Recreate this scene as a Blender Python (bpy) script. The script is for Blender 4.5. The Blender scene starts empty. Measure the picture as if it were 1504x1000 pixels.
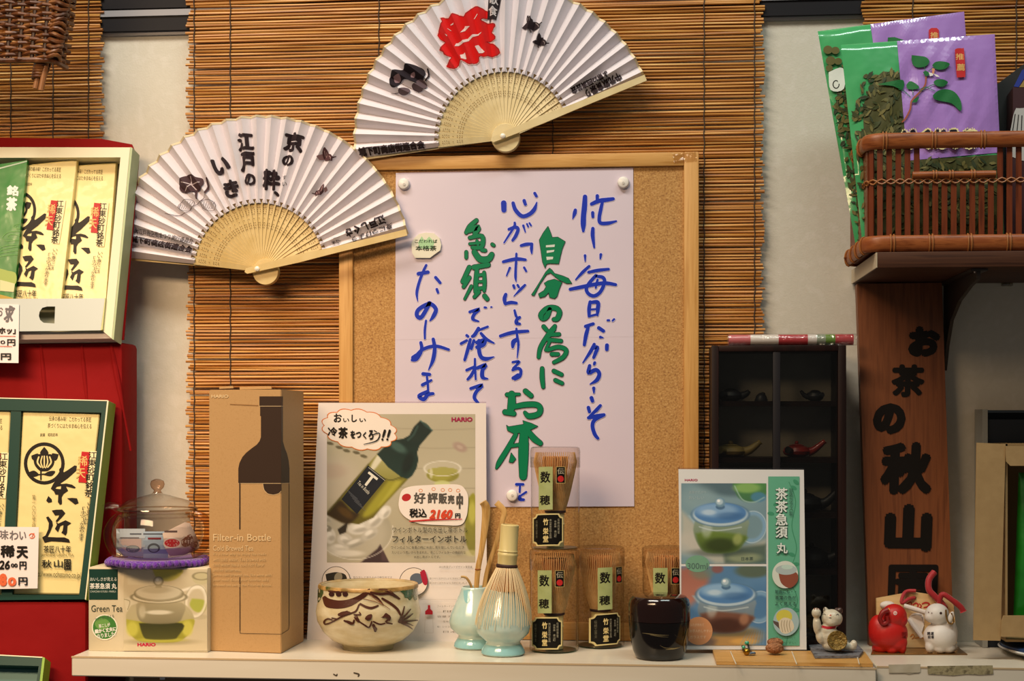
import bpy, bmesh, math, random
from math import sin, cos, pi, radians, atan2, sqrt, hypot
from mathutils import Vector, Matrix
from mathutils.geometry import tessellate_polygon
random.seed(7)
SC = bpy.context.scene
COL = SC.collection
# ------------------------------------------------------------------ camera (photo frame 1504 x 1000)
F = 2200.0; CX = 752.0; HY = 615.0
PSI = math.atan(198.0 / F)
CAM = Vector((0, -1.85, 1.30))
RGT = Vector((cos(PSI), sin(PSI), 0)); FWD = Vector((-sin(PSI), cos(PSI), 0)); UP = Vector((0, 0, 1))
cd = bpy.data.cameras.new('camera'); cam = bpy.data.objects.new('camera', cd); COL.objects.link(cam)
cam.location = CAM; cam.rotation_euler = (pi / 2, 0, PSI)
cd.sensor_width = 36; cd.lens = F / 1504 * 36; cd.shift_y = (HY - 500) / 1504
cd.clip_start = .05
SC.camera = cam
# ------------------------------------------------------------------ light
W = bpy.data.worlds.new('world'); SC.world = W; W.use_nodes = True
W.node_tree.nodes['Background'].inputs[0].default_value = (1.0, .93, .84, 1)
W.node_tree.nodes['Background'].inputs[1].default_value = .1
SC.view_settings.view_transform = 'Standard'; SC.view_settings.look = 'None'
SC.view_settings.exposure = 0.0; SC.view_settings.gamma = 1.0
def area(name, loc, target, sx, sy, power, col):
    l = bpy.data.lights.new(name, 'AREA'); l.shape = 'RECTANGLE'; l.size = sx; l.size_y = sy
    l.energy = power; l.color = col
    o = bpy.data.objects.new(name, l); COL.objects.link(o); o.location = loc
    o.rotation_euler = (Vector(target) - Vector(loc)).to_track_quat('-Z', 'Y').to_euler()
    return o
area('ceiling_or_fill_lamp', (-.75, -1.12, 3.1), (-.40, -.05, 1.05), 1.2, .25, 33, (1.0, .89, .75))
area('ceiling_or_fill_lamp', (.65, -.95, 3.1), (.40, -.10, 1.1), 1.0, .2, 11.5, (.87, 1.0, .95))
area('ceiling_or_fill_lamp', (-.88, -1.40, 2.1), (-.60, 0, .97), .9, .25, 4.4, (1.0, .68, .40)).data.spread = radians(70)  # added warm fill, hung low to brighten the lower left; no fixture known there
# ------------------------------------------------------------------ pixels to places
def ray(px, py): return FWD + RGT * ((px - CX) / F) + UP * ((HY - py) / F)
def P(px, py, y):
    d = ray(px, py); return CAM + d * ((y - CAM.y) / d.y)
def PZ(px, py, z):
    d = ray(px, py); return CAM + d * ((z - CAM.z) / d.z)
class Plane:                        # a flat surface: n faces the viewer
    def __init__(s, p, n): s.p = Vector(p); s.n = Vector(n).normalized()
    def at(s, px, py, h=0.0):
        d = ray(px, py); t = (s.p + s.n * h - CAM).dot(s.n) / d.dot(s.n)
        return CAM + d * t
def vplane(y): return Plane((0, y, 0), (0, -1, 0))
def lean(px, pyb, yb, pyt, yt):     # plane through two depths at two image heights, level left to right
    a = P(px, pyb, yb); b = P(px, pyt, yt); v = b - a
    return Plane(a, Vector((0, -v.z, v.y)))
def plane3(a, b, c):
    n = (b - a).cross(c - a)
    if n.y > 0: n = -n
    return Plane(a, n)
class Rev:                          # a turned surface round a vertical axis
    curved = 5.0
    def __init__(s, c, prof): s.c = Vector(c); s.prof = prof
    def r(s, z):
        z -= s.c.z; pr = s.prof
        for (r0, z0), (r1, z1) in zip(pr, pr[1:]):
            if z0 <= z <= z1 and z1 > z0: return r0 + (r1 - r0) * (z - z0) / (z1 - z0)
        return pr[0][0] if z < pr[0][1] else pr[-1][0]
    def at(s, px, py, h=0.0):
        d = ray(px, py); t0 = (s.c - CAM).dot(FWD)
        lo, hi = t0 - .12, t0
        f = lambda t: hypot(CAM.x + d.x * t - s.c.x, CAM.y + d.y * t - s.c.y) - s.r(CAM.z + d.z * t) - h
        n = 40; prev = lo
        for i in range(1, n + 1):
            t = lo + (hi - lo) * i / n
            if f(t) <= 0:
                a, b = prev, t
                for _ in range(25):
                    m = (a + b) / 2
                    if f(m) > 0: a = m
                    else: b = m
                return CAM + d * b
            prev = t
        return CAM + d * hi
# ------------------------------------------------------------------ materials
def lin(h):
    h = h.lstrip('#'); o = []
    for i in (0, 2, 4):
        c = int(h[i:i + 2], 16) / 255; o.append(c / 12.92 if c <= .04045 else ((c + .055) / 1.055) ** 2.4)
    return (*o, 1)
MATS = {}
def mat(name, hexc, rough=.55, metal=0, coat=0, spec=.5, bump=0, bscale=200, var=None, vscale=(10, 10, 10), vr=(.35, .65), detail=4, trans=0, coatr=.08, sheen=0, bdist=.002):
    if name in MATS: return MATS[name]
    m = bpy.data.materials.new(name); m.use_nodes = True; MATS[name] = m
    nt = m.node_tree; b = nt.nodes['Principled BSDF']
    b.inputs['Base Color'].default_value = lin(hexc); b.inputs['Roughness'].default_value = rough
    b.inputs['Metallic'].default_value = metal; b.inputs['Specular IOR Level'].default_value = spec
    b.inputs['Coat Weight'].default_value = coat; b.inputs['Coat Roughness'].default_value = coatr
    b.inputs['Transmission Weight'].default_value = trans
    if sheen: b.inputs['Sheen Weight'].default_value = sheen
    tc = nt.nodes.new('ShaderNodeTexCoord')
    if var:
        mp = nt.nodes.new('ShaderNodeMapping'); mp.inputs['Scale'].default_value = vscale
        nt.links.new(tc.outputs['Object'], mp.inputs['Vector'])
        nz = nt.nodes.new('ShaderNodeTexNoise'); nz.inputs['Scale'].default_value = 1; nz.inputs['Detail'].default_value = detail
        nt.links.new(mp.outputs[0], nz.inputs['Vector'])
        rp = nt.nodes.new('ShaderNodeValToRGB'); cr = rp.color_ramp
        cols = [hexc] + (var if isinstance(var, list) else [var])
        while len(cr.elements) < len(cols): cr.elements.new(.5)
        for i, c in enumerate(cols):
            cr.elements[i].position = vr[0] + (vr[1] - vr[0]) * i / (len(cols) - 1); cr.elements[i].color = lin(c)
        nt.links.new(nz.outputs['Fac'], rp.inputs[0]); nt.links.new(rp.outputs[0], b.inputs['Base Color'])
    if bump:
        n2 = nt.nodes.new('ShaderNodeTexNoise'); n2.inputs['Scale'].default_value = bscale; n2.inputs['Detail'].default_value = 3
        nt.links.new(tc.outputs['Object'], n2.inputs['Vector'])
        bp = nt.nodes.new('ShaderNodeBump'); bp.inputs['Strength'].default_value = bump; bp.inputs['Distance'].default_value = bdist
        nt.links.new(n2.outputs['Fac'], bp.inputs['Height']); nt.links.new(bp.outputs[0], b.inputs['Normal'])
        if coat: nt.links.new(bp.outputs[0], b.inputs['Coat Normal'])
    return m
def clear(name, tint='#ffffff', ior=1.45, rough=.03, boost=1.0, bump=0, bscale=30, edge=1.0):     # thin clear plastic or blown glass
    if name in MATS: return MATS[name]
    m = bpy.data.materials.new(name); m.use_nodes = True; MATS[name] = m
    nt = m.node_tree; nt.nodes.clear()
    out = nt.nodes.new('ShaderNodeOutputMaterial'); mx = nt.nodes.new('ShaderNodeMixShader')
    tr = nt.nodes.new('ShaderNodeBsdfTransparent'); tr.inputs[0].default_value = lin(tint)
    gl = nt.nodes.new('ShaderNodeBsdfGlossy'); gl.inputs['Roughness'].default_value = rough
    fr = nt.nodes.new('ShaderNodeLayerWeight'); fr.inputs[0].default_value = .5     # facing 0 at head-on, 1 at grazing
    pw = nt.nodes.new('ShaderNodeMath'); pw.operation = 'POWER'; pw.inputs[1].default_value = 4.0
    mu = nt.nodes.new('ShaderNodeMath'); mu.operation = 'MULTIPLY_ADD'; f0 = ((ior - 1) / (ior + 1)) ** 2 * boost
    mu.inputs[1].default_value = min(.9, .55 * boost); mu.inputs[2].default_value = f0; mu.use_clamp = True
    if edge < 1:                     # thick rims swallow more light where the wall is seen edge-on
        e3 = nt.nodes.new('ShaderNodeMath'); e3.operation = 'POWER'; e3.inputs[1].default_value = 3.0; nt.links.new(fr.outputs['Facing'], e3.inputs[0])
        cm = nt.nodes.new('ShaderNodeMixRGB'); c0 = lin(tint); cm.inputs[1].default_value = c0; cm.inputs[2].default_value = (c0[0] * edge, c0[1] * edge, c0[2] * edge, 1)
        nt.links.new(e3.outputs[0], cm.inputs[0]); nt.links.new(cm.outputs[0], tr.inputs[0])
    nt.links.new(fr.outputs['Facing'], pw.inputs[0]); nt.links.new(pw.outputs[0], mu.inputs[0]); nt.links.new(mu.outputs[0], mx.inputs[0])
    nt.links.new(tr.outputs[0], mx.inputs[1]); nt.links.new(gl.outputs[0], mx.inputs[2]); nt.links.new(mx.outputs[0], out.inputs[0])
    if bump:
        tc = nt.nodes.new('ShaderNodeTexCoord'); n2 = nt.nodes.new('ShaderNodeTexNoise'); n2.inputs['Scale'].default_value = bscale
        nt.links.new(tc.outputs['Object'], n2.inputs['Vector']); bp = nt.nodes.new('ShaderNodeBump')
        bp.inputs['Strength'].default_value = bump; bp.inputs['Distance'].default_value = .004
        nt.links.new(n2.outputs['Fac'], bp.inputs['Height'])
        nt.links.new(bp.outputs[0], gl.inputs['Normal'])
    return m
def ink(h, rough=.6): return mat('ink_' + h.lstrip('#'), h, rough, spec=.22)
# ------------------------------------------------------------------ text outlines
TXT = {}
def glyphs(s):
    k = s
    if k in TXT: return TXT[k]
    c = bpy.data.curves.new('t', 'FONT'); c.body = s; c.size = 1; c.resolution_u = 3; c.dimensions = '2D'; c.fill_mode = 'BOTH'
    o = bpy.data.objects.new('t', c); COL.objects.link(o)
    dg = bpy.context.evaluated_depsgraph_get()
    me = o.evaluated_get(dg).to_mesh()
    vs = [(v.co.x, v.co.y) for v in me.vertices]; fs = [tuple(p.vertices) for p in me.polygons]
    o.evaluated_get(dg).to_mesh_clear()
    bpy.data.objects.remove(o); bpy.data.curves.remove(c)
    if not vs: vs = [(0, 0), (1, 0), (1, 1)]; fs = []
    xs = [v[0] for v in vs]; ys = [v[1] for v in vs]
    TXT[k] = (vs, fs, (min(xs), min(ys), max(xs), max(ys)))
    return TXT[k]
# ------------------------------------------------------------------ mesh building
def catmull(pts, n=5):
    if len(pts) < 3: return [tuple(p) for p in pts]
    o = []; q = [pts[0]] + list(pts) + [pts[-1]]
    for i in range(1, len(q) - 2):
        for k in range(n):
            t = k / n; a, b, c, d = q[i - 1:i + 3]
            o.append(tuple(.5 * (2 * b[j] + (c[j] - a[j]) * t + (2 * a[j] - 5 * b[j] + 4 * c[j] - d[j]) * t * t + (3 * b[j] - a[j] - 3 * c[j] + d[j]) * t ** 3) for j in range(len(b))))
    o.append(tuple(pts[-1])); return o
def root_loc(o):
    l = Vector((0, 0, 0))
    while o: l += Vector(o.location); o = o.parent
    return l
class MB:
    def __init__(s): s.v = []; s.f = []; s.p = []
    def add(s, vs, fs):
        n = len(s.v); s.p.append((n, len(s.f), len(vs), len(fs))); s.v += [Vector(v) for v in vs]; s.f += [tuple(i + n for i in f) for f in fs]; return s
    def clusters(s):                 # marks that stand well apart become parts of their own
        k = len(s.p)
        if k < 2 or k > 420: return [s]
        B = []
        for v0, f0, nv, nf in s.p:
            q = s.v[v0:v0 + nv]; lo = [min(p[i] for p in q) for i in range(3)]; hi = [max(p[i] for p in q) for i in range(3)]; B.append((lo, hi, max(hi[i] - lo[i] for i in range(3))))
        par = list(range(k))
        def find(i):
            while par[i] != i: par[i] = par[par[i]]; i = par[i]
            return i
        for i in range(k):
            for j in range(i):
                g = [max(0, B[i][0][t] - B[j][1][t], B[j][0][t] - B[i][1][t]) for t in range(3)]
                if sqrt(g[0] ** 2 + g[1] ** 2 + g[2] ** 2) <= max(.0195, .3 * max(B[i][2], B[j][2])): par[find(i)] = find(j)
        G = {}
        for i in range(k): G.setdefault(find(i), []).append(i)
        if len(G) < 2: return [s]
        out = []
        for ids in G.values():
            o = MB()
            for i in ids:
                v0, f0, nv, nf = s.p[i]; o.add(s.v[v0:v0 + nv], [tuple(t - v0 for t in f) for f in s.f[f0:f0 + nf]])
            out.append(o)
        return out
    def quad(s, a, b, c, d): return s.add([a, b, c, d], [(0, 1, 2, 3)])
    def box(s, lo, hi, bev=0.0, rot=0.0, segs=2):
        lo = Vector(lo); hi = Vector(hi); c = (lo + hi) / 2; d = hi - lo
        bm = bmesh.new(); bmesh.ops.create_cube(bm, size=1)
        for v in bm.verts: v.co = Vector((v.co.x * d.x, v.co.y * d.y, v.co.z * d.z))
        if bev: bmesh.ops.bevel(bm, geom=bm.edges[:], offset=bev, segments=segs, affect='EDGES', profile=.5)
        if rot: bmesh.ops.rotate(bm, verts=bm.verts, matrix=Matrix.Rotation(rot, 3, 'Z'))
        bm.verts.index_update()
        s.add([v.co + c for v in bm.verts], [[v.index for v in f.verts] for f in bm.faces]); bm.free(); return s
    def prism(s, pts, off):          # polygon of 3d points pushed along the vector off
        off = Vector(off); pts = [Vector(p) for p in pts]; n = len(pts)
        tr = tessellate_polygon([pts])
        s.add(pts + [p + off for p in pts],
              [t for t in tr] + [tuple(i + n for i in reversed(t)) for t in tr] + [(i, (i + 1) % n, (i + 1) % n + n, i + n) for i in range(n)]); return s
    def slab(s, pl, px, h0, h1):     # prism on a plane from image points
        return s.prism([pl.at(x, y, h0) for x, y in px], pl.n * (h1 - h0))
    def tube(s, path, r, seg=8, caps=True, flat=1.0, upv=None):
        path = [Vector(p) for p in path]; n = len(path); base = len(s.v); prev = None
        for i, p in enumerate(path):
            d = (path[min(i + 1, n - 1)] - path[max(i - 1, 0)])
            if d.length < 1e-9: d = Vector((0, 0, 1))
            d.normalize()
            if prev is None:
                a = Vector(upv) if upv else (Vector((0, 0, 1)) if abs(d.z) < .9 else Vector((1, 0, 0)))
                a = (a - d * a.dot(d)).normalized()
            else:
                a = prev - d * prev.dot(d)
                a = a.normalized() if a.length > 1e-6 else d.orthogonal().normalized()
            prev = a; b = d.cross(a); ri = r[i] if isinstance(r, (list, tuple)) else r
            for k in range(seg):
                t = 2 * pi * k / seg; s.v.append(p + a * (cos(t) * ri) + b * (sin(t) * ri * flat))
        for i in range(n - 1):
            for k in range(seg):
                k2 = (k + 1) % seg
                s.f.append((base + i * seg + k, base + i * seg + k2, base + (i + 1) * seg + k2, base + (i + 1) * seg + k))
        if caps:
            s.f.append(tuple(base + k for k in reversed(range(seg)))); s.f.append(tuple(base + (n - 1) * seg + k for k in range(seg)))
        return s
    def lathe(s, c, prof, seg=40, sx=1.0, sy=1.0, axis=None, caps='bt'):
        c = Vector(c); base = len(s.v); n = len(prof)
        q = Vector((0, 0, 1)).rotation_difference(Vector(axis)) if axis else None
        for r, z in prof:
            for k in range(seg):
                t = 2 * pi * k / seg; v = Vector((cos(t) * r * sx, sin(t) * r * sy, z))
                s.v.append(c + (q @ v if q else v))
        for i in range(n - 1):
            for k in range(seg):
                k2 = (k + 1) % seg
                s.f.append((base + i * seg + k, base + i * seg + k2, base + (i + 1) * seg + k2, base + (i + 1) * seg + k))
        if prof[0][0] > 1e-6 and 'b' in caps: s.f.append(tuple(base + k for k in reversed(range(seg))))
        if prof[-1][0] > 1e-6 and 't' in caps: s.f.append(tuple(base + (n - 1) * seg + k for k in range(seg)))
        return s
    def ball(s, c, rx, ry=None, rz=None, seg=16, rings=10, rot=None):
        ry = ry or rx; rz = rz or rx; c = Vector(c)
        bm = bmesh.new(); bmesh.ops.create_uvsphere(bm, u_segments=seg, v_segments=rings, radius=1)
        bm.verts.index_update(); vs = []
        for v in bm.verts:
            w = Vector((v.co.x * rx, v.co.y * ry, v.co.z * rz))
            if rot: w = rot @ w
            vs.append(c + w)
        s.add(vs, [[v.index for v in f.verts] for f in bm.faces]); bm.free(); return s
    def build(s, name, m, parent=None, smooth=True, sharp=35, tags=None):
        me = bpy.data.meshes.new(name); off = root_loc(parent) if parent else Vector((0, 0, 0))
        me.from_pydata([tuple(v - off) for v in s.v], [], s.f); me.validate(); me.update()
        if smooth and s.f:
            bm = bmesh.new(); bm.from_mesh(me); bmesh.ops.remove_doubles(bm, verts=bm.verts, dist=1e-7)
            bmesh.ops.recalc_face_normals(bm, faces=bm.faces); bm.to_mesh(me); bm.free()
            me.polygons.foreach_set('use_smooth', [True] * len(me.polygons)); me.set_sharp_from_angle(angle=radians(sharp))
        me.materials.append(m)
        o = bpy.data.objects.new(name, me); COL.objects.link(o)
        if parent: o.parent = parent
        if tags:
            for k, v in tags.items(): o[k] = v
        return o
def thing(name, label, cat, loc=(0, 0, 0), group=None):
    o = bpy.data.objects.new(name, None); COL.objects.link(o); o.location = loc; o.empty_display_size = .02
    o['label'] = label; o['category'] = cat
    if group: o['group'] = group
    return o
def T1(label, cat, group=None):
    d = {'label': label, 'category': cat}
    if group: d['group'] = group
    return d
STR = {'kind': 'structure'}
def dup(o, loc=None, rz=None, label=None, parent=None):
    c = o.copy(); COL.objects.link(c)
    if parent: c.parent = parent
    if loc is not None: c.location = loc
    if rz is not None: c.rotation_euler = (0, 0, rz)
    if label: c['label'] = label
    for ch in list(o.children): dup(ch, parent=c)
    return c
# ------------------------------------------------------------------ printing on surfaces
class Print:
    def __init__(s, surf, parent, h=.0003, step=2.5e-5, conform=None):
        s.surf = surf; s.par = parent; s.b = {}; s.h = h; s.step = step; s.T = lambda x, y: (x, y); s.conform = conform
    def crop(s, ox, oy, sc): s.T = lambda x, y: (ox + x / sc, oy + y / sc); return s
    def aff(s, f): s.T = f; return s
    def mb(s, nm, m): return s.b.setdefault((nm, m), MB())
    def up(s): s.h += s.step; return s.h
    def w(s, x, y, h): return s.surf.at(*s.T(x, y), h)
    def poly(s, nm, m, pts, smooth=False):
        if isinstance(pts, str): pts = [tuple(map(float, q.split(','))) for q in pts.split()]
        if smooth: pts = catmull(list(pts) + [pts[0]], 4)[:-1]
        h = s.up(); pts = [tuple(p) for p in pts]; tr = tessellate_polygon([[Vector((x, y, 0)) for x, y in pts]])
        if getattr(s.surf, 'curved', False):
            o = s.T(0, 0); e = s.T(1, 0); lim = s.surf.curved / max(1e-6, abs(e[0] - o[0])); tr = list(tr); k = 0
            while k < len(tr):
                i = tr[k]; L = [hypot(pts[i[q]][0] - pts[i[(q + 1) % 3]][0], pts[i[q]][1] - pts[i[(q + 1) % 3]][1]) for q in range(3)]
                q = L.index(max(L))
                if L[q] > lim and len(tr) < 6000:
                    a, b, c = i[q], i[(q + 1) % 3], i[(q + 2) % 3]; pts.append(((pts[a][0] + pts[b][0]) / 2, (pts[a][1] + pts[b][1]) / 2)); n = len(pts) - 1
                    tr[k] = (a, n, c); tr.append((n, b, c))
                else: k += 1
        s.mb(nm, m).add([s.w(x, y, h) for x, y in pts], tr)
    def rect(s, nm, m, x0, y0, x1, y1, nx=1, ny=1):
        h = s.up(); v = []; f = []
        for j in range(ny + 1):
            for i in range(nx + 1): v.append(s.w(x0 + (x1 - x0) * i / nx, y0 + (y1 - y0) * j / ny, h))
        for j in range(ny):
            for i in range(nx): a = j * (nx + 1) + i; f.append((a, a + 1, a + nx + 2, a + nx + 1))
        s.mb(nm, m).add(v, f)
    def ell(s, nm, m, cx, cy, rx, ry=None, rot=0, a0=0, a1=360):
        ry = ry or rx; n = 36; c, q = cos(radians(rot)), sin(radians(rot)); pts = []
        for i in range(n):
            t = radians(a0 + (a1 - a0) * i / (n if a1 - a0 == 360 else n - 1)); x, y = cos(t) * rx, sin(t) * ry
            pts.append((cx + x * c - y * q, cy + x * q + y * c))
        s.poly(nm, m, pts)
    def ring(s, nm, m, cx, cy, rx, ry, wd, a0=0, a1=360, rot=0):
        n = 40; h = s.up(); v = []; f = []; c, q = cos(radians(rot)), sin(radians(rot))
        for i in range(n + 1):
            t = radians(a0 + (a1 - a0) * i / n)
            for k in (-.5, .5):
                x, y = cos(t) * (rx + wd * k), sin(t) * (ry + wd * k); v.append(s.w(cx + x * c - y * q, cy + x * q + y * c, h))
        for i in range(n): f.append((2 * i, 2 * i + 1, 2 * i + 3, 2 * i + 2))
        s.mb(nm, m).add(v, f)
    def text(s, nm, m, st, x0, y0, x1, y1, rot=0, bold=0.0, slant=0.0):
        vs, fs, (a, b, c, d) = glyphs(st); h = s.up()
        cx, cy = (x0 + x1) / 2, (y0 + y1) / 2; cr, sr = cos(radians(rot)), sin(radians(rot)); o = []
        for x, y in vs:
            u = (x - a) / max(c - a, 1e-6); v = (y - b) / max(d - b, 1e-6)
            dx = (u - .5) * (x1 - x0) + slant * (v - .5) * (y1 - y0); dy = (.5 - v) * (y1 - y0)
            o.append(s.w(cx + dx * cr - dy * sr, cy + dx * sr + dy * cr, h))
        ks = [(0, 0)]
        if bold:                     # a broader pen: the same outline laid down in a ring of small shifts
            e = bold * (y1 - y0) / max(d - b, .3)
            ks = [(cos(k * pi / 4) * e, sin(k * pi / 4) * e) for k in (0, 2, 4, 6, 1, 3, 5, 7)]
        if not bold: s.mb(nm, m).add(o, fs); return
        for ex, ey in ks:
            q = []; s.h += 1e-5; h = s.h
            for x, y in vs:
                u = (x - a) / max(c - a, 1e-6); v = (y - b) / max(d - b, 1e-6)
                dx = (u - .5) * (x1 - x0 - 2 * e) + slant * (v - .5) * (y1 - y0) + ex; dy = (.5 - v) * (y1 - y0 - 2 * e) + ey
                q.append(s.w(cx + dx * cr - dy * sr, cy + dx * sr + dy * cr, h))
            s.mb(nm, m).add(q, fs)
    def vtext(s, nm, m, st, x0, y0, x1, y1, bold=0.0, gap=.12, lean=0.0, rot=0):   # stacked characters, lean shifts the column to the left as it falls
        n = len(st); ph = (y1 - y0) / n
        for i, ch in enumerate(st):
            if ch == ' ': continue
            vs, fs, (a, b, c, d) = glyphs(ch); ww, hh = c - a, d - b; k = max(ww, hh, .55)
            sx = (x1 - x0) * ww / k / 2; sy = ph * (1 - gap) * hh / k / 2
            cx = (x0 + x1) / 2 - lean * (i + .5) / n; cy = y0 + ph * (i + .5)
            s.text(nm, m, ch, cx - sx, cy - sy, cx + sx, cy + sy, bold=bold, rot=rot)
    def stroke(s, nm, m, spec, grow=0.0, h=None):
        wd, pts = spec.split(':'); wd = float(wd) + grow; q = []
        raw = [tuple(map(float, p.split(','))) for p in pts.split()]
        for i, p in enumerate(raw):
            k = p[2] if len(p) > 2 else (.85 if i == 0 else 1.0 if i < len(raw) - 1 else .8)
            q.append((p[0], p[1], k * wd + (0 if not grow else grow * (1 - k))))
        s.k = (getattr(s, 'k', 0) + 1) % 40
        q = catmull(q, 5); h = (h + s.k * 4e-6) if h is not None else s.up(); n = len(q); v = []; f = []
        for i, (x, y, ww) in enumerate(q):
            dx = q[min(i + 1, n - 1)][0] - q[max(i - 1, 0)][0]; dy = q[min(i + 1, n - 1)][1] - q[max(i - 1, 0)][1]
            L = hypot(dx, dy) or 1; nx, ny = -dy / L * ww / 2, dx / L * ww / 2
            v += [(x + nx, y + ny), (x - nx, y - ny)]
        for i in range(n - 1): f.append((2 * i, 2 * i + 1, 2 * i + 3, 2 * i + 2))
        for i, sg in ((0, -1), (n - 1, 1)):
            x, y, ww = q[i]; j = 1 if i == 0 else n - 2
            t0 = atan2(y - q[j][1], x - q[j][0]); b = len(v)
            v += [(x + cos(t0 + (k / 6 - .5) * pi) * ww / 2, y + sin(t0 + (k / 6 - .5) * pi) * ww / 2) for k in range(7)]
            f.append(tuple(range(b, b + 7)))
        s.mb(nm, m).add([s.w(x, y, h) for x, y in v], f)
    def line(s, nm, m, x0, y0, x1, y1, wd): s.stroke(nm, m, '%g:%g,%g,1 %g,%g,1' % (wd, x0, y0, x1, y1))
    def flush(s, sub=None):
        out = []
        for (nm, m), b in s.b.items():
            for g in b.clusters():
                if s.conform: g = s.conform(g)
                out.append(g.build(nm, m, (sub or {}).get(nm, s.par), smooth=False))
        s.b = {}; return out

def blend(parts, vox, name, m, parent, smooth=8):      # one continuous skin over overlapping balls: (centre, rx, ry, rz, rotation)
    b = MB()
    for p in parts: b.ball(p[0], p[1], p[2], p[3], 24, 16, p[4] if len(p) > 4 else None)
    me = bpy.data.meshes.new('s'); me.from_pydata([tuple(v) for v in b.v], [], b.f); o = bpy.data.objects.new('s', me); COL.objects.link(o)
    r = o.modifiers.new('r', 'REMESH'); r.mode = 'VOXEL'; r.voxel_size = vox
    q = o.modifiers.new('q', 'SMOOTH'); q.iterations = smooth; q.factor = .5
    dg = bpy.context.evaluated_depsgraph_get(); ev = o.evaluated_get(dg).to_mesh(); n = MB()
    n.add([v.co.copy() for v in ev.vertices], [tuple(p.vertices) for p in ev.polygons]); o.evaluated_get(dg).to_mesh_clear()
    bpy.data.objects.remove(o); return n.build(name, m, parent, sharp=80)
class Skin:                                             # printing on any built mesh: cast the ray at it
    curved = 4.0
    def __init__(s, ob):
        from mathutils.bvhtree import BVHTree
        off = root_loc(ob); me = ob.data
        s.b = BVHTree.FromPolygons([v.co + off for v in me.vertices], [tuple(p.vertices) for p in me.polygons]); s.last = None
    def at(s, px, py, h=0.0):
        d = ray(px, py); hit = s.b.ray_cast(CAM, d.normalized())
        if hit[0] is None:
            q = CAM + d * ((s.last - CAM).dot(FWD)) if s.last else CAM + d * 1.7
            nr = s.b.find_nearest(q); return nr[0] + nr[1] * h
        s.last = hit[0]; return hit[0] - d.normalized() * h
class Pill:                                             # a soft pouch face: a bulging quad given by its image corners
    curved = 7.0
    def __init__(s, pl, c, bulge, wr=0.0, seed=0): s.pl = pl; s.c = c; s.b = bulge; s.wr = wr; s.sd = seed
    def uv(s, px, py):
        (ax, ay), (bx, by), (cx, cy), (dx, dy) = s.c; u = v = .5
        for _ in range(12):
            x = (1 - v) * ((1 - u) * ax + u * bx) + v * ((1 - u) * dx + u * cx); y = (1 - v) * ((1 - u) * ay + u * by) + v * ((1 - u) * dy + u * cy)
            xu = (1 - v) * (bx - ax) + v * (cx - dx); yu = (1 - v) * (by - ay) + v * (cy - dy); xv = (1 - u) * (dx - ax) + u * (cx - bx); yv = (1 - u) * (dy - ay) + u * (cy - by)
            D = xu * yv - xv * yu; ex, ey = px - x, py - y; u += (ex * yv - ey * xv) / D; v += (ey * xu - ex * yu) / D
        return u, v
    def lift(s, u, v):
        from mathutils import noise
        if u <= 0 or u >= 1 or v <= 0 or v >= 1: return 0
        k = (sin(pi * u) ** .6) * (sin(pi * v) ** .6)
        return s.b * k + s.wr * noise.noise(Vector((u * 5 + v * 2.5, v * 4 - u * 2, s.sd))) * min(1, k * 1.5) + .45 * s.wr * noise.noise(Vector((u * 13 + v * 6, v * 9, s.sd + 5))) * min(1, k * 1.5)
    def at(s, px, py, h=0.0):
        u, v = s.uv(px, py); return s.pl.at(px, py, h + s.lift(u, v))
    def mesh(s, nx=26, ny=26, thick=.001):
        (ax, ay), (bx, by), (cx, cy), (dx, dy) = s.c; b = MB(); V = []; f = []
        for back in (0, 1):
            for j in range(ny + 1):
                for i in range(nx + 1):
                    u, v = i / nx, j / ny; x = (1 - v) * ((1 - u) * ax + u * bx) + v * ((1 - u) * dx + u * cx); y = (1 - v) * ((1 - u) * ay + u * by) + v * ((1 - u) * dy + u * cy)
                    V.append(s.pl.at(x, y, s.lift(u, v) if not back else -thick - .6 * s.b * (sin(pi * u) * sin(pi * v)) ** .7))
        n = (nx + 1) * (ny + 1)
        for j in range(ny):
            for i in range(nx):
                a = j * (nx + 1) + i; f.append((a, a + 1, a + nx + 2, a + nx + 1)); f.append((a + n + nx + 1, a + n + nx + 2, a + n + 1, a + n))
        ed = [i for i in range(nx + 1)] + [j * (nx + 1) + nx for j in range(1, ny + 1)] + [ny * (nx + 1) + i for i in range(nx - 1, -1, -1)] + [j * (nx + 1) for j in range(ny - 1, 0, -1)]
        for i in range(len(ed)): p, q = ed[i], ed[(i + 1) % len(ed)]; f.append((p, p + n, q + n, q))
        return b.add(V, f)

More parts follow.
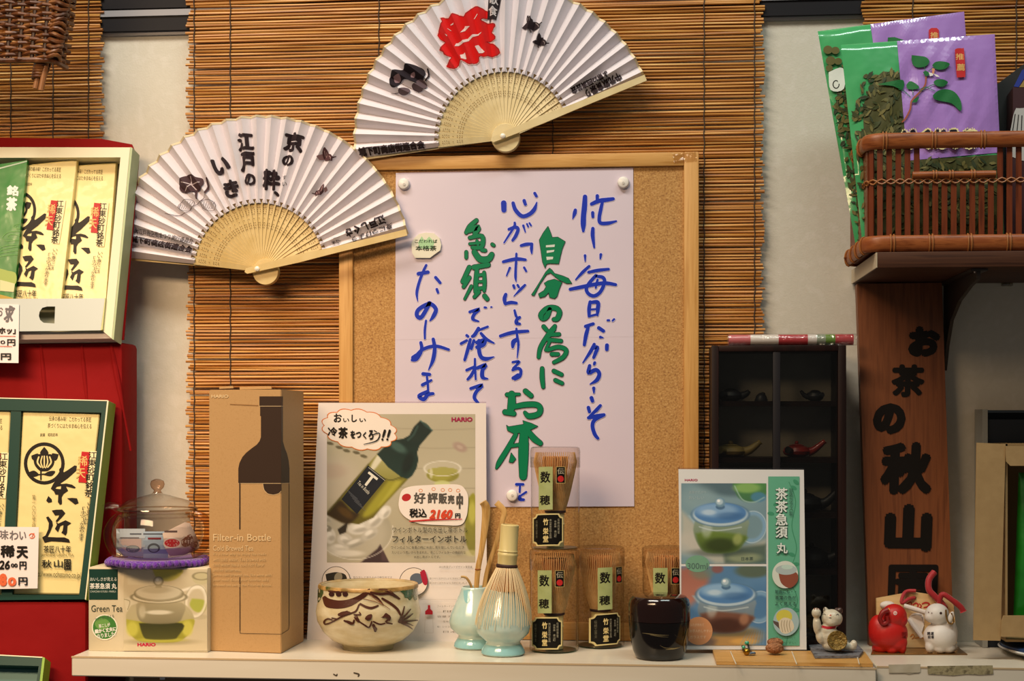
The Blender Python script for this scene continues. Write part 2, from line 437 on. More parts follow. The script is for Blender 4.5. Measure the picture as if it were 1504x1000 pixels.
import numpy as np
def rgb(h): h = h.lstrip('#'); return np.array([int(h[i:i + 2], 16) / 255 for i in (0, 2, 4)])
class Pic:                                              # a printed photograph: soft shapes laid into a fine colour grid on the sheet
    def __init__(s, x0, y0, x1, y1, step, base):
        s.nx = int((x1 - x0) / step); s.ny = int((y1 - y0) / step); s.X, s.Y = np.meshgrid(np.linspace(x0, x1, s.nx + 1), np.linspace(y0, y1, s.ny + 1))
        s.I = np.ones(s.X.shape + (3,)) * rgb(base); s.st = step
    def mix(s, a, c): s.I = s.I * (1 - a[..., None]) + (rgb(c) if isinstance(c, str) else c) * a[..., None]
    def ell(s, cx, cy, rx, ry, c, al=1, soft=.12, rot=0):
        t = radians(rot); u = (s.X - cx) * cos(t) + (s.Y - cy) * sin(t); v = -(s.X - cx) * sin(t) + (s.Y - cy) * cos(t)
        d = np.sqrt((u / rx) ** 2 + (v / ry) ** 2); a = np.clip((1 - d) / soft + .5, 0, 1); s.mix(al * a * a * (3 - 2 * a), c)
    def ring(s, cx, cy, rx, ry, w, c, al=1, rot=0, y0=-1e9, y1=1e9):
        t = radians(rot); u = (s.X - cx) * cos(t) + (s.Y - cy) * sin(t); v = -(s.X - cx) * sin(t) + (s.Y - cy) * cos(t)
        d = np.abs(np.sqrt((u / rx) ** 2 + (v / ry) ** 2) - 1) * min(rx, ry); a = np.clip((w - d) / w + .2, 0, 1) * ((s.Y >= y0) & (s.Y <= y1)); s.mix(al * a, c)
    def poly(s, pts, c, al=1, soft=10, c2=None, smooth=False):
        if isinstance(pts, str): pts = [tuple(map(float, q.split(','))) for q in pts.split()]
        if smooth: pts = catmull(list(pts) + [pts[0]], 4)[:-1]
        D = np.full(s.X.shape, 1e9); ins = np.zeros(s.X.shape, bool); n = len(pts)
        for i in range(n):
            (ax, ay), (bx, by) = pts[i], pts[(i + 1) % n]; dx, dy = bx - ax, by - ay; L = dx * dx + dy * dy or 1
            t = np.clip(((s.X - ax) * dx + (s.Y - ay) * dy) / L, 0, 1); D = np.minimum(D, np.hypot(s.X - ax - t * dx, s.Y - ay - t * dy))
            if ay != by: ins ^= ((ay > s.Y) != (by > s.Y)) & (s.X < (bx - ax) * (s.Y - ay) / (by - ay) + ax)
        sd = np.where(ins, D, -D); a = np.clip(sd / soft + .5, 0, 1); a = al * a * a * (3 - 2 * a)
        if c2:
            y0 = min(p[1] for p in pts); y1 = max(p[1] for p in pts); t = np.clip((s.Y - y0) / (y1 - y0), 0, 1)[..., None]; s.mix(a, rgb(c) * (1 - t) + rgb(c2) * t)
        else: s.mix(a, c)
    def line(s, pts, w, c, al=1):
        q = catmull([tuple(map(float, p.split(','))) for p in pts.split()], 6); D = np.full(s.X.shape, 1e9)
        for (ax, ay), (bx, by) in zip(q, q[1:]):
            dx, dy = bx - ax, by - ay; L = dx * dx + dy * dy or 1; t = np.clip(((s.X - ax) * dx + (s.Y - ay) * dy) / L, 0, 1); D = np.minimum(D, np.hypot(s.X - ax - t * dx, s.Y - ay - t * dy))
        s.mix(al * np.clip((w - D) / w + .3, 0, 1), c)
    def mottle(s, sc, amt, seed=1, sx=1.0, sy=1.0):
        r = np.random.RandomState(seed); n = np.zeros(s.X.shape)
        for k in range(5):
            a, b, p, q = r.uniform(-1, 1), r.uniform(-1, 1), r.uniform(0, 6), r.uniform(.6, 2.2); n += np.sin((s.X * a * sx + s.Y * b * sy) / sc * q + p + 1.5 * np.sin(s.Y * sy / sc * .7 + k))
        s.I = np.clip(s.I + amt * n[..., None] / 5, 0, 1)
    def put(s, pr, nm, parent, rough=.35, coat=.45):
        h = pr.up(); w = s.nx + 1; vs = [pr.w(x, y, h) for x, y in zip(s.X.ravel(), s.Y.ravel())]
        fs = [(j * w + i, j * w + i + 1, (j + 1) * w + i + 1, (j + 1) * w + i) for j in range(s.ny) for i in range(s.nx)]
        m = MATS.get('photo_print_paper')
        if not m:
            m = mat('photo_print_paper', '#ffffff', rough, coat=coat, coatr=.07, bump=.08, bscale=14, bdist=.01); nt = m.node_tree
            at = nt.nodes.new('ShaderNodeAttribute'); at.attribute_name = 'print'; nt.links.new(at.outputs['Color'], nt.nodes['Principled BSDF'].inputs['Base Color'])
        o = MB().add(vs, fs).build(nm, m, parent, smooth=False); C = np.clip(s.I, 0, 1); L = np.where(C <= .04045, C / 12.92, ((C + .055) / 1.055) ** 2.4).reshape(-1, 3)
        at = o.data.color_attributes.new('print', 'FLOAT_COLOR', 'POINT'); at.data.foreach_set('color', np.concatenate([L, np.ones((len(L), 1))], 1).astype(np.float32).ravel()); return o
# ------------------------------------------------------------------ the setting
SZ = P(850, 941, -.035).z                       # top of the counter
wallm = mat('wall_paint', '#d5d0c2', .8, var=['#d2cdbe', '#d8d3c6'], vscale=(60, 60, 60), bump=.12, bscale=420)
MB().box((-1.6, 0, .3), (1.2, .06, 2.6)).build('wall_back', wallm, smooth=False, tags=STR)
zr = lambda py: P(210, py, -.006).z
railm = mat('rail_black', '#1d1c20', .5, spec=.2); gm = mat('rail_grey', '#9a9aa0', .4)
rail = MB().box((-1.6, -.009, zr(13)), (1.2, 0, zr(-25))).box((-1.6, -.009, zr(46)), (1.2, 0, zr(25))).build('trim_1', railm, smooth=False, tags=STR)
MB().box((-1.6, -.011, zr(25)), (1.2, 0, zr(16))).build('trim_2', gm, smooth=False, tags=STR)
MB().box((-1.6, -.004, zr(51)), (1.2, 0, zr(46))).build('trim_3', gm, smooth=False, tags=STR)
# ------------------------------------------------------------------ counters
white = mat('laminate_white', '#ddd5c4', .3, spec=.5, var='#d6cdba', vscale=(4, 30, 30))
edge = mat('laminate_edge', '#c4ab86', .5)
XS = P(105, 964, -.205).x; XM = P(1290, 982, -.205).x
def counter(x0, x1, yf, label, th):
    t = thing('display_counter', label, 'counter', ((x0 + x1) / 2, yf / 2, SZ - th))
    MB().box((x0, yf, SZ - th), (x1, 0, SZ), .0012, segs=1).build('countertop', white, t)
    MB().box((x0, yf - .0004, SZ - .0016), (x1, yf + .0008, SZ + .0002)).build('edge_line', edge, t, smooth=False)
    return t
ca = counter(XS, XM - .002, -.205, 'white laminate counter carrying the tea wares, with a thin tan edge line', .0225)
MB().box((XS + .06, -.17, SZ - .30), (XM - .03, -.01, SZ - .0225)).build('base_cabinet', mat('base_brown', '#6d5137', .6), ca, smooth=False)
MB().lathe(P(239, 996, -.19) + Vector((0, 0, -.001)), [(0, 0), (.004, 0), (.004, .004), (.002, .006), (0, .006)], 12).build('screw', mat('steel', '#b9bcc4', .25, 1), ca)
pr = Print(vplane(-.205), ca, h=.0004)
for sp in ('2:490,990 494,992 495,990', '2.2:520,988 527,990 526,993'): pr.stroke('scuff_mark', ink('#4b4133'), sp)
pr.flush()
cb = counter(XM + .0005, .62, -.192, 'white counter under the sheep figurines and cardboard box, with two scraped label marks', .055)
pr = Print(vplane(-.192), cb, h=.0006)
tape = mat('old_tape', '#8f8562', .8, var=['#a89d78', '#6c6247'], vscale=(160, 160, 160))
pr.poly('label_mark', mat('tape_trace', '#b5ab93', .8, var='#c2b9a4', vscale=(60, 60, 60)), '1305,976 1352,975 1352,987 1335,990 1325,988 1306,988')
pr.poly('label_mark', tape, '1362,978 1458,977 1459,990 1440,991 1420,990 1400,992 1385,991 1363,990')
pr.line('label_mark', ink('#7d7460'), 1306, 988.5, 1350, 988, .8); pr.flush()
# ------------------------------------------------------------------ bamboo blinds
bamboo = mat('bamboo_slat', '#6b3f1a', .42, spec=.45, var=['#a8692a', '#cf9448', '#e8c07c'], vscale=(6, 30, 420), vr=(.30, .70), detail=5)
cordm = mat('blind_cord', '#3a2f26', .8)
def blind(label, xl, xr, ytop, ybot, cords, seed, dark=None):
    rnd = random.Random(seed); Yb = -.0115
    zt = P((xl + xr) / 2, ytop, Yb).z; zb = P((xl + xr) / 2, ybot, Yb).z
    X0 = P(xl, 400, Yb).x; X1 = P(xr, 400, Yb).x
    t = thing('bamboo_blind', label, 'blind', ((X0 + X1) / 2, Yb, zb))
    b = MB(); z = zb; nseg = max(3, int((X1 - X0) / .07))
    while z < zt:
        r = rnd.uniform(.0014, .0021); a = X0 + rnd.uniform(-.004, .003); e = X1 + rnd.uniform(-.003, .004)
        tl = rnd.uniform(-.0012, .0012); ph = rnd.uniform(0, 6); am = rnd.uniform(.0002, .0009); path = []; rr = []
        for i in range(nseg + 1):
            u = i / nseg; path.append((a + (e - a) * u, Yb + rnd.uniform(-.0004, .0004), z + tl * (u - .5) + am * sin(ph + u * 9))); rr.append(r * rnd.uniform(.9, 1.05))
        b.tube(path, rr, 6); z += rnd.uniform(.0037, .0044)
    b.build('slats', bamboo, t, sharp=60)
    for px in cords:
        x = P(px, 300, Yb).x; pts = []; z = zb; k = 0
        while z < zt: pts.append((x + .0006 * sin(k * 1.7), Yb - .0024, z)); z += .006; k += 1
        MB().tube(pts, .0007, 5).build('cord', cordm, t)
    return t
blind('brown bamboo blind half covered by the hanging wicker basket', -40, 150, -30, 216, (17, 79, 131), 3)
blind('wide bamboo blind hanging behind the cork board and the two paper fans', 277, 1119, -30, 936, (286, 339, 557, 812, 1034, 1108), 5)
blind('short bamboo blind behind the purple tea bags and wide basket', 1268, 1560, -30, 225, (1340, 1492), 9)
# ------------------------------------------------------------------ cork board
pine = mat('pine', '#c8924c', .5, var=['#d3a05a', '#be8842'], vscale=(14, 40, 300))
pineh = mat('pine_level', '#c8924c', .5, var=['#d3a05a', '#be8842'], vscale=(14, 40, 200))
pinev = mat('pine_upright', '#c8924c', .5, var=['#d3a05a', '#bd8741'], vscale=(260, 40, 9))
cork = mat('cork', '#96683a', .85, var=['#b38448', '#bf9054', '#cfa568'], vscale=(480, 480, 480), vr=(.3, .72), bump=.25, bscale=500)
cbt = thing('cork_board', 'cork board with a light pine frame holding the handwritten poster', 'cork board', P(760, 940, -.02))
yf, yb = -.036, -.0195
def bx(x0, y0, x1, y1, ya=yf, ybk=yb):
    a = P(x0, y1, ya); c = P(x1, y0, ya); return (min(a.x, c.x), ya, min(a.z, c.z)), (max(a.x, c.x), ybk, max(a.z, c.z))
zt = P(1024, 222.5, yf).z; zti = P(1003, 243, yf).z; zbi = P(900, 915, yf).z; zb = SZ + .0005
xl = P(497.5, 560, yf).x; xli = P(518, 560, yf).x; xr = P(1026.5, 500, yf).x; xri = P(1004.5, 500, yf).x
MB().box((xl, yf, zb), (xli, yb, zt), .0015).build('frame_stile', pinev, cbt)
MB().box((xri, yf, zb), (xr, yb, zt), .0015).build('frame_stile', pinev, cbt)
MB().box((xli, yf + .0005, zti), (xri, yb, zt), .0012).build('frame_rail', pineh, cbt)
MB().box((xli, yf + .0005, zb), (xri, yb, zbi), .0012).build('frame_rail', pineh, cbt)
MB().box((xli - .003, -.031, zb + .004), (xri + .003, yb - .001, zt - .004)).build('cork_panel', cork, cbt, smooth=False)
pr = Print(vplane(yf), cbt, h=.0004); tp = clear('clear_tape', '#f4ecdc', 1.5, .12, 2.5, bump=.9, bscale=160)
pr.poly('clear_tape', tp, '988,226 1022,222 1024,237 990,240'); pr.flush()
# ------------------------------------------------------------------ handwritten poster
paper = mat('poster_paper', '#d4c7d6', .4, spec=.35, coat=.25, coatr=.25, var='#d9cdda', vscale=(5, 5, 5))
pp = vplane(-.0318)
po = thing('handwritten_poster', 'large pale poster with blue and green brush lettering pinned to the cork board', 'poster', P(755, 743, -.0318))
MB().slab(pp, [(581.5, 254), (930, 246.5), (930.5, 494.5), (580.5, 499)], 0, .0005).build('upper_sheet', paper, po, smooth=False)
MB().slab(pp, [(580.5, 496), (930.5, 491.5), (931.5, 743.5), (580, 745)], 0, .0004).build('lower_sheet', paper, po, smooth=False)
lamf = clear('film_edge', '#f6f2f4', 1.5, .1, 2.0)
MB().slab(pp, [(581.5, 256), (930, 248.5), (930.5, 245), (700, 250), (650, 250.5), (590, 252.5)], .0003, .0006).build('laminate_film', lamf, po, smooth=False)
BLUE = [(830, 280, 6.667, '38:100,190 92,225 75,275,.3|52:195,60 190,150 180,250 178,330 178,395,.5|40:315,50 315,95|42:260,130 330,100 400,90 470,80|38:270,215 272,255|36:365,110 350,180 335,260 345,315 420,318 500,298,.5|40:272,370 270,440 285,555,.5|32:195,635 197,690,.4|34:350,625 345,665,.5|32:235,740 170,800 105,870,.5|34:230,798 320,780 425,768|38:50,965 150,945 300,915 400,905 495,920|36:300,830 240,900 208,960 230,1010 285,1030 345,990 385,900 370,850 310,838|26:318,870 305,920 300,950'),
(830, 420, 6.667, '38:245,155 235,220 235,295|40:260,160 320,160 320,230 315,285,.6|24:250,230 310,225|28:240,295 300,280|26:430,335 415,335|26:480,325 465,340|40:200,395 275,370|40:225,405 205,480 188,575|44:330,410 375,440|34:345,500 370,505,.4|36:285,570 250,640 175,750,.4|38:275,605 315,600 300,650 280,700|46:410,580 408,620|34:290,750 285,765|40:240,780 230,850 300,820 335,860 310,920 245,960,.3'),
(830, 540, 6.667, '40:280,200 282,245,.4|46:258,295 268,325|42:228,390 238,430|36:345,370 300,420 220,490,.4|40:230,490 300,475 380,460|38:380,462 290,510 268,570 290,650 320,690'),
(720, 270, 8.333, '80:165,235 168,320|50:280,235 310,320 390,395 480,370 540,310 570,225,.3|50:415,205 430,250|44:545,115 565,150|34:300,475 290,530 170,720,.6|44:230,555 310,530 340,560 310,640 275,690|36:405,510 430,590,.4|28:450,490 465,525|28:480,480 500,510|44:380,755 440,740 510,735|40:510,735 505,790 508,850,.5'),
(720, 370, 8.333, '32:320,20 318,100 312,200 310,310 318,365,.3|44:160,120 260,95 340,85 430,95|36:240,195 200,290,.5|34:415,190 440,235|40:285,410 295,440|36:335,405 350,430|36:425,405 370,460 290,540,.3|50:190,520 175,570 180,625|44:185,635 250,618 320,625|34:298,715 315,780 330,800|44:360,800 325,830 320,870 360,880'),
(720, 470, 8.333, '46:125,195 220,165 320,145 460,135|32:320,105 330,200 345,300 330,460,.4|60:320,240 285,270 275,330,.6|34:275,515 355,510 280,590|40:275,610 340,590 375,620 360,690 300,725|50:280,710 340,670'),
(730, 640, 6.667, '34:190,475 255,475|26:225,490 222,550|26:285,550 240,580|34:225,590 222,620 260,625'),
(660, 440, 6.667, '34:200,120 290,95 245,140 230,190 285,212,.5|26:345,76 360,78|20:408,72 415,72|34:170,350 182,360|34:115,430 170,400|36:205,390 180,490 150,590|38:285,280 250,340 225,360|30:285,300 375,265|34:310,330 360,385 435,425,.5|36:240,400 215,480|46:270,420 340,400 330,440 270,465|40:290,400 290,490 310,560 360,580 435,560,.3|26:250,580 252,680 258,780|34:170,690 250,655|34:250,670 215,740 180,780|40:270,670 355,640 325,690 325,760 375,775,.4|36:210,870 320,838 265,900 245,960 280,1010'),
(590, 330, 8.333, '36:300,495 260,580 215,700 185,830 195,935,.3|56:205,600 320,580|46:415,645 470,710|40:430,790 445,830'),
(590, 430, 5.882, '36:240,85 220,130 165,215 130,190 150,140 240,95 295,140 275,200 245,240,.4|22:210,240 200,320 200,395|32:165,430 172,490 130,570 90,580|46:100,560 160,520|30:110,560 180,490 290,460 405,490|34:272,400 285,480 270,580 232,665,.3|38:185,700 240,705|36:180,795 255,755,.6|22:215,700 225,790 230,870|34:225,850 150,890 190,920 225,880 270,870')]
GREEN = [(770, 320, 8.333, 'p290,105 325,190 340,240 410,235 500,290 465,370 440,470 420,560 310,555 270,565 255,610 225,540 205,400 185,270 235,180|w265,335 375,325 370,355 265,360|w275,400 370,390 360,415 275,430|w270,475 355,475 350,505 275,515|p310,615 340,640 370,680 470,710 540,740 580,800 520,800 430,760 320,670 270,690 190,810 120,950 90,940 150,850 230,720 265,660|p245,800 290,770 370,750 460,790 430,860 400,960 370,985 310,970 300,910 250,960 190,975 175,930 240,890 270,840'),
(770, 430, 6.667, '48:250,160 220,230 180,250 165,210 230,150 310,150 345,190 325,250 290,260|46:190,330 220,365|40:300,325 240,400 160,530 140,630|44:230,410 340,405|44:240,460 360,470|40:230,560 330,530 410,560 380,630 290,680|44:270,600 330,600|50:290,350 240,420|34:250,470 210,560|44:175,740 175,830 185,920|46:290,765 365,800|44:305,855 370,885'),
(660, 310, 6.667, '44:265,90 200,150 165,210|56:190,190 280,160 250,220|40:200,260 320,245 315,350 225,355|30:200,320 300,310|30:270,290 280,330|38:165,400 165,455|60:245,400 300,470 380,470 415,425|44:320,380 350,385|38:420,325 435,335|50:195,550 130,690|44:195,650 140,740|36:215,735 150,860,.6|56:240,550 380,525|44:270,560 260,690 255,790|36:340,600 345,700 340,780|36:265,630 345,620|30:270,690 340,690|40:265,760 345,750|40:290,790 245,840|50:345,830 370,860'),
(720, 560, 6.667, '75:210,125 210,220 195,300|46:165,130 285,125,.5|60:145,300 230,315|52:230,250 340,228 450,228 490,265 470,320 380,340 340,305,.6|56:345,95 400,140|p160,430 180,445 240,435 330,420 320,385 400,410 465,440 340,500 230,510 170,480|46:250,520 170,660 90,790 60,850,.4|60:380,500 430,560 490,605|40:215,630 360,610|95:330,520 325,700 322,930,.75|p205,700 250,760 220,795 185,790')]
bl = ink('#1e38b4', .35); gr = ink('#0c7a50', .35); dk = ink('#1a2a26', .4); rim_b = ink('#d5cdf0', .4); rim_g = ink('#d2d8d0', .4)
pr = Print(pp, po, h=.00062)
def calligraphy(data, nm, m, mo, grow):
    b0 = pr.h; lay = (b0, b0 + 2e-4, b0 + 4e-4, b0 + 6e-4)
    for ox, oy, sc, st in data:
        pr.crop(ox, oy, sc)
        for s in st.split('|'):
            if s[0] in 'pw':
                if s[0] == 'w': pr.h = lay[3]; pr.poly('paper_gap', rim_g, s[1:]); continue
                pr.h = lay[2] - pr.step; pr.poly(nm, m, s[1:])
                q = [tuple(map(float, a.split(','))) for a in s[1:].split()]; q.append(q[0])
                for a, b in zip(q, q[1:]): pr.stroke('lettering_outline', mo, '%g:%g,%g,1 %g,%g,1' % (grow * sc, *a, *b), h=lay[1])
            else:
                pr.stroke('lettering_outline', mo, s, grow * sc, h=lay[1]); pr.stroke(nm, m, s, h=lay[2])
    pr.h = lay[3]
calligraphy(BLUE, 'lettering', bl, rim_b, 1.5)
calligraphy(GREEN, 'green_lettering', gr, dk, 1.3)
for o in pr.flush():
    if o.name.startswith('green'): o['label'] = 'green brush lettering with a thin dark outline'
# push pins
pinm = mat('pin_white', '#ece7e0', .3)
for px, py, lb in ((593.5, 270.5, 'white push pin at the corner of the poster nearest the small fan'), (915.5, 268.5, 'white push pin at the poster corner near the pine frame, with a grey dimple'), (752.5, 727.5, 'white push pin at the bottom of the poster beside the clear whisk cases')):
    t = thing('push_pin', lb, 'push pin', pp.at(px, py, .0006), 'push pins in the poster')
    MB().lathe(pp.at(px, py, .0006), [(.0062, 0), (.0072, .001), (.0072, .0035), (.0060, .0055), (.003, .0065), (0, .0066)], 24, axis=(0, -1, 0)).build('head', pinm, t)
    MB().lathe(pp.at(px, py, .0072), [(.0016, 0), (.0016, .0004), (0, .0004)], 12, axis=(0, -1, 0)).build('dimple', mat('pin_dimple', '#c9c3bb' if px < 900 else '#c9c3bb', .5), t)
# round sticker
rs = thing('round_tag', 'small round cream tag with green leaf mark stuck on the poster', 'tag', pp.at(627, 362, .001))
MB().slab(pp, [(605, 357), (609, 350), (616, 344), (626, 342), (638, 343), (646, 350), (648.5, 360), (647, 368), (640, 373), (632, 379), (610, 379), (606, 372)], .0007, .004).build('disc', mat('tag_cream', '#e3dfcb', .5), rs, smooth=False)
pr = Print(pp, rs, h=.0042).crop(590, 330, 8.333)
pr.poly('leaf_mark', ink('#a9d2a2'), '200,220 245,140 285,200 335,145 400,210 380,290 220,290')
pr.text('lettering', ink('#2d4a35'), 'こだわれば', 160, 180, 435, 222, bold=.02); pr.text('lettering', ink('#24392a'), '本格茶', 170, 255, 425, 318, bold=.02); pr.flush()
# ------------------------------------------------------------------ folding fans
leafm = mat('fan_paper', '#ddd6dc', .7); fanedge = mat('fan_bamboo', '#d8bf86', .45, var='#cfb477', vscale=(60, 60, 60))
fanpale = mat('fan_bamboo_pale', '#dccb9c', .45, var='#d3c08e', vscale=(60, 60, 60))
def fan(label, pv, a0, a1, R, ri, bm_, yc, deco, disc):
    pl = vplane(yc); c = pl.at(*pv); sc = (pl.at(pv[0] + 10, pv[1]) - pl.at(pv[0], pv[1])).length / 10
    t = thing('folding_fan', label, 'fan', c, 'paper fans on the wall')
    A0, A1 = radians(a0), radians(a1); N = 28; M2 = 2 * N; da = (A1 - A0) / M2; Rm = R * sc; rm = ri * sc; AMP = .0052
    def pleat(x, z):
        r = hypot(x, z); u = (atan2(z, x) - A0) / da
        if u < -10: u += 2 * pi / da
        u = min(max(u, 0), M2); f = abs(((u) % 2) - 1) * 2 - 1
        return f * AMP * r / Rm
    lf = MB(); v = []; f = []
    rad = [rm * .97, Rm * .6, Rm * .8, Rm]
    for i in range(M2 + 1):
        a = A0 + da * i
        for r in rad:
            x, z = cos(a) * r, sin(a) * r; v.append((c.x + x, c.y + pleat(x, z), c.z + z))
    k = len(rad)
    for i in range(M2):
        for j in range(k - 1): f.append((i * k + j, i * k + j + 1, (i + 1) * k + j + 1, (i + 1) * k + j))
    n = len(v); v += [(a, b + .0004, d) for a, b, d in v]; f += [tuple(q + n for q in reversed(g)) for g in f]
    f += [(i * k + k - 1, (i + 1) * k + k - 1, (i + 1) * k + k - 1 + n, i * k + k - 1 + n) for i in range(M2)]
    lf.add(v, f); leaf = lf.build('leaf', leafm, t, smooth=False)
    eb = MB()
    for i in range(M2):
        q = [A0 + da * i, A0 + da * (i + 1)]; o = []
        for a in q:
            for r in (Rm * .988, Rm * 1.002): x, z = cos(a) * r, sin(a) * r; o.append((c.x + x, c.y + pleat(x, z) - .0004, c.z + z))
        eb.add(o, [(0, 1, 3, 2)])
    eb.build('edge_band', mat('fan_edge', '#e0d0ac', .6), t, smooth=False)
    for i in range(N):                                        # the sticks
        a = A0 + (A1 - A0) * (i + .5) / N; hw = (A1 - A0) / N * .60; y = c.y + .004 - .00012 * i; r0 = .010
        pts = [(-.0022, -r0), (.0022, -r0), (rm * hw, rm * .985), (rm * hw * .5, rm * 1.0), (-rm * hw * .5, rm * 1.0), (-rm * hw, rm * .985)]
        w = [(c.x + cos(a) * d + sin(a) * s, y - .0011 * s / (rm * hw), c.z + sin(a) * d - cos(a) * s) for s, d in pts]
        MB().prism(w, (0, .0007, 0)).build('rib', bm_, t, smooth=False)
    pf = MB()
    for i in range(N):
        a = A0 + (A1 - A0) * (i + .5) / N; y = c.y + .004 - .00012 * i - .0012
        for r, ss in ((.62, (-.4, .4)), (.655, (-.55, .55)), (.69, (-.4, .4)), (.755, (0,)), (.82, (-.35, .35)), (.85, (-.55, .55)), (.88, (-.55, .55)), (.91, (-.35, .35))):
            for s in ss:
                aa = a + s * (A1 - A0) / N * .42; d = r * rm
                ctr = Vector((c.x + cos(aa) * d, y, c.z + sin(aa) * d)); o = [ctr + Vector((cos(q * pi / 3) * .0006, 0, sin(q * pi / 3) * .0006)) for q in range(6)]
                pf.add(o, [(0, 1, 2, 3, 4, 5)])
    pf.build('hole_shade_dots', ink('#765628'), t, smooth=False)  # flat dark dots, the shade inside the rib holes put in as colour
    tri = MB()
    for i in range(N):
        a = A0 + (A1 - A0) * i / N; d = rm * .99
        p0 = Vector((c.x + cos(a) * d, c.y - .0032, c.z + sin(a) * d)); e = Vector((cos(a), 0, sin(a))); g = Vector((sin(a), 0, -cos(a)))
        tri.add([p0 + e * .003 - g * .0022, p0 + e * .003 + g * .0022, p0 - e * .0025], [(0, 1, 2)])
    tri.build('leaf_notches', ink('#5c4526'), t, smooth=False)
    for s, aa in ((0, A0), (1, A1)):                          # guard sticks
        y = c.y - .0105 if s == 0 else c.y + .0055
        e = Vector((cos(aa), 0, sin(aa))); g = Vector((sin(aa), 0, -cos(aa))); w0, w1 = 6.6 * sc, 4.6 * sc
        pts = [c + e * (-16 * sc) + g * (w0 * .5), c + e * (-19 * sc), c + e * (-16 * sc) - g * (w0 * .7), c + e * (60 * sc) - g * w0, c + e * (110 * sc) - g * w1, c + e * Rm * 1.0 - g * w1, c + e * Rm * 1.0 + g * w1, c + e * (110 * sc) + g * w1, c + e * (60 * sc) + g * w0 * .8]
        if s: pts = [c + e * 0 + g * .001, c - g * .001, c + e * Rm - g * .003, c + e * Rm + g * .003]
        b = MB().prism([(p.x, y, p.z) for p in pts], (0, .0028 if s == 0 else .001, 0)); b.build('guard_stick', bm_, t, smooth=False)
    dc = pl.at(*disc[:2]); dr = disc[2] * sc
    MB().lathe((dc.x, c.y + .0055, dc.z), [(dr * .97, 0), (dr, .001), (dr, .0085), (dr * .96, .0095)], 32, axis=(0, -1, 0)).build('pivot_end', bm_, t)
    MB().lathe((c.x, c.y - .0105, c.z), [(.0032, 0), (.003, .0012), (.0015, .0022), (0, .0024)], 16, axis=(0, -1, 0)).build('rivet', mat('rivet_white', '#efe9da', .25), t)
    def conform(b):
        me = bpy.data.meshes.new('x'); me.from_pydata([tuple(q) for q in b.v], [], b.f); bm = bmesh.new(); bm.from_mesh(me); bpy.data.meshes.remove(me)
        for i in range(M2 + 1):
            a = A0 + da * i
            if not (0 < a < pi): continue
            bmesh.ops.bisect_plane(bm, geom=bm.verts[:] + bm.edges[:] + bm.faces[:], dist=1e-7, plane_co=c, plane_no=(sin(a), 0, -cos(a)))
        o = MB(); bm.verts.index_update()
        o.add([(q.co.x, q.co.y + pleat(q.co.x - c.x, q.co.z - c.z), q.co.z) for q in bm.verts], [[q.index for q in g.verts] for g in bm.faces]); bm.free(); return o
    pr = Print(pl, t, h=.0006, conform=conform); deco(pr); pr.flush()
    return t
fk = ink('#2e2226')
def butterfly(pr, T, which):
    keep = pr.T
    if which < 2:
        pr.crop(750, 10, 14.28); c1, c2 = fk, ink('#3b2c2e')
        if which == 0:
            pr.poly('butterfly_print', c1, '225,428 300,370 340,340 330,260 345,190 375,185 380,225 410,195 430,250 465,270 470,310 530,300 600,360 660,330 665,345 615,385 600,440 545,465 470,490 420,470 300,480')
            for q in ('14:345,290 360,240', '12:395,300 400,240', '16:520,330 570,380 590,430'): pr.stroke('butterfly_print', ink('#8f8280'), q)
            pr.line('butterfly_print', c1, 405, 480, 425, 530, 22)
        else:
            pr.poly('butterfly_print', c1, '450,738 480,715 550,710 560,640 580,580 605,550 630,590 640,635 685,625 685,670 730,700 760,760 810,750 810,768 755,785 720,825 680,815 640,795 610,810 500,780')
            for q in ('12:680,715 715,760 710,800',): pr.stroke('butterfly_print', ink('#8f8280'), q)
            pr.line('butterfly_print', c1, 575, 800, 575, 840, 20)
    else:
        pr.crop(450, 210, 11.11); c1, c2 = ink('#503336'), ink('#8d6c6c')
        if which == 2:
            pr.poly('butterfly_print', c2, '170,220 260,185 280,270 215,280'); pr.poly('butterfly_print', c1, '265,150 285,85 305,70 335,110 355,165 400,185 440,230 490,215 490,228 435,255 425,295 350,290 300,285 275,255 262,200')
            for q in ('10:295,130 300,220', '10:325,150 320,230', '10:370,210 400,240 405,280'): pr.stroke('butterfly_print', ink('#b39390'), q)
        else:
            pr.poly('butterfly_print', c2, '290,740 335,720 345,770 300,810'); pr.poly('butterfly_print', c1, '85,812 130,815 150,775 205,760 230,700 280,655 292,740 285,800 240,850 170,845 140,862 130,835 88,825')
            for q in ('9:260,700 250,790', '10:160,800 175,835', '10:200,790 220,830'): pr.stroke('butterfly_print', ink('#b39390'), q)
    pr.T = keep
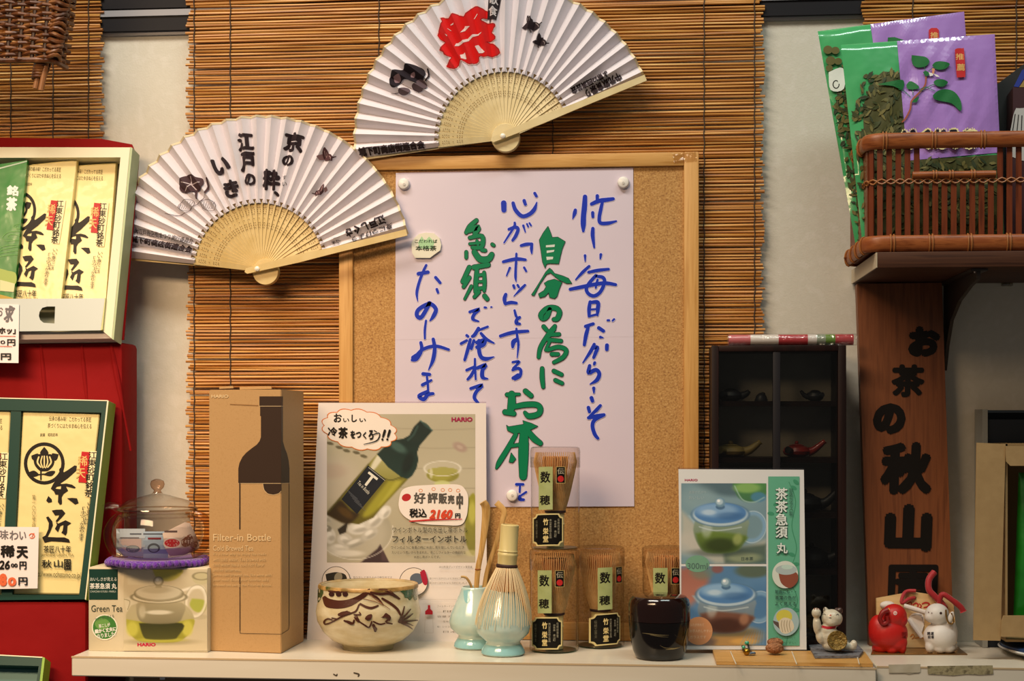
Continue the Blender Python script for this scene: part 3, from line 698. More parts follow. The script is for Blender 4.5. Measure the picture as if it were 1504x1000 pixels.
def deco1(pr):
    pr.crop(190, 160, 3.581)
    T = lambda s, x0, y0, x1, y1, r=0: pr.text('lettering', fk, s, x0, y0, x1, y1, rot=r, bold=.045)
    T('京', 815, 120, 915, 228, 8); T('の', 803, 240, 865, 302, 6); T('粋', 698, 316, 792, 430, 2); T('、', 760, 432, 790, 462); pr.text('lettering', fk, 'す', 806, 350, 828, 372); pr.text('lettering', fk, 'い', 806, 384, 828, 406)
    T('江', 565, 122, 652, 220, -5); T('戸', 582, 225, 660, 330, -4); T('の', 603, 340, 662, 404, -4); T('い', 438, 255, 528, 345, -18); T('き', 498, 372, 576, 466, -10)
    butterfly(pr, 0, 2); butterfly(pr, 0, 3)
    br = ink('#4b3538'); pk = ink('#cfbfc0')
    pr.poly('flower_print', br, '258,395 270,365 300,348 330,345 350,358 382,365 388,395 370,425 340,435 290,440 265,425', True)
    for q in ('5:322,395 322,355', '5:322,395 275,385', '5:322,395 370,385', '5:322,395 350,425', '5:322,395 290,430'): pr.stroke('flower_print', pk, q)
    pr.stroke('flower_print', br, '12:350,430 355,470'); pr.stroke('flower_print', br, '12:408,365 412,410 400,440'); pr.stroke('flower_print', br, '3:405,430 380,480 340,510 300,545 250,560 190,550')
    for cx, cy, r in ((300, 505, -20), (415, 505, 20)):
        pr.ring('flower_print', br, cx, cy, 42, 28, 2.5, rot=r)
        for k in range(-3, 4): pr.line('flower_print', br, cx + k * 11, cy - 18, cx + k * 9 - 6, cy + 20, 1.8)
    pr.text('lettering', fk, '江戸しぐさ', 1130, 590, 1352, 640, rot=159, bold=.04); pr.text('lettering', fk, '身につけよう', 1165, 632, 1390, 668, rot=160, bold=.02)
    pr.vtext('lettering', fk, '―粋―', 1062, 668, 1110, 730, bold=.01, rot=-15)
    pr.text('lettering', fk, '大江戸商店街まつり実行委員会', 20, 652, 336, 682, rot=10.5, bold=.01); pr.text('lettering', fk, '城下町商店街連合会', 8, 692, 332, 730, rot=10.5, bold=.05)
fan('white folding fan with black sayings and a morning glory, overlapping the cork board corner', (381, 396), 13, 174.3, 222, 99, fanedge, -.0465, deco1, (391, 399.5, 19))
def deco2(pr):
    pr.crop(510, 0, 3.342); rd = ink('#d3201f')
    pr.crop(630, 0, 9.09)
    ol = '160,245 190,230 260,245 320,185 380,190 465,225 565,105 620,92 720,115 780,150 812,190 815,232 720,245 690,275 790,310 880,325 885,350 835,440 885,490 885,525 840,545 770,560 850,585 930,650 945,700 910,745 840,755 690,745 670,770 665,820 600,855 540,850 480,820 420,800 395,860 370,910 340,920 240,890 235,875 295,785 300,760 240,750 200,725 195,700 145,670 215,555 150,520 115,470 130,400 180,290'
    q = [tuple(map(float, p.split(','))) for p in ol.split()]; h = pr.up() + 1e-4
    for u, w in zip(q, q[1:] + q[:1]): pr.stroke('emblem_edge', ink('#efc9c4'), '30:%g,%g,1 %g,%g,1' % (*u, *w), h=h)
    pr.h = h + 2e-4; pr.poly('red_emblem', rd, ol); h = pr.up() + 1e-4
    for u, w in zip(q, q[1:] + q[:1]): pr.stroke('red_emblem', ink('#a3161a'), '9:%g,%g,1 %g,%g,1' % (*u, *w), h=h)
    pr.h = h + 2e-4
    for p in ('420,440 480,345 550,360', '345,620 360,575 430,555 600,460 705,430 690,445 560,520 440,590', '615,625 660,600 745,690 670,715', '415,735 480,700 500,785 430,780', '590,245 645,185 652,195 612,240', '280,325 330,310 325,330 290,335', '243,378 250,376 297,400 290,406', '215,455 250,480 240,492'): pr.poly('emblem_gap', ink('#e6d6d4'), p)
    pr.crop(510, 0, 3.342)
    pr.poly('fan_banner', ink('#2b2428'), '695,-20 755,-20 732,98 686,92'); pr.vtext('lettering', ink('#d9d0d0'), '歌食', 700, -30, 742, 84, bold=.02, lean=8); pr.line('fan_banner', fk, 702, 90, 700, 110, 5)
    butterfly(pr, 0, 0); butterfly(pr, 0, 1)
    pr.poly('flower_print', ink('#231b22'), '205,385 225,345 270,340 285,315 330,318 375,340 382,375 350,405 320,400 280,390 255,410 240,430 215,425', True)
    pr.poly('flower_print', ink('#8a7078'), '225,375 255,365 262,395 235,405', True); pr.poly('flower_print', ink('#8a7078'), '310,360 330,355 330,375 312,378', True)
    for cx, cy, r in ((280, 448, 0), (345, 430, 20), (365, 412, 40)): pr.ell('flower_print', ink('#5a4a50'), cx, cy, 30, 19, r)
    pr.stroke('flower_print', fk, '9:395,340 398,375 385,395'); pr.line('flower_print', fk, 215, 458, 250, 455, 3)
    pr.text('lettering', fk, '中元飲食祭り', 1160, 395, 1355, 440, rot=152, bold=.04); pr.text('lettering', fk, 'よ第22回演芸会', 1090, 385, 1290, 424, rot=153, bold=.045)
    pr.text('lettering', fk, '城下町商店街連合会', 55, 706, 380, 748, rot=-7, bold=.055)
fan('white folding fan with a big red festival character, highest on the blind', (739.8, 202), 21.3, 186.8, 222, 99, fanpale, -.0465, deco2, (743, 203, 21))
# ------------------------------------------------------------------ red stepped stand and gift boxes
red = mat('red_cloth', '#840507', .8, spec=.2, bump=.25, bscale=18, bdist=.01)
X2 = XS - .004
st = thing('display_riser', 'red cloth covered riser under the silver gift box', 'riser', (-.75, -.05, SZ), 'red cloth covered risers')
st2 = thing('display_riser', 'red cloth covered riser at the end of the counter, under the green gift box', 'riser', (-.8, -.09, SZ - .2), 'red cloth covered risers')
z1 = P(100, 503, -.085).z; z2 = P(60, 884, -.16).z; xr1 = P(180, 560, -.085).x
MB().box((-.98, -.085, z2 + .0004), (xr1, -.028, z1), .006).build('cover', red, st)
MB().box((-.98, -.15, SZ - .20), (X2, -.012, z2), .006).build('cover', red, st2)
fb = MB()                                                     # loose folds of the cloth down the riser
for k, (x, w, a) in enumerate(((163, 5, .004), (120, 6, .003), (60, 8, .003))):
    pts = []; rr = []
    for i in range(14):
        q = P(x + 2.2 * i * (1 if k == 0 else .5), 506 + 12 * i, -.085); pts.append(q + Vector((0, a * .3, -.0))); rr.append(a * (.35 + .65 * sin(pi * min(1, (i + 1) / 9))))
    fb.tube(pts, rr, 10)
fb.build('cloth_fold', red, st)
creamp = mat('box_cream', '#e3dcbd', .5); boxg = mat('box_celadon', '#a9b78d', .5); silver = mat('box_silver', '#aab4b4', .42, .15); yel = mat('packet_cream', '#ecd994', .38, spec=.5, coat=.2, bump=.25, bscale=22, bdist=.006)
yel2 = mat('packet_gold', '#e3d292', .33, spec=.5, coat=.3, bump=.35, bscale=18, bdist=.006)
blk = ink('#191512', .4); redl = ink('#bb2126', .35); gold = ink('#d9b670', .35)
grp = mat('packet_green', '#177a28', .3, coat=.3, var='#0f6a22', vscale=(14, 14, 14), bump=.2, bscale=20, bdist=.006)
dkg = mat('box_green', '#0d3a31', .45, spec=.3); lime = mat('box_lime', '#7ea62c', .45)
b1 = lean(100, 500, -.108, 215, -.066)
def slabs(pl, par, nm, m, pts, h0, h1, smooth=False): return MB().slab(pl, pts, h0, h1).build(nm, m, par, smooth=smooth)
g1 = thing('gift_box', 'open silver gift box of cream and green tea packets on the upper step', 'gift box', b1.at(60, 500, -.02))
slabs(b1, g1, 'rim', creamp, [(-90, 216), (191, 216.5), (177, 231), (-90, 232)], 0, -.026)
slabs(b1, g1, 'rim', creamp, [(191, 216.5), (164, 497), (152, 487), (177, 231)], 0, -.026)
slabs(b1, g1, 'rim', mat('box_inner_floor', '#b3a6a0', .45), [(164, 497), (-90, 500), (-90, 488), (152, 487)], -.004, -.026)
slabs(b1, g1, 'back_panel', mat('box_inside', '#8c8a70', .6), [(-90, 218), (188, 218), (162, 495), (-90, 498)], -.024, -.0262)
slabs(b1, g1, 'side_panel', boxg, [(191.4, 216), (194.5, 217), (167, 499), (164.2, 497.5)], -.0005, -.027)
slabs(b1, g1, 'lid', red, [(-90, 201), (150, 204), (194, 212), (204, 236), (182, 499), (-90, 500)], -.0268, -.0282)
band = thing('packet_tray', 'pale silver tray band with a cut window across the tea packets', 'tray', b1.at(60, 484, 0), None)
slabs(b1, band, 'front_band', silver, [(-90, 439), (69, 438.5), (69, 450), (62, 452), (58, 458), (57, 464), (59, 470), (64, 474), (80, 475), (81, 450), (69.1, 450), (69.1, 438.5), (154, 438), (148, 485), (-90, 488)], .0035, .0026)
slabs(b1, band, 'end_flap', mat('box_yellowgreen', '#c9c98a', .5), [(155, 437.5), (153.8, 438), (147.8, 485), (150.5, 484)], .0035, -.008)
def packet(pl, label, m, pts, h, grp_, T, full=True, skip=()):
    t = thing('tea_packet', label, 'tea packet', pl.at(pts[2][0], pts[2][1], h - .005), grp_)
    b = MB(); xs = [p[0] for p in pts]; n = len(pts)
    cx = sum(p[0] for p in pts) / n; cy = sum(p[1] for p in pts) / n
    inn = [(cx + (x - cx) * .97, cy + (y - cy) * .985) for x, y in pts]
    b.slab(pl, pts, h - .0012, h - .006); v = [pl.at(x, y, h - .0012) for x, y in pts] + [pl.at(x, y, h) for x, y in inn]
    b.add(v, [(i, (i + 1) % n, (i + 1) % n + n, i + n) for i in range(n)] + [tuple(range(n, 2 * n))]); b.build('pouch', m, t, smooth=False)
    pr = Print(pl, t, h=h + .0002).aff(T)
    Lx = lambda nm, mm, s, x0, y0, x1, y1, **k: pr.text(nm, mm, s, x0, y0, x1, y1, **k)
    if 'top' not in skip:
        Lx('small_lettering', ink('#40381f'), '伝承の極み味！こだわってる茶匠', 72, 612, 134, 619, rot=1.5); Lx('small_lettering', ink('#40381f'), '茶づくりにはたゆまぬ心を伝える', 70, 622, 134.5, 629, rot=1)
        Lx('small_lettering', ink('#40381f'), '創業　昭和四年', 59, 636, 85, 641)
    if 'emblem' not in skip:
        pr.ring('emblem', blk, 65, 680.5, 27.5, 28.5, 5)
        pr.poly('emblem', blk, '65,656 71,664 69,668 61,668 59,664', True); pr.poly('emblem', blk, '46,669 56,666 52,676 47,674', True); pr.poly('emblem', blk, '86,667 76,666 80,676 84,674', True)
        pr.poly('emblem', blk, '49,674 56,667 65,668 75,667 80,674 78,684 71,691 65,692 58,691 51,683', True)
        for q in ('2.4:57,671 55,679 60,686', '2.4:65,670 65,686', '2.4:73,671 75,679 70,686', '2:62,670 60,679 63,687', '2:69,670 70,679 67,687'): pr.stroke('emblem', m, q)
        pr.line('emblem', blk, 60, 690, 60, 704, 2.2); pr.line('emblem', blk, 56, 697, 65, 696, 1.8)
        pr.poly('emblem', blk, '41,694 50,691 57,697 48,700', True); pr.poly('emblem', blk, '63,697 72,692 81,692 75,699', True)
    K = lambda p: [(50 + float(q.split(',')[0]) / 7.14, 670 + float(q.split(',')[1]) / 7.14) for q in p.split()]
    for p in ('262,140 275,120 292,122 312,168 345,150 425,95 448,100 442,150 350,232 280,280 235,320 205,365 175,340 200,290 240,235 272,195', '240,285 290,290 340,285 400,298 437,325 425,336 350,318 290,308 225,320', '285,300 335,318 357,360 310,392 290,425 292,500 270,508 250,480 254,402 222,400 205,360 225,340 280,345', '150,415 185,450 188,478 150,487 127,465', '345,440 400,436 450,440 467,490 430,505', '185,568 230,560 295,558 328,595 290,640 240,690 225,680 255,640 265,615 220,620', '125,640 150,630 190,680 197,720 170,790 140,845 240,850 320,850 365,870 378,905 280,895 180,890 110,905 85,850 120,830 150,760 155,700', '230,690 255,705 330,670 390,700 350,725 345,800 330,830 285,800 300,780 310,715 275,730 250,795 218,760 240,720'): pr.poly('brush_lettering', blk, K(p))
    x = 119
    pr.poly('red_label', redl, '120,663 132,664 127,709 115,708'); pr.vtext('red_label_lettering', gold if 'top' not in skip else gold, '稀天', 116, 668, 130, 704, bold=.01, lean=6)
    pr.poly('white_label', ink('#efe3b4'), '133,662 146,663 139,730 127,729'); pr.vtext('lettering', blk, '江東砂町銘茶', 130.5, 663, 143, 729, bold=.015, lean=7, gap=.02)
    pr.vtext('small_lettering', blk, 'いい香りには', 129, 737, 137, 770, lean=5); pr.vtext('small_lettering', blk, '「ホッ」があります', 119, 744, 127, 794, lean=4)
    Lx('lettering', blk, '茶匠八十年', 64, 801, 104, 812, bold=.01); Lx('small_lettering', ink('#6b5a28'), 'JAPANESE GREEN TEA', 60, 813, 108, 818)
    if full:
        for ch, q in (('秋', (61, 822, 76, 834)), ('山', (79, 822, 92, 833)), ('園', (94, 821, 104, 837))): Lx('lettering', blk, ch, *q, bold=.02)
        Lx('small_lettering', ink('#4a401c'), 'http://www.ochatomo.co.jp/', 48, 839, 119, 850, rot=2)
        pr.vtext('small_lettering', ink('#6b5a28'), '第一〇〇号品評会', 47, 726, 52, 790)
    pr.flush(); return t
packet(b1, 'cream tea packet nearest the right wall of the silver box', yel, [(100, 244), (171, 239), (156, 444), (82, 446)], -.0155, 'tea packets in the silver box', lambda x, y: (95 + (x - 69) * .84 - (y - 683) * .02, 317 + (y - 683) * .965), False)
packet(b1, 'cream tea packet in the middle of the silver box, half behind the green one', yel, [(18, 245), (114, 234), (90, 446), (8, 446)], -.0085, 'tea packets in the silver box', lambda x, y: (31 + (x - 69) * .84 - (y - 683) * .06, 313 + (y - 683) * .955), False)
t = thing('tea_packet', 'green tea packet with white characters and pale swirls in the silver box', 'tea packet', b1.at(10, 444, 0))
MB().slab(b1, [(-60, 250), (40, 235), (19, 446), (-70, 446)], -.0012, -.0066).build('pouch', grp, t, smooth=False)
pr = Print(b1, t, h=-.0009).crop(0, 220, 5.555); wht = ink('#e9e9df')
pr.poly('pale_seal', ink('#b9c9b0'), '-60,160 220,88 220,98 -60,172')
pr.text('lettering', wht, '銘', 55, 290, 152, 375, bold=.05, rot=4); pr.text('lettering', wht, '茶', 50, 385, 140, 500, bold=.05, rot=4)
sw = ink('#7cb35e')
for q in ('3:165,600 110,620 130,650 165,640', '3:150,615 125,630 145,642', '3:165,665 80,670 40,690 20,720 60,745 150,735', '3:160,700 90,690 60,715 100,730', '3:0,800 60,780 150,775', '3:0,820 80,800 150,790', '3:0,845 80,830 148,820', '3:0,870 70,860 145,855'): pr.stroke('swirl', sw, q)
pr.poly('pale_band', ink('#a3b262'), '0,968 60,985 130,1010 118,1100 0,1060', True); pr.poly('pale_band', ink('#cfd0a0'), '0,1060 60,1075 122,1092 112,1160 0,1150'); pr.poly('pale_band', ink('#b79a4a'), '0,1180 60,1195 108,1210 106,1225 0,1215'); pr.flush()
# lower box
b2 = lean(80, 880, -.152, 585, -.115)
g2 = thing('gift_box', 'open dark green gift box with lime sides leaning on the red stand', 'gift box', b2.at(40, 880, -.02))
slabs(b2, g2, 'rim', dkg, [(-90, 583), (157, 589), (149, 606), (-90, 600)], 0, -.022)
slabs(b2, g2, 'rim', dkg, [(157, 589), (124.5, 880), (116, 874), (149, 606)], 0, -.022)
slabs(b2, g2, 'rim', dkg, [(124.5, 880), (-90, 882), (-90, 872), (116, 874)], 0, -.022)
slabs(b2, g2, 'divider', dkg, [(16, 602), (31, 602), (18, 874), (2, 874)], -.001, -.02)
slabs(b2, g2, 'back_panel', mat('box_green_dark', '#0b2b26', .5), [(-90, 590), (152, 592), (121, 878), (-90, 880)], -.0205, -.023)
slabs(b2, g2, 'edge', creamp, [(-90, 581.6), (157.4, 587.6), (157.2, 589), (-90, 583)], .0004, -.023)
slabs(b2, g2, 'edge', creamp, [(157.4, 587.6), (159.5, 588.3), (126.3, 881), (124.6, 880)], .0004, -.0005)
slabs(b2, g2, 'side_panel', lime, [(157.6, 588), (160, 589), (126.8, 881.5), (124.6, 880)], -.0006, -.024)
packet(b2, 'gold tea packet with a ringed tea flower emblem in the dark green box', yel2, [(34, 603), (147, 607), (118, 873), (20, 872)], -.004, None, lambda x, y: (x, y))
packet(b2, 'gold tea packet cut by the frame edge, in the dark green box', yel2, [(-90, 602), (16, 602), (3, 873), (-100, 872)], -.004, None, lambda x, y: (x - 131, y + 2))
# price cards
cardm = mat('card_white', '#e3d9d8', .45)
c1 = thing('price_card', 'white handwritten price card clipped to the silver box', 'price card', b1.at(10, 532, .006), 'price cards')
MB().slab(b1, [(-60, 445), (28, 447), (27, 533), (-60, 532)], .0052, .0045).build('card', cardm, c1, smooth=False)
pr = Print(b1, c1, h=.0055).crop(0, 380, 5.555); gy = ink('#6f6a6c'); org = ink('#d6643c')
pr.text('lettering', gy, 'お', -30, 385, 25, 470, bold=.02); pr.text('lettering', gy, '求', 35, 380, 112, 520, bold=.03, rot=8); pr.text('lettering', gy, '゛', 95, 395, 125, 415, bold=.05)
pr.text('lettering', blk, 'ホッ」', -10, 560, 128, 615, bold=.05); pr.line('underline', org, -40, 630, 125, 632, 5); pr.text('lettering', blk, '0', 2, 665, 42, 695, bold=.03); pr.text('lettering', blk, '円', 58, 655, 125, 710, bold=.03)
pr.line('underline', org, -40, 712, 95, 714, 5); pr.text('lettering', blk, '円', 5, 770, 90, 825, bold=.04); pr.flush()
c2 = thing('price_card', 'white handwritten price card in front of the dark green box', 'price card', b2.at(20, 865, .006), 'price cards')
MB().slab(b2, [(-70, 773), (57, 774), (55, 864), (-70, 866)], .0062, .0055).build('card', cardm, c2, smooth=False)
pr = Print(b2, c2, h=.0065).crop(0, 760, 4.168)
for ch, q in (('味', (-8, 75, 52, 135)), ('わ', (58, 80, 112, 138)), ('い', (118, 85, 160, 135))): pr.text('lettering', gy, ch, *q, bold=.02)
pr.ring('swirl', org, 195, 112, 16, 14, 5, 180, 500); pr.line('swirl', org, 195, 118, 208, 95, 4)
pr.text('lettering', blk, '稀', 2, 168, 90, 245, bold=.045); pr.text('lettering', blk, '天', 100, 175, 172, 250, bold=.045)
pr.text('lettering', blk, '26', -5, 262, 62, 318, bold=.03, slant=.12); pr.text('lettering', blk, '00', 66, 280, 108, 305, bold=.05); pr.text('lettering', blk, '円', 118, 268, 162, 318, bold=.03)
pr.text('lettering', org, '8', -5, 342, 42, 420, bold=.06); pr.text('lettering', org, '0', 48, 365, 100, 420, bold=.06); pr.text('lettering', blk, '円', 112, 365, 168, 415, bold=.03); pr.flush()
b3 = lean(40, 1040, -.203, 965, -.178)
g3 = thing('gift_box', 'dark green gift box at the foot of the red stand, mostly below view', 'gift box', b3.at(20, 1060, -.02))
slabs(b3, g3, 'rim', dkg, [(-90, 958), (62, 966), (57, 978), (-90, 974)], 0, -.018); slabs(b3, g3, 'rim', dkg, [(62, 966), (44, 1120), (36, 1118), (57, 978)], 0, -.018)
slabs(b3, g3, 'back_panel', mat('box_teal', '#4d7a78', .5), [(-90, 960), (60, 968), (44, 1118), (-90, 1110)], -.016, -.019)
slabs(b3, g3, 'edge', creamp, [(-90, 956.5), (62.5, 964.5), (62, 966), (-90, 958)], .0004, -.019); slabs(b3, g3, 'side_panel', lime, [(62.5, 964.5), (66, 966), (48, 1120), (44, 1120)], -.0002, -.019)
# ------------------------------------------------------------------ boxes on the counter
def lid_quad(t, A, B, C, D, z0, z1, m, nm='carton', bev=.0008):
    bm = bmesh.new(); vs = [bm.verts.new((p.x, p.y, z)) for z in (z0, z1) for p in (A, B, C, D)]
    for f in ((3, 2, 1, 0), (4, 5, 6, 7), (0, 1, 5, 4), (1, 2, 6, 5), (2, 3, 7, 6), (3, 0, 4, 7)): bm.faces.new([vs[i] for i in f])
    bmesh.ops.bevel(bm, geom=bm.edges[:], offset=bev, segments=2, affect='EDGES'); bm.verts.index_update()
    return MB().add([v.co for v in bm.verts], [[v.index for v in f.verts] for f in bm.faces]).build(nm, m, t)
fy = -.165
A = PZ(130, 955, SZ); fy = A.y = -.165; xl_ = P(130, 900, fy).x; xr_ = P(305, 900, fy).x; ztb = P(200, 833.5, fy).z
tb = thing('teapot_carton', 'pale carton with a printed glass teapot, under the purple mat', 'carton', ((xl_ + xr_) / 2, -.13, SZ))
MB().box((xl_, fy, SZ), (xr_, -.092, ztb), .0008).build('carton', mat('carton_cream', '#cbbf9f', .45, var='#d6cbb0', vscale=(6, 6, 6)), tb)
pr = Print(vplane(fy), tb, h=.0003).crop(120, 690, 3.705)
dg_ = ink('#12382f')
pr.rect('print_panel', dg_, 40, 540, 196, 706); pr.text('lettering', ink('#dfe3d8'), 'おいしさが見える', 46, 584, 190, 605); pr.text('lettering', wht, '茶茶急須 丸', 44, 616, 190, 648, bold=.02); pr.text('lettering', ink('#c4cfc4'), 'CHACHA KYUSU -MARU-', 46, 656, 188, 667)
pr.text('lettering', ink('#2c3a30'), 'Green Tea', 52, 736, 222, 772)
pr.ell('print_seal', ink('#e7e4d2'), 125, 856, 70); pr.ell('print_seal', ink('#3f7a35'), 125, 856, 64); pr.ell('print_seal', ink('#6a9a4e'), 112, 838, 40, 30)
pr.text('lettering', ink('#4a5a44'), '丈夫に長く使える', 70, 796, 176, 814, rot=-12)
pr.text('seal_lettering', wht, '茶こしが', 92, 836, 155, 856, rot=-9, bold=.02); pr.text('seal_lettering', wht, '細かく丈夫に', 70, 860, 188, 884, rot=-8, bold=.04); pr.text('seal_lettering', wht, 'なりました！', 84, 886, 186, 910, rot=-8, bold=.02)
pc = Pic(228, 542, 683, 984, 3.7, '#cdc1a1')
pc.mix(np.clip((pc.Y - 542) / 442, 0, 1) * .5, '#bfb192'); pc.mix(np.clip(1 - (pc.X - 228) / 50, 0, 1), '#cbbf9f')
pc.poly('385,540 545,540 525,585 470,606 410,590', '#c9c148', .95, 12, '#b7b25a', True); pc.poly('250,540 385,540 385,625 250,625', '#d3caac', .7, 6)
pc.ell(652, 590, 50, 34, '#c4bb93', .9, .1); pc.ring(652, 578, 46, 20, 4, '#857c5c', .8); pc.poly('600,700 672,712 668,768 620,772 588,735', '#a9b04a', .95, 12, None, True); pc.ell(640, 800, 50, 14, '#b5a988', .6, .6)
pc.ring(622, 716, 52, 82, 9, '#e9e1cb', .9, 8); pc.line('550,655 600,642 650,638 665,650', 9, '#efe8d4', .95); pc.ring(622, 716, 61, 91, 2.5, '#8d8363', .5, 8)
pc.ell(430, 935, 190, 18, '#8f8462', .55, .8)
pc.poly('240,790 262,745 300,722 420,716 540,724 590,760 612,810 600,870 560,915 500,940 340,938 280,912 246,860', '#bdb391', .95, 9, '#9a915f', True)
pc.poly('243,812 330,826 420,830 520,826 610,812 600,868 560,914 500,938 340,936 280,910 248,860', '#aaa63a', .95, 8, '#8f8c2c', True); pc.ell(275, 866, 32, 40, '#c4c052', .8, .6); pc.ell(575, 862, 30, 42, '#c9c45a', .8, .6); pc.ell(430, 925, 130, 12, '#b9b54a', .7, .8)
pc.poly('312,834 546,834 524,905 490,922 370,922 335,905', '#33341a', .95, 10, '#4a4a20', True); pc.poly('296,722 544,722 548,800 504,834 350,834 304,800', '#b0a685', .95, 8, '#7d7558', True); pc.ell(420, 775, 70, 12, '#e9e4d0', .8, .7); pc.ell(330, 770, 18, 36, '#cfc7ab', .6, .8)
pc.poly('232,704 262,688 282,672 306,722 268,738 246,770', '#d3caad', .9, 6, None, True); pc.line('232,704 262,716 250,760', 2.5, '#827857', .8)
pc.ell(420, 692, 150, 34, '#ddd5ba', .95, .06); pc.ring(420, 692, 150, 34, 2.6, '#7d7456', .8); pc.ell(420, 680, 136, 36, '#9f9678', .9, .1); pc.ell(418, 664, 124, 42, '#d2cab0', .95, .15); pc.ell(405, 652, 80, 20, '#b8af92', .8, .7); pc.ring(420, 672, 132, 44, 2.2, '#867d60', .7)
pc.ell(418, 606, 28, 27, '#958c6e', .95, .1); pc.ell(416, 604, 20, 19, '#d9d2ba', .9, .4); pc.ell(412, 598, 9, 8, '#f2eedf', 1, .5); pc.poly('404,628 432,628 436,642 400,642', '#a49b7d', .9, 4)
pc.put(pr, 'photo_print', tb)
pr.text('logo', ink('#b3173f'), 'HARIO', 303, 941, 403, 961, bold=.06); pr.flush()
# mat + glass teapot
tpx, tpy = P(232, 820, -.13).x, -.132
pm = thing('teapot_mat', 'purple crocheted round mat on the teapot carton', 'mat', (tpx, tpy, ztb))
pur = mat('purple_wool', '#4b1488', .9, var=['#6a28a8', '#3a0d70'], vscale=(350, 350, 350), bump=.8, bscale=600, sheen=.5)
b = MB(); b.lathe((tpx, tpy, ztb), [(.05, .0005), (.0555, .003), (.0565, .006), (.053, .009), (.045, .0085), (0, .008)], 48)
b.build('pad', pur, pm)
b = MB()
for k in range(44):
    a = 2 * pi * k / 44; b.ball((tpx + cos(a) * .0565, tpy + sin(a) * .0565, ztb + .0052 + .001 * sin(a * 5)), .0042, .0042, .0042, 8, 6)
b.build('edge_stitches', pur, pm)
glass = clear('teapot_glass', '#fdfaf6', 1.45, .02, .9, edge=.72)
zc = (P(232, 800, tpy) - P(232, 799, tpy)).length; B0 = Vector((tpx, tpy, ztb + .009))
hz = lambda py: P(232, py, tpy).z - B0.z
tp = thing('glass_teapot', 'clear glass teapot holding folded leaflets on the purple mat', 'teapot', B0)
w = zc
rim_z = hz(752)
prof = [(0, .0008), (36 * w, .0008), (50 * w, .004), (62 * w, .014), (66 * w, .026), (64 * w, .038), (57 * w, .050), (51 * w, rim_z - .006), (50 * w, rim_z), (57 * w, rim_z + .002), (57.5 * w, rim_z + .0032)]
MB().lathe(B0, [(r, z + (.0003 if i < 2 else 0)) for i, (r, z) in enumerate(prof)], 48, caps='').build('body', glass, tp)
MB().lathe(B0, [(48 * w, rim_z - .03), (47 * w, rim_z - .008), (47 * w, rim_z)], 40, caps='').build('strainer', clear('steel_mesh', '#e2deda', 1.5, .3, .6), tp)
MB().tube([B0 + Vector((cos(t) * 57.5 * w, sin(t) * 57.5 * w, rim_z + .0036)) for t in [2 * pi * i / 48 for i in range(49)]], .0011, 8).build('rim', clear('rim_glass', '#e9ddd0', 1.5, .03, 2.0, edge=.5), tp)
lid = MB().lathe(B0, [(56 * w, rim_z + .0036), (58 * w, rim_z + .0046), (56 * w, rim_z + .006), (44 * w, hz(735)), (20 * w, hz(728)), (8 * w, hz(725)), (6 * w, hz(722))], 48, caps='').build('lid', glass, tp)
MB().lathe(B0, [(6 * w, hz(724)), (5 * w, hz(720)), (9 * w, hz(716)), (10.5 * w, hz(711)), (9 * w, hz(706)), (4 * w, hz(703.5)), (0, hz(703))], 24).build('knob', clear('knob_glass', '#f0dccb', 1.5, .03, 1.4, edge=.5), lid)
q = lambda x, y, dy=0: P(x, y, tpy + dy)
MB().tube([q(176, 747), q(168, 743), q(160, 742), q(152, 746)], [.006, .005, .0042, .0035], 16, caps=False).build('spout', glass, tp)
MB().tube(catmull([q(188, 753), q(170, 762), q(159, 780), q(162, 800), q(172, 814), q(186, 818)], 5), [.0052] * 26, 14).build('handle', clear('amber_glass', '#f0dcb8', 1.5, .04, 1.2, edge=.6), tp)
MB().tube(catmull([q(284, 753), q(300, 760), q(306, 775), q(303, 795), q(296, 808), q(283, 815)], 5), [.0045] * 26, 14).build('handle', clear('amber_glass', '#e8cfa0'), tp)
lf = Plane((tpx, tpy - .034, 0), (0, -1, .12))
cyl = Rev((tpx, tpy, B0.z), [(r * .94, z) for r, z in prof[2:9]])
fl = thing('leaflet', 'pale blue leaflet with tiny teapot pictures inside the glass teapot', 'leaflet', (tpx, tpy, B0.z + .002), 'leaflets in the glass teapot')
pr = Print(cyl, fl, h=-.002).crop(120, 690, 3.705)
pr.rect('sheet', ink('#a9b7c6'), 188, 320, 345, 470, 8, 6); pr.rect('sheet', ink('#9eb4cc'), 335, 335, 470, 480, 8, 6)
pr.rect('print', ink('#c9b9b8'), 205, 375, 325, 445, 6, 4); pr.ell('print', ink('#6f7a80'), 278, 430, 38, 20); pr.ell('print', ink('#98a4aa'), 278, 424, 30, 12); pr.ell('print', ink('#555c66'), 392, 425, 34, 26); pr.ell('print', ink('#8fa3b4'), 392, 428, 24, 18); pr.rect('print', ink('#7a3038'), 360, 368, 432, 378, 6, 1)
pr.rect('lettering', ink('#4f5561'), 262, 345, 325, 352, 6, 1); pr.rect('lettering', ink('#4f5561'), 335, 345, 440, 352, 8, 1); pr.rect('lettering', ink('#6d6a70'), 208, 366, 312, 372, 6, 1); pr.flush()
fl = thing('leaflet', 'white and pink leaflet with a red oval inside the glass teapot', 'leaflet', (tpx, tpy, B0.z + .003), 'leaflets in the glass teapot')
pr = Print(cyl, fl, h=-.0012).crop(120, 690, 3.705)
pr.poly('sheet', ink('#d9c3b6'), '440,345 500,315 560,285 588,288 610,330 640,395 640,430 560,462 480,470 455,430'); pr.poly('print', ink('#8a5544'), '540,385 590,350 606,390 570,420 545,410', True); pr.ell('print', ink('#a07a72'), 615, 410, 25, 22)
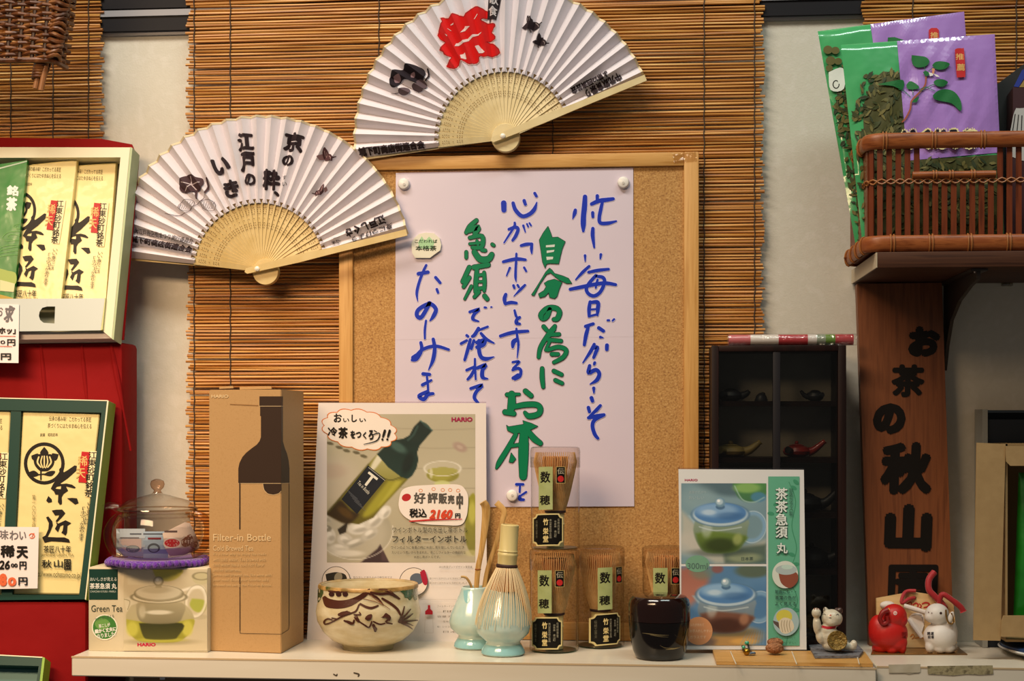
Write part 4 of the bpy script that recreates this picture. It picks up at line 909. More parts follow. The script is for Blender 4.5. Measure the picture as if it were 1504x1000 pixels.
pr.ell('print_oval', ink('#e2d2cc'), 492, 400, 48, 34); pr.ell('print_oval', ink('#c6343a'), 492, 398, 42, 22); pr.line('print_oval', ink('#f0e4e0'), 464, 394, 520, 392, 4); pr.line('print_oval', ink('#f0e4e0'), 470, 404, 514, 402, 4); pr.rect('lettering', ink('#5c4a48'), 450, 330, 520, 340, 6, 1); pr.flush()
# ------------------------------------------------------------------ tall bottle carton
kraft = mat('kraft_board', '#b08b5a', .6, var=['#b38e5d', '#ad8857'], vscale=(400, 400, 400), bump=.05, bscale=300)
A = PZ(307, 956, SZ); B = PZ(413, 960, SZ); C = PZ(446, 942, SZ); D = A + C - B
bc = thing('bottle_carton', 'tall brown cardboard carton with a printed dark bottle', 'carton', (A + C) / 2)
ctr = (A + C) / 2; t_ = CAM + ray(413, 572) * ((B - CAM).dot(FWD)); zt = t_.z
lid_quad(bc, A, B, C, D, SZ + .0002, zt, kraft)
slabs(vplane(A.y + .003), bc, 'top_flap', kraft, [(322, 568), (342, 566.5), (343, 570), (322, 571)], 0, -.001); slabs(vplane(A.y + .01), bc, 'top_flap', kraft, [(352, 568), (398, 567), (399, 571), (352, 572)], 0, -.001)
fp = plane3(A, B, B + UP); sp = plane3(B, C, C + UP)
bk = ink('#35261d', .5); wl = ink('#d3b98e', .5)
def band2(pr, xs):                              # clip pieces at the carton corner
    pass
pr = Print(fp, bc, h=.0003).crop(300, 560, 5); E = 564.5
pr.poly('bottle_print', bk, [(405, 110), (E, 110), (E, 748), (250, 748), (250, 640), (258, 600), (280, 555), (310, 522), (350, 490), (385, 465), (405, 440), (416, 410), (416, 255), (410, 252), (410, 185), (405, 182)])
pr.line('bottle_print', wl, 403, 182, E, 182, 3); pr.line('bottle_print', wl, 250, 749, E, 749, 3)
pr.poly('bottle_print', bk, [(430, 752), (E, 752), (E, 805), (545, 822), (505, 831), (465, 822), (440, 795)]); pr.stroke('bottle_print', wl, '3:430,752 440,797 465,824 505,833 545,824 564,806')
pr.line('bottle_print', bk, 261, 750, 261, 1083, 9); pr.line('bottle_print', bk, 262, 1440, 262, 1830, 6); pr.stroke('bottle_print', bk, '3:262,1830 264,1845 275,1850 400,1853 564,1856')
pr.line('carton_slot', ink('#8a6238'), 190, 168, 395, 177, 5)
pr.text('lettering', wl, 'HARIO', 52, 97, 178, 122, bold=.04); pr.text('lettering', wl, 'Filter-in Bottle', 65, 1120, 490, 1172, bold=.01)
pr.text('lettering', wl, 'Cold Brewed Tea', 65, 1205, 360, 1244)
for i, (s, x1) in enumerate((("It's a new way to enjoy tea made", 455), ('with cold water. Tea brewed with', 452), ('cold water has a cold rich flavor', 442), ('and no bitterness.', 270), ('Serve cold brewed tea, like wine with', 495), ('your meal. Enjoy your favorite cold', 470), ('brewed tea using the Filter-in Bottle.', 495))): pr.text('lettering', ink('#c8a878'), s, 65, 1256 + i * 38, x1, 1283 + i * 38)
pr.flush()
pr = Print(sp, bc, h=.0003).crop(300, 560, 5)
pr.poly('bottle_print', bk, [(E, 110), (578, 110), (578, 300), (578, 440), (592, 490), (608, 530), (620, 580), (626, 640), (626, 745), (E, 748)]); pr.line('bottle_print', wl, E, 182, 578, 182, 3); pr.line('bottle_print', wl, E, 749, 626, 746, 3)
pr.poly('bottle_print', bk, [(E, 752), (568, 752), (568, 795), (E, 805)]); pr.line('bottle_print', bk, 624, 750, 624, 1800, 3); pr.stroke('bottle_print', bk, '3:624,1800 618,1822 600,1835 566,1856'); pr.flush()
# ------------------------------------------------------------------ bottle poster
lam = mat('laminated_sheet', '#e6dcd6', .3, spec=.5, coat=.6, coatr=.06, bump=.08, bscale=14, bdist=.01)
hp = lean(600, 944, -.0535, 591, -.0405)
hpo = thing('bottle_poster', 'laminated poster of an iced tea bottle standing behind the green rimmed bowl', 'poster', hp.at(590, 945, 0), 'laminated posters')
MB().slab(hp, [(468, 591.5), (714, 592), (715.5, 944), (451, 942)], 0, .0012).build('sheet', lam, hpo, smooth=False)
MB().slab(hp, [(467.5, 589.5), (714.5, 590), (714, 592), (468, 591.5)], .0002, .001).build('film_edge', lamf, hpo, smooth=False)
pr = Print(hp, hpo, h=.0014)
ph = 'photo_print'; gl_ = lambda h: mat('print_' + h[1:], h, .35, coat=.35, coatr=.08, bump=.08, bscale=14, bdist=.01)
pr.crop(455, 580, 5.555)
pc = Pic(140, 156, 1350, 1366, 8.5, '#b6ae95'); q74 = lambda x, y: (x * 5.555 / 4.544, 888.8 + y * 5.555 / 4.544)
pc.mottle(240, .05, 3, .25, 1.4); pc.mix(np.clip((pc.X - 800) / 700, 0, 1) * .35, '#c8bfa4'); pc.mix(np.clip((pc.Y - 900) / 500, 0, 1) * .3, '#a39a80')
for y in (278, 430, 600, 760): pc.line('690,%d 1000,%d 1350,%d' % (y - 8, y + 4, y), 5, '#99907a', .6)
pc.ell(1225, 425, 62, 36, '#a58a80', .7, .6, 25); pc.ell(1225, 425, 26, 14, '#bca99a', .8, .7, 25)
pc.ell(220, 700, 180, 190, '#c2b7a4', .7, .8); pc.ell(180, 620, 120, 60, '#b7a492', .7, .8)
for x, y in ((165, 395), (240, 428), (300, 455), (380, 470), (440, 500)): pc.ell(x, y, 30, 13, '#5c563f', .9, .6, 15)
X_, Y_ = q74(300, 180); pc.ell(X_, Y_, 300, 235, '#a49e8b', .95, .1); pc.ell(X_ - 10, Y_ + 20, 270, 200, '#b6b09e', .8, .4)
P7 = lambda st: [q74(*map(float, p.split(','))) for p in st.split()]
pc.poly(P7('470,270 535,400 330,400 400,340 450,300'), '#3a2a2c', .95, 14); pc.poly(P7('470,275 520,380 480,380'), '#5a4448', .6, 20)
for x, y, a, b_, r, h in ((105, 90, 46, 36, 30, '#b9b4a6'), (135, 215, 38, 52, 0, '#d5d1c8'), (235, 240, 54, 44, 20, '#c8c4ba'), (330, 160, 80, 44, -10, '#d6d3ca'), (430, 110, 74, 48, -40, '#cdc9be'), (500, 55, 50, 36, -50, '#dcd9cf'), (110, 165, 36, 22, 0, '#7d786a'), (300, 260, 90, 30, -20, '#b3af a2'.replace(' ', '')), (400, 200, 60, 34, -30, '#bdb9ad'), (200, 290, 60, 26, 5, '#c3bfb4')):
    X_, Y_ = q74(x, y); pc.ell(X_, Y_, a * 1.22, b_ * 1.22, h, .9, .35, r); pc.ell(X_ - 8, Y_ - 10, a * .6, b_ * .5, '#ebe8e0', .75, .9, r); pc.ell(X_ + 14, Y_ + 16, a * .7, b_ * .4, '#8f8b7e', .5, .9, r)
pc.poly('555,478 800,688 690,805 575,930 520,1000 400,1055 255,1035 130,970 300,770 480,560', '#777426', .98, 10, '#5d5418')
pc.poly('640,700 745,715 590,900 480,990 440,960', '#a09c30', .9, 40, None, True); pc.poly('700,700 770,690 640,830 560,910', '#b7b24a', .6, 30); pc.poly('560,486 612,500 735,655 700,695 620,690 500,600 495,560', '#b0ab78', .95, 18, '#8f8b44', True); pc.poly('548,492 592,512 566,560 520,612 498,590', '#dcd8c4', .9, 16, None, True)
pc.line('500,610 640,692 745,668', 5, '#4a4714', .8); pc.poly('130,970 190,905 255,860 330,940 400,975 320,1050 250,1035', '#33240f', .95, 30, None, True); pc.ell(290, 960, 70, 30, '#5e4417', .7, .9, 35); pc.line('480,565 300,775 150,960', 8, '#4f4a1c', .8)
pc.poly(P7('185,170 255,120 240,190 200,205'), '#211a12', .9, 10)
CAP = '900,208 1000,292 935,368 895,415 876,470 886,530 870,600 835,660 800,686 745,668 640,590 548,482 590,440 640,390 690,366 760,358 812,330 850,258'
pc.poly(CAP, '#14241f', 1, 8, '#1d3630'); pc.ell(720, 425, 75, 34, '#4c6a62', .75, .9, 30); pc.line('880,255 845,325 800,368', 10, '#3a5650', .7); pc.ell(800, 560, 40, 90, '#0c1714', .6, .9, 20); pc.line('905,212 998,288', 7, '#4a655e', .9); pc.ell(950, 250, 40, 14, '#27403a', .8, .6, 40)
X_, Y_ = q74(300, 170); pc.ring(X_, Y_, 312, 245, 5, '#dedacf', .7, 0, Y_ - 30); pc.ell(X_ - 60, Y_ + 195, 130, 26, '#e6e2d8', .7, .8); pc.ell(X_ - 150, Y_ + 160, 90, 30, '#d9d5ca', .6, .9)
pc.ell(1083, 632, 150, 92, '#c0b9a0', .75, .1); pc.ell(1085, 652, 132, 62, '#8a8634', .95, .15); pc.ell(1070, 665, 80, 34, '#a9a548', .7, .8); pc.ell(1085, 618, 124, 28, '#aaa65a', .9, .12); pc.ring(1083, 600, 148, 60, 5, '#e2decf', .8); pc.ell(1080, 722, 64, 24, '#c9cd8c', .9, .4); pc.ell(990, 640, 14, 40, '#e6e2d2', .6, .8)
pc.poly('1285,850 1350,825 1350,1280 1290,1250 1265,1100', '#98962e', .95, 14, '#7f7c3a', True); pc.ell(1325, 960, 32, 90, '#c4c15c', .8, .8); pc.ell(1320, 1290, 60, 26, '#c7c089', .6, .8)
pc.put(pr, 'photo_print', hpo)
pr.poly('bottle_label', gl_('#141a24'), '475,575 618,690 385,972 258,850'); pr.line('bottle_label', gl_('#c9c9bd'), 480, 592, 612, 697, 3)
pr.text('label_lettering', gl_('#e2dfd2'), 'T', 440, 640, 535, 750, rot=38, bold=.02); pr.text('label_lettering', gl_('#d0cdc0'), 'Tea in Bottle', 375, 740, 505, 770, rot=46)
for k in range(5): pr.line('label_lettering', gl_('#6c7078'), 330 + k * 16 - 30, 770 + k * 24, 330 + k * 16 + 60, 770 + k * 24 + 78, 2)
pr.crop(455, 580, 5.555)
pr.text('logo', ink('#9c1f4a'), 'HARIO', 1156, 181, 1328, 219, bold=.05)
cl = []
for i in range(14):
    t0 = 2 * pi * i / 14 - .1; t1 = 2 * pi * (i + 1) / 14 - .1
    for k in range(6):
        u = t0 + (t1 - t0) * k / 6; bu = 1 + .09 * sin(pi * k / 6); x = cos(u) * 292 * bu; y = sin(u) * 155 * bu; cl.append((404 + x * .985 - y * .17, 282 + x * .17 + y * .985))
pr.poly('cloud_sticker', ink('#d2763c'), cl); pr.poly('cloud_sticker', ink('#eadfd3'), [(404 + (x - 404) * .975, 282 + (y - 282) * .955) for x, y in cl])
for ch, q in (('お', (195, 150, 262, 225)), ('い', (272, 190, 322, 222)), ('し', (340, 160, 385, 222)), ('い', (405, 190, 458, 220)), ('冷', (145, 262, 225, 335)), ('茶', (232, 262, 310, 355)), ('を', (330, 290, 372, 355)), ('つ', (375, 300, 420, 350)), ('く', (432, 300, 462, 358)), ('ろ', (478, 285, 520, 365))): pr.text('cloud_lettering', blk, ch, *q, bold=.035)
pr.stroke('cloud_lettering', blk, '9:525,290 545,300'); pr.stroke('cloud_lettering', blk, '9:510,325 560,310 570,330 540,375 440,402,.5')
for x in (600, 640): pr.stroke('cloud_lettering', blk, '22:%d,290 %d,330,.8 %d,345,.4' % (x + 12, x, x - 5)); pr.ell('cloud_lettering', blk, x - 8, 362, 9, 9)
bub = '730,840 755,775 830,745 960,735 1120,728 1225,735 1270,775 1292,830 1290,920 1275,1000 1230,1060 1100,1062 900,1050 800,1010 745,960 725,900'
pr.poly('price_sticker', ink('#eae0d8'), bub, True); pr.ell('price_sticker', ink('#b3252a'), 788, 836, 38, 30, -20)
for x, y in ((905, 780), (1010, 768), (1085, 775), (1145, 775), (1210, 780)): pr.ring('price_sticker', ink('#d98a5a'), x, y, 14, 12, 5)
for ch, q in (('好', (848, 795, 945, 888)), ('評', (960, 795, 1045, 885)), ('販', (1050, 800, 1120, 888)), ('売', (1125, 815, 1180, 888)), ('中', (1195, 800, 1250, 930))): pr.text('price_lettering', ink('#55504a'), ch, *q, bold=.035)
pr.text('price_lettering', blk, '税込', 812, 925, 955, 1000, bold=.03); pr.text('price_lettering', ink('#d0472a'), '2160', 980, 935, 1165, 1010, bold=.05, slant=.18); pr.text('price_lettering', blk, '円', 1185, 965, 1228, 1006, bold=.04); pr.stroke('price_lettering', ink('#c22f2c'), '12:815,1030 900,1024 1000,1018 1240,1012,.5')
pr.crop(455, 740, 4.544); tx = ink('#3a362e'); tl = ink('#6e675c')
pr.text('lettering', tx, 'ワインボトル型の水出し茶ボトル', 552, 154, 1054, 192); pr.text('lettering', tx, 'フィルターインボトル', 550, 210, 1048, 258, bold=.02)
pr.text('small_lettering', tx, 'ワインのように食事の時に水出し茶を愉しんでいただき', 542, 280, 1030, 301); pr.text('small_lettering', tx, 'たいという思いから生まれた、茶こしフィルターの機能的な', 548, 314, 1040, 334); pr.text('small_lettering', tx, '水出し茶ボトルです。', 694, 345, 870, 363); pr.text('small_lettering', tl, '2012年度グッドデザイン賞受賞', 862, 412, 1084, 428)
for cx, cy in ((176, 512), (693, 520)): pr.ell('detail_print', ink('#e3d6ca'), cx, cy, 94); pr.ring('detail_print', ink('#3f3a34'), cx, cy, 94, 94, 4)
pr.poly('detail_print', ink('#2f2b24'), '105,470 130,462 180,455 235,470 245,510 200,560 140,560 115,520', True); pr.ell('detail_print', ink('#8e8672'), 190, 490, 26, 34, 20)
pr.ell('detail_print', ink('#5a6370'), 715, 500, 46, 38); pr.poly('detail_print', ink('#a51f38'), '735,455 765,440 785,500 780,540 755,530', True)
for q in ((290, 483, 550), (800, 491, 1060), (800, 520, 1050)): pr.text('small_lettering', tl, '握りやすく注ぎやすいように形状を工夫しました' if q[0] > 400 else '取り外して洗えるので衛生的です', q[0], q[1], q[2], q[1] + 14)
pr.line('rule_line', ink('#b5a79c'), 735, 637, 1080, 637, 2); pr.line('rule_line', ink('#b5a79c'), 850, 722, 1080, 722, 1.5)
pr.poly('detail_print', ink('#b3202c'), '788,675 804,675 804,700 820,716 820,738 770,738 770,716 788,700'); pr.line('detail_print', ink('#c9b8ac'), 770, 738, 766, 860, 2); pr.line('detail_print', ink('#c9b8ac'), 820, 738, 824, 860, 2); pr.line('detail_print', ink('#c9b8ac'), 766, 860, 824, 860, 2)
for i, s in enumerate(('フィルターインボトル', 'FIB-75', '容量 750ml', '生地：耐熱ガラス', '栓：シリコーンゴム', '日本製')): pr.text('small_lettering', tl, s, 850 + (i % 2) * 40, 676 + i * 34, 1000 + (i % 2) * 40, 690 + i * 34)
pr.flush()
# ------------------------------------------------------------------ tea bowl
bcx = PZ(541, 955, SZ); s_ = 1 / (F / (bcx - CAM).dot(FWD)); bcx.y = -.116; bcx.x = P(541, 900, -.116).x
zb_ = lambda py: P(541, py, -.116).z - SZ
bw = thing('tea_bowl', 'cream stoneware tea bowl with green rim patches and brown leaf painting', 'bowl', bcx)
outer = [(37 * s_, .0003), (38 * s_, .004), (40 * s_, zb_(944)), (54 * s_, zb_(938)), (67 * s_, zb_(926)), (75.5 * s_, zb_(910)), (77.5 * s_, zb_(897)), (75 * s_, zb_(884)), (72.5 * s_, zb_(872)), (73.5 * s_, zb_(862)), (73 * s_, zb_(857.5))]
inner = [(70 * s_, zb_(857)), (68 * s_, zb_(865)), (70 * s_, zb_(890)), (66 * s_, zb_(925)), (40 * s_, zb_(942)), (0, zb_(944))]
glaze = mat('cream_glaze', '#c5b58c', .28, coat=.4, var=['#cdbf9a', '#d6cbab'], vscale=(40, 40, 120), bump=.35, bscale=90, bdist=.002)
MB().lathe(bcx, outer[2:] + inner, 64, caps='').build('bowl_body', glaze, bw, sharp=60)
MB().lathe(bcx, outer[:3], 64, caps='b').build('foot', mat('foot_clay', '#a49a78', .6), bw)
MB().lathe(bcx, [(74 * s_, zb_(862)), (74.2 * s_, zb_(859)), (73 * s_, zb_(856.6)), (70.5 * s_, zb_(856.4)), (69.4 * s_, zb_(859))], 64, caps='').build('rim_glaze', mat('rim_olive', '#6f5a24', .4, coat=.1, var=['#8a6b34', '#c49a5c', '#3c4a1c'], vscale=(45, 45, 45), vr=(.3, .7)), bw)
rv = Rev(bcx, outer); pr = Print(rv, bw, h=.0004).crop(455, 840, 7.694)
brn = mat('iron_brown', '#4a2416', .35, coat=.3); grn = mat('oribe_green', '#1d4a2a', .2, coat=.6, var='#31592c', vscale=(90, 90, 90))
pr.poly('green_glaze', grn, '1000,205 1050,190 1120,180 1190,178 1215,200 1215,300 1190,320 1165,285 1130,320 1105,290 1075,290 1060,250 1030,225', True); pr.poly('green_glaze', grn, '90,195 140,185 150,230 130,280 105,330 88,330', True)
pr.poly('painting', brn, '140,290 170,270 220,300 320,320 430,310 540,270 640,205 680,190 650,260 560,325 470,380 360,410 240,408 170,380', True)
for x in (245, 325, 400): pr.ell('painting', ink('#3c1f1c'), x, 250, 32, 28)
for q in ('16:215,215 330,225 450,210', '20:660,240 760,290 830,370,.4', '22:690,230 800,250 900,245 1010,300', '26:790,200 880,210 960,265 1015,300,.5', '24:820,300 920,360 990,420 1020,475', '22:570,360 640,395 700,405 770,380,.6', '14:555,370 520,440 450,470 350,510 240,570 175,590 160,560 200,530 250,540', '12:250,520 300,530', '30:330,480 420,450', '18:390,550 480,580 500,545', '30:525,505 550,555', '14:560,560 620,600 670,625 700,560', '34:640,525 690,490', '14:720,560 790,590 850,580', '30:720,600 740,665', '20:830,510 880,490 905,520 860,560', '14:870,575 930,585', '12:500,480 570,480 560,455', '16:1005,560 1045,480 1070,390,.5', '16:1005,560 1080,490 1140,420,.5', '16:1005,565 1100,520 1165,470,.4', '15:1010,568 1130,555 1220,545,.4', '15:1015,570 1100,580 1165,605,.4', '15:1030,575 1110,610 1160,645,.4'): pr.stroke('painting', brn, q, 5)
for q in ('630,505 665,480 700,482 695,525 650,548', '800,515 830,495 860,462 900,490 918,520 900,555 875,525 850,515', '495,508 530,500 560,540 548,568 520,548', '700,600 735,610 762,640 745,672 715,640', '320,490 345,455 420,440 470,462 420,478 360,495', '395,545 440,550 500,580 470,598 420,575'): pr.poly('painting', brn, q, True)
for q in ('8:600,300 720,330 800,360,.4', '7:780,330 850,380 905,420', '9:690,260 760,320 830,375,.3', '6:760,205 850,200 930,230'): pr.stroke('painting', mat('iron_light', '#8a5a3c', .4), q)
pr.flush()
# ------------------------------------------------------------------ celadon whisk holders
cel = mat('celadon', '#b3cdc6', .18, coat=.7, spec=.6, var=['#bfd3c9', '#a9c8c4'], vscale=(30, 30, 30)); celd = mat('celadon_pool', '#8dbfc2', .15, coat=.8)
def holder(px, pyb, sc_, ring, label):
    c = PZ(px, pyb, SZ); s = (c - CAM).dot(FWD) / F * sc_
    t = thing('whisk_holder', label, 'whisk holder', c, 'celadon whisk holders')
    pf = [(30, .5), (32, 3), (31, 8), (26, 16), (25, 20), (30, 24), (38, 32), (40, 42), (37, 54), (30, 70), (24, 84), (21, 92), (20.5, 95), (18.5, 95.5), (17, 92), (22, 76), (32, 50), (30, 38), (0, 34)]
    MB().lathe(c, [(r * s, z * s) for r, z in pf], 48).build('vase', cel, t, sharp=70)
    MB().lathe(c, [(24.8 * s, 15.4 * s), (26.6 * s, 16 * s), (31.4 * s, 8 * s), (32.3 * s, 3 * s), (31.5 * s, 2 * s)], 48, caps='').build('foot_glaze', celd, t)
    return t, c, s, pf
h2, hc2, hs2, pf2 = holder(739, 961, 1.0, True, 'celadon whisk holder wearing the bamboo whisk')
h1, hc1, hs1, pf1 = holder(697, 951, .94, False, 'celadon whisk holder with bamboo scoops standing in it')
pr = Print(Rev(hc1, [(r * hs1, z * hs1) for r, z in pf1[:12]]), h1, h=.0002).crop(660, 730, 4)
pr.poly('glaze_notch', celd, '82,548 132,545 128,590 112,622 92,615 84,580', True); pr.flush()
bam = mat('whisk_bamboo', '#cfae74', .45, var=['#d8ba82', '#c29e62'], vscale=(50, 50, 200)); bamd = mat('scoop_bamboo', '#c39a5a', .4, coat=.2, var=['#d0a868', '#b48a4a'], vscale=(200, 200, 20)); thr = mat('whisk_thread', '#33160f', .7); bpale = mat('whisk_grip', '#cdbb7c', .4, coat=.25, var='#d6c68c', vscale=(150, 150, 8)); tine = mat('whisk_tine', '#c4884a', .5, var='#d0965a', vscale=(90, 90, 90)); tinel = mat('whisk_tip', '#d9c49a', .5)
# whisk draped on the holder
TH = 95.0; whz = 128 * hs2
wk = thing('bamboo_whisk', 'bamboo tea whisk set over the celadon holder', 'whisk', hc2 + Vector((0, 0, 95 * hs2)))
tax = Vector((.075, 0, 1)).normalized(); wb = hc2 + Vector((.0042, 0, whz))
MB().lathe(wb, [(15 * hs2, -1 * hs2), (16 * hs2, 1 * hs2), (16 * hs2, 3 * hs2), (14.5 * hs2, 5 * hs2)], 32, axis=tax).build('thread', thr, wk)
hd = MB().lathe(wb, [(14.3 * hs2, 3.5 * hs2), (14.5 * hs2, 16 * hs2), (15.2 * hs2, 18 * hs2), (15.2 * hs2, 20 * hs2), (14 * hs2, 22 * hs2), (15 * hs2, 24 * hs2), (13.6 * hs2, 27 * hs2), (13.4 * hs2, 62 * hs2), (12.4 * hs2, 63 * hs2), (10.5 * hs2, 63 * hs2), (10.5 * hs2, 50 * hs2), (0, 50 * hs2)], 32, axis=tax).build('handle', bpale, wk)
tb_ = MB(); rnd = random.Random(4)
for k in range(64):
    a = 2 * pi * (k + rnd.uniform(-.2, .2)) / 64; pts = []; L = rnd.uniform(.9, 1.0)
    for i in range(9):
        u = i / 8 * L; z = 128 - u * 88; r = 15 + (41.6 - 15) * sin(u * pi / 2) ** 1.0 if z > 45 else 41.6
        r = max(r, 0); rr = max(r, {True: 0}.get(True))
        for (r0, z0), (r1, z1) in zip(pf2, pf2[1:13]):
            if z0 <= z <= z1 and z1 > z0: rr = max(r, r0 + (r1 - r0) * (z - z0) / (z1 - z0) + 1.0)
        bx_ = .0042 * (z - 40) / 88
        pts.append(hc2 + Vector((cos(a) * rr * hs2 + bx_, sin(a) * rr * hs2, z * hs2)))
    tb_.tube(pts, [.00055] * 5 + [.0005, .00042, .0004, .0003], 5)
tb_.build('outer_tines', tinel, wk)
tb_ = MB()
for k in range(56):
    a = 2 * pi * (k + .5) / 56; pts = []
    for i in range(5):
        u = i / 4; z = 128 - u * 34; r = 14.2 + 6.8 * u
        pts.append(hc2 + Vector((cos(a) * r * hs2 + .0042 * (z - 40) / 88, sin(a) * r * hs2, z * hs2)))
    tb_.tube(pts, .0009, 5)
tb_.build('inner_tines', tine, wk)
# scoops
def scoop(label, pts, ws, y0, y1, node=None):
    n = len(pts); P3 = [P(x, y, y0 + (y1 - y0) * i / (n - 1)) for i, (x, y) in enumerate(pts)]
    t = thing('tea_scoop', label, 'scoop', P3[-1], 'bamboo scoops')
    c3 = catmull([tuple(p) for p in P3], 5); w3 = [w[0] for w in catmull([(w_, 0) for w_ in ws], 5)]
    MB().tube(c3, w3, 10, flat=.35, upv=(1, 0, 0)).build('blade', bamd, t)
    if node: MB().lathe(P(*node, y0 + (y1 - y0) * .7), [(.0034, -.0008), (.0038, 0), (.0034, .0008)], 14, sy=.6).build('node', mat('scoop_node', '#8a4f1e', .5), t)
    return t
yh = hc1.y
scoop('tall bamboo scoop with a dark node and curved tip, standing in the celadon holder', [(709, 737), (714, 747), (712, 775), (707, 810), (702, 836), (699, 875), (698, 890)], [.0045, .0052, .0042, .0032, .0033, .0028, .0026], yh - .012, yh + .002, (702, 836))
scoop('thin bamboo scoop leaning toward the whisk cases, behind the tall scoop', [(729, 738), (740, 750), (738, 765), (728, 800), (716, 836), (710, 870), (706, 890)], [.0038, .0034, .003, .0027, .0026, .0026, .0024], yh + .012, yh + .004)
scoop('short scoop with only its bent brown tip above the celadon holder', [(677, 847), (684, 848), (690, 856), (694, 868), (697, 888)], [.0036, .0042, .004, .0034, .003], yh - .006, yh - .002)
# ------------------------------------------------------------------ clear whisk cases
plastic = clear('clear_plastic', '#fbf9f6', 1.40, .04, .9, edge=.6); plid = clear('clear_lid', '#f8f2ee', 1.45, .05, 1.3, edge=.6)
cc = PZ(814, 955, SZ); sc_ = (cc - CAM).dot(FWD) / F; Rc = 36.3 * sc_; Hc = 149 * sc_
G = lambda py: P(814, py, cc.y).z - SZ
case = thing('whisk_case', 'clear whisk case on the counter holding up the stacked one', 'whisk case', cc, 'clear whisk cases')
MB().lathe(cc, [(Rc * .97, .0004), (Rc, .002), (Rc, .006), (Rc * .985, .0068), (Rc * .985, Hc - .012)], 48, caps='b').build('tube', plastic, case)
MB().lathe(cc, [(Rc * 1.005, Hc - .024), (Rc * 1.012, Hc - .023), (Rc * 1.012, Hc - .005), (Rc * .98, Hc - .001), (Rc * .9, Hc), (0, Hc + .0001)], 48, caps='').build('lid', plid, case)
MB().lathe(cc, [(Rc * .9, .0012), (Rc * .9, .0016), (0, .0016)], 40).build('green_base', clear('green_film', '#4f9a5a', 1.4, .3, 1.5), case)
cyl = Rev(cc, [(Rc, 0), (Rc, Hc)])
pr = Print(cyl, case, h=.0006).crop(765, 790, 5.263)
lgr = mat('label_green', '#9aa56a', .5, var='#a8b27a', vscale=(80, 80, 80)); lgo = ink('#d3c48a'); lbk = ink('#14120f', .35)
pr.rect('green_label', lgr, 130, 250, 238, 582, 8, 1)
pr.text('green_label_lettering', blk, '数', 142, 285, 220, 375, bold=.025); pr.text('green_label_lettering', blk, '穂', 138, 470, 218, 545, bold=.025)
def octa(x0, y0, x1, y1, c):
    o = []
    for X, Y, sx, sy in ((x0, y0, 1, 1), (x1, y0, -1, 1), (x1, y1, -1, -1), (x0, y1, 1, -1)):
        o.append((X, Y, sx, sy))
    return o
def plaque(nm, m, x0, y0, x1, y1, c):
    h = pr.up(); nx = 40; v = []; f = []
    for i in range(nx + 1):
        x = x0 + (x1 - x0) * i / nx; e = max(0, c - min(x - x0, x1 - x))
        d = c - sqrt(max(0, c * c - (c - e) ** 2)) if False else (sqrt(max(0, c * c - (c - e) ** 2)) if e > 0 else 0)
        v += [pr.w(x, y0 + (c if e >= c else d), h), pr.w(x, y1 - (c if e >= c else d), h)]
    for i in range(nx): f.append((2 * i, 2 * i + 1, 2 * i + 3, 2 * i + 2))
    pr.mb(nm, m).add(v, f)
plaque('plaque_label', lgo, 84, 612, 318, 862, 28); plaque('plaque_label_face', lbk, 92, 622, 310, 852, 28)
for ch, y in (('竹', 650), ('栄', 722), ('堂', 782)): pr.text('plaque_lettering', ink('#dcc98c'), ch, 163, y, 205, y + 52, bold=.03)
pr.vtext('plaque_lettering', ink('#a8a48e'), '高山茶筌伝統工芸品', 212, 655, 230, 805); pr.vtext('plaque_lettering', ink('#a8a48e'), '奈良県 高山町', 250, 665, 268, 800); pr.vtext('plaque_lettering', ink('#a8a48e'), '伝統的茶筌', 276, 650, 292, 770); pr.vtext('plaque_lettering', ink('#77735f'), '伝統工芸士', 106, 660, 122, 800)
pr.rect('seal_label', ink('#b9a468'), 264, 250, 336, 380, 5, 1); pr.rect('seal_label', lbk, 268, 254, 332, 376, 5, 1); pr.text('seal_lettering', ink('#a39c86'), '伝', 274, 262, 326, 310, bold=.02); pr.ell('seal_mark', ink('#c22a2a'), 300, 345, 24)
caselabels = pr.flush()
def cased_whisk(c, label, tilt=0.0):
    t = thing('cased_whisk', label, 'whisk', c + Vector((0, 0, .002)), 'whisks in clear cases')
    s = sc_; rnd = random.Random(11); zt_ = Hc / s - 8; zh = 52
    MB().lathe(c, [(13 * s, 3 * s), (13.4 * s, 34 * s), (14.4 * s, 36 * s), (13.2 * s, 38 * s), (13.6 * s, zh * s), (13 * s, (zh + 3) * s), (0, (zh + 3) * s)], 28).build('handle', bpale, t)
    MB().lathe(c, [(14 * s, zh * s), (15.6 * s, (zh + 1) * s), (15.6 * s, (zh + 3.4) * s), (14.4 * s, (zh + 5) * s)], 28).build('thread', thr, t)
    b = MB()
    for k in range(58):
        a = 2 * pi * k / 58; pts = []
        for i in range(7):
            u = i / 6; r = 14 + 18.6 * min(1, u * 1.12) ** .85 - (4.0 * max(0, u - .85) / .15 if u > .85 else 0)
            pts.append(c + Vector((cos(a) * r * s, sin(a) * r * s, (zh + 4 + (zt_ - zh - 4) * u) * s)))
        b.tube(pts, [.0009, .0009, .0008, .0007, .0006, .0005, .0004], 5)
    b.build('outer_tines', mat('case_tine', '#dcb67c', .45, var='#cfa468', vscale=(200, 200, 200)), t)
    b = MB()
    for k in range(46):
        a = 2 * pi * k / 46; pts = []
        for i in range(4):
            u = i / 3; r = 12 + 5 * u * (1 if k % 2 else .5) + 1.5 * sin(k); pts.append(c + Vector((cos(a) * r * s, sin(a) * r * s, (zh + 4 + (zt_ - zh - 10) * u) * s)))
        b.tube(pts, .0011, 5)
    b.lathe(c, [(13.5 * s, (zh + 4) * s), (17 * s, (zh + 40) * s), (15 * s, (zt_ - 12) * s)], 28)
    b.build('inner_tines', tine, t); return t
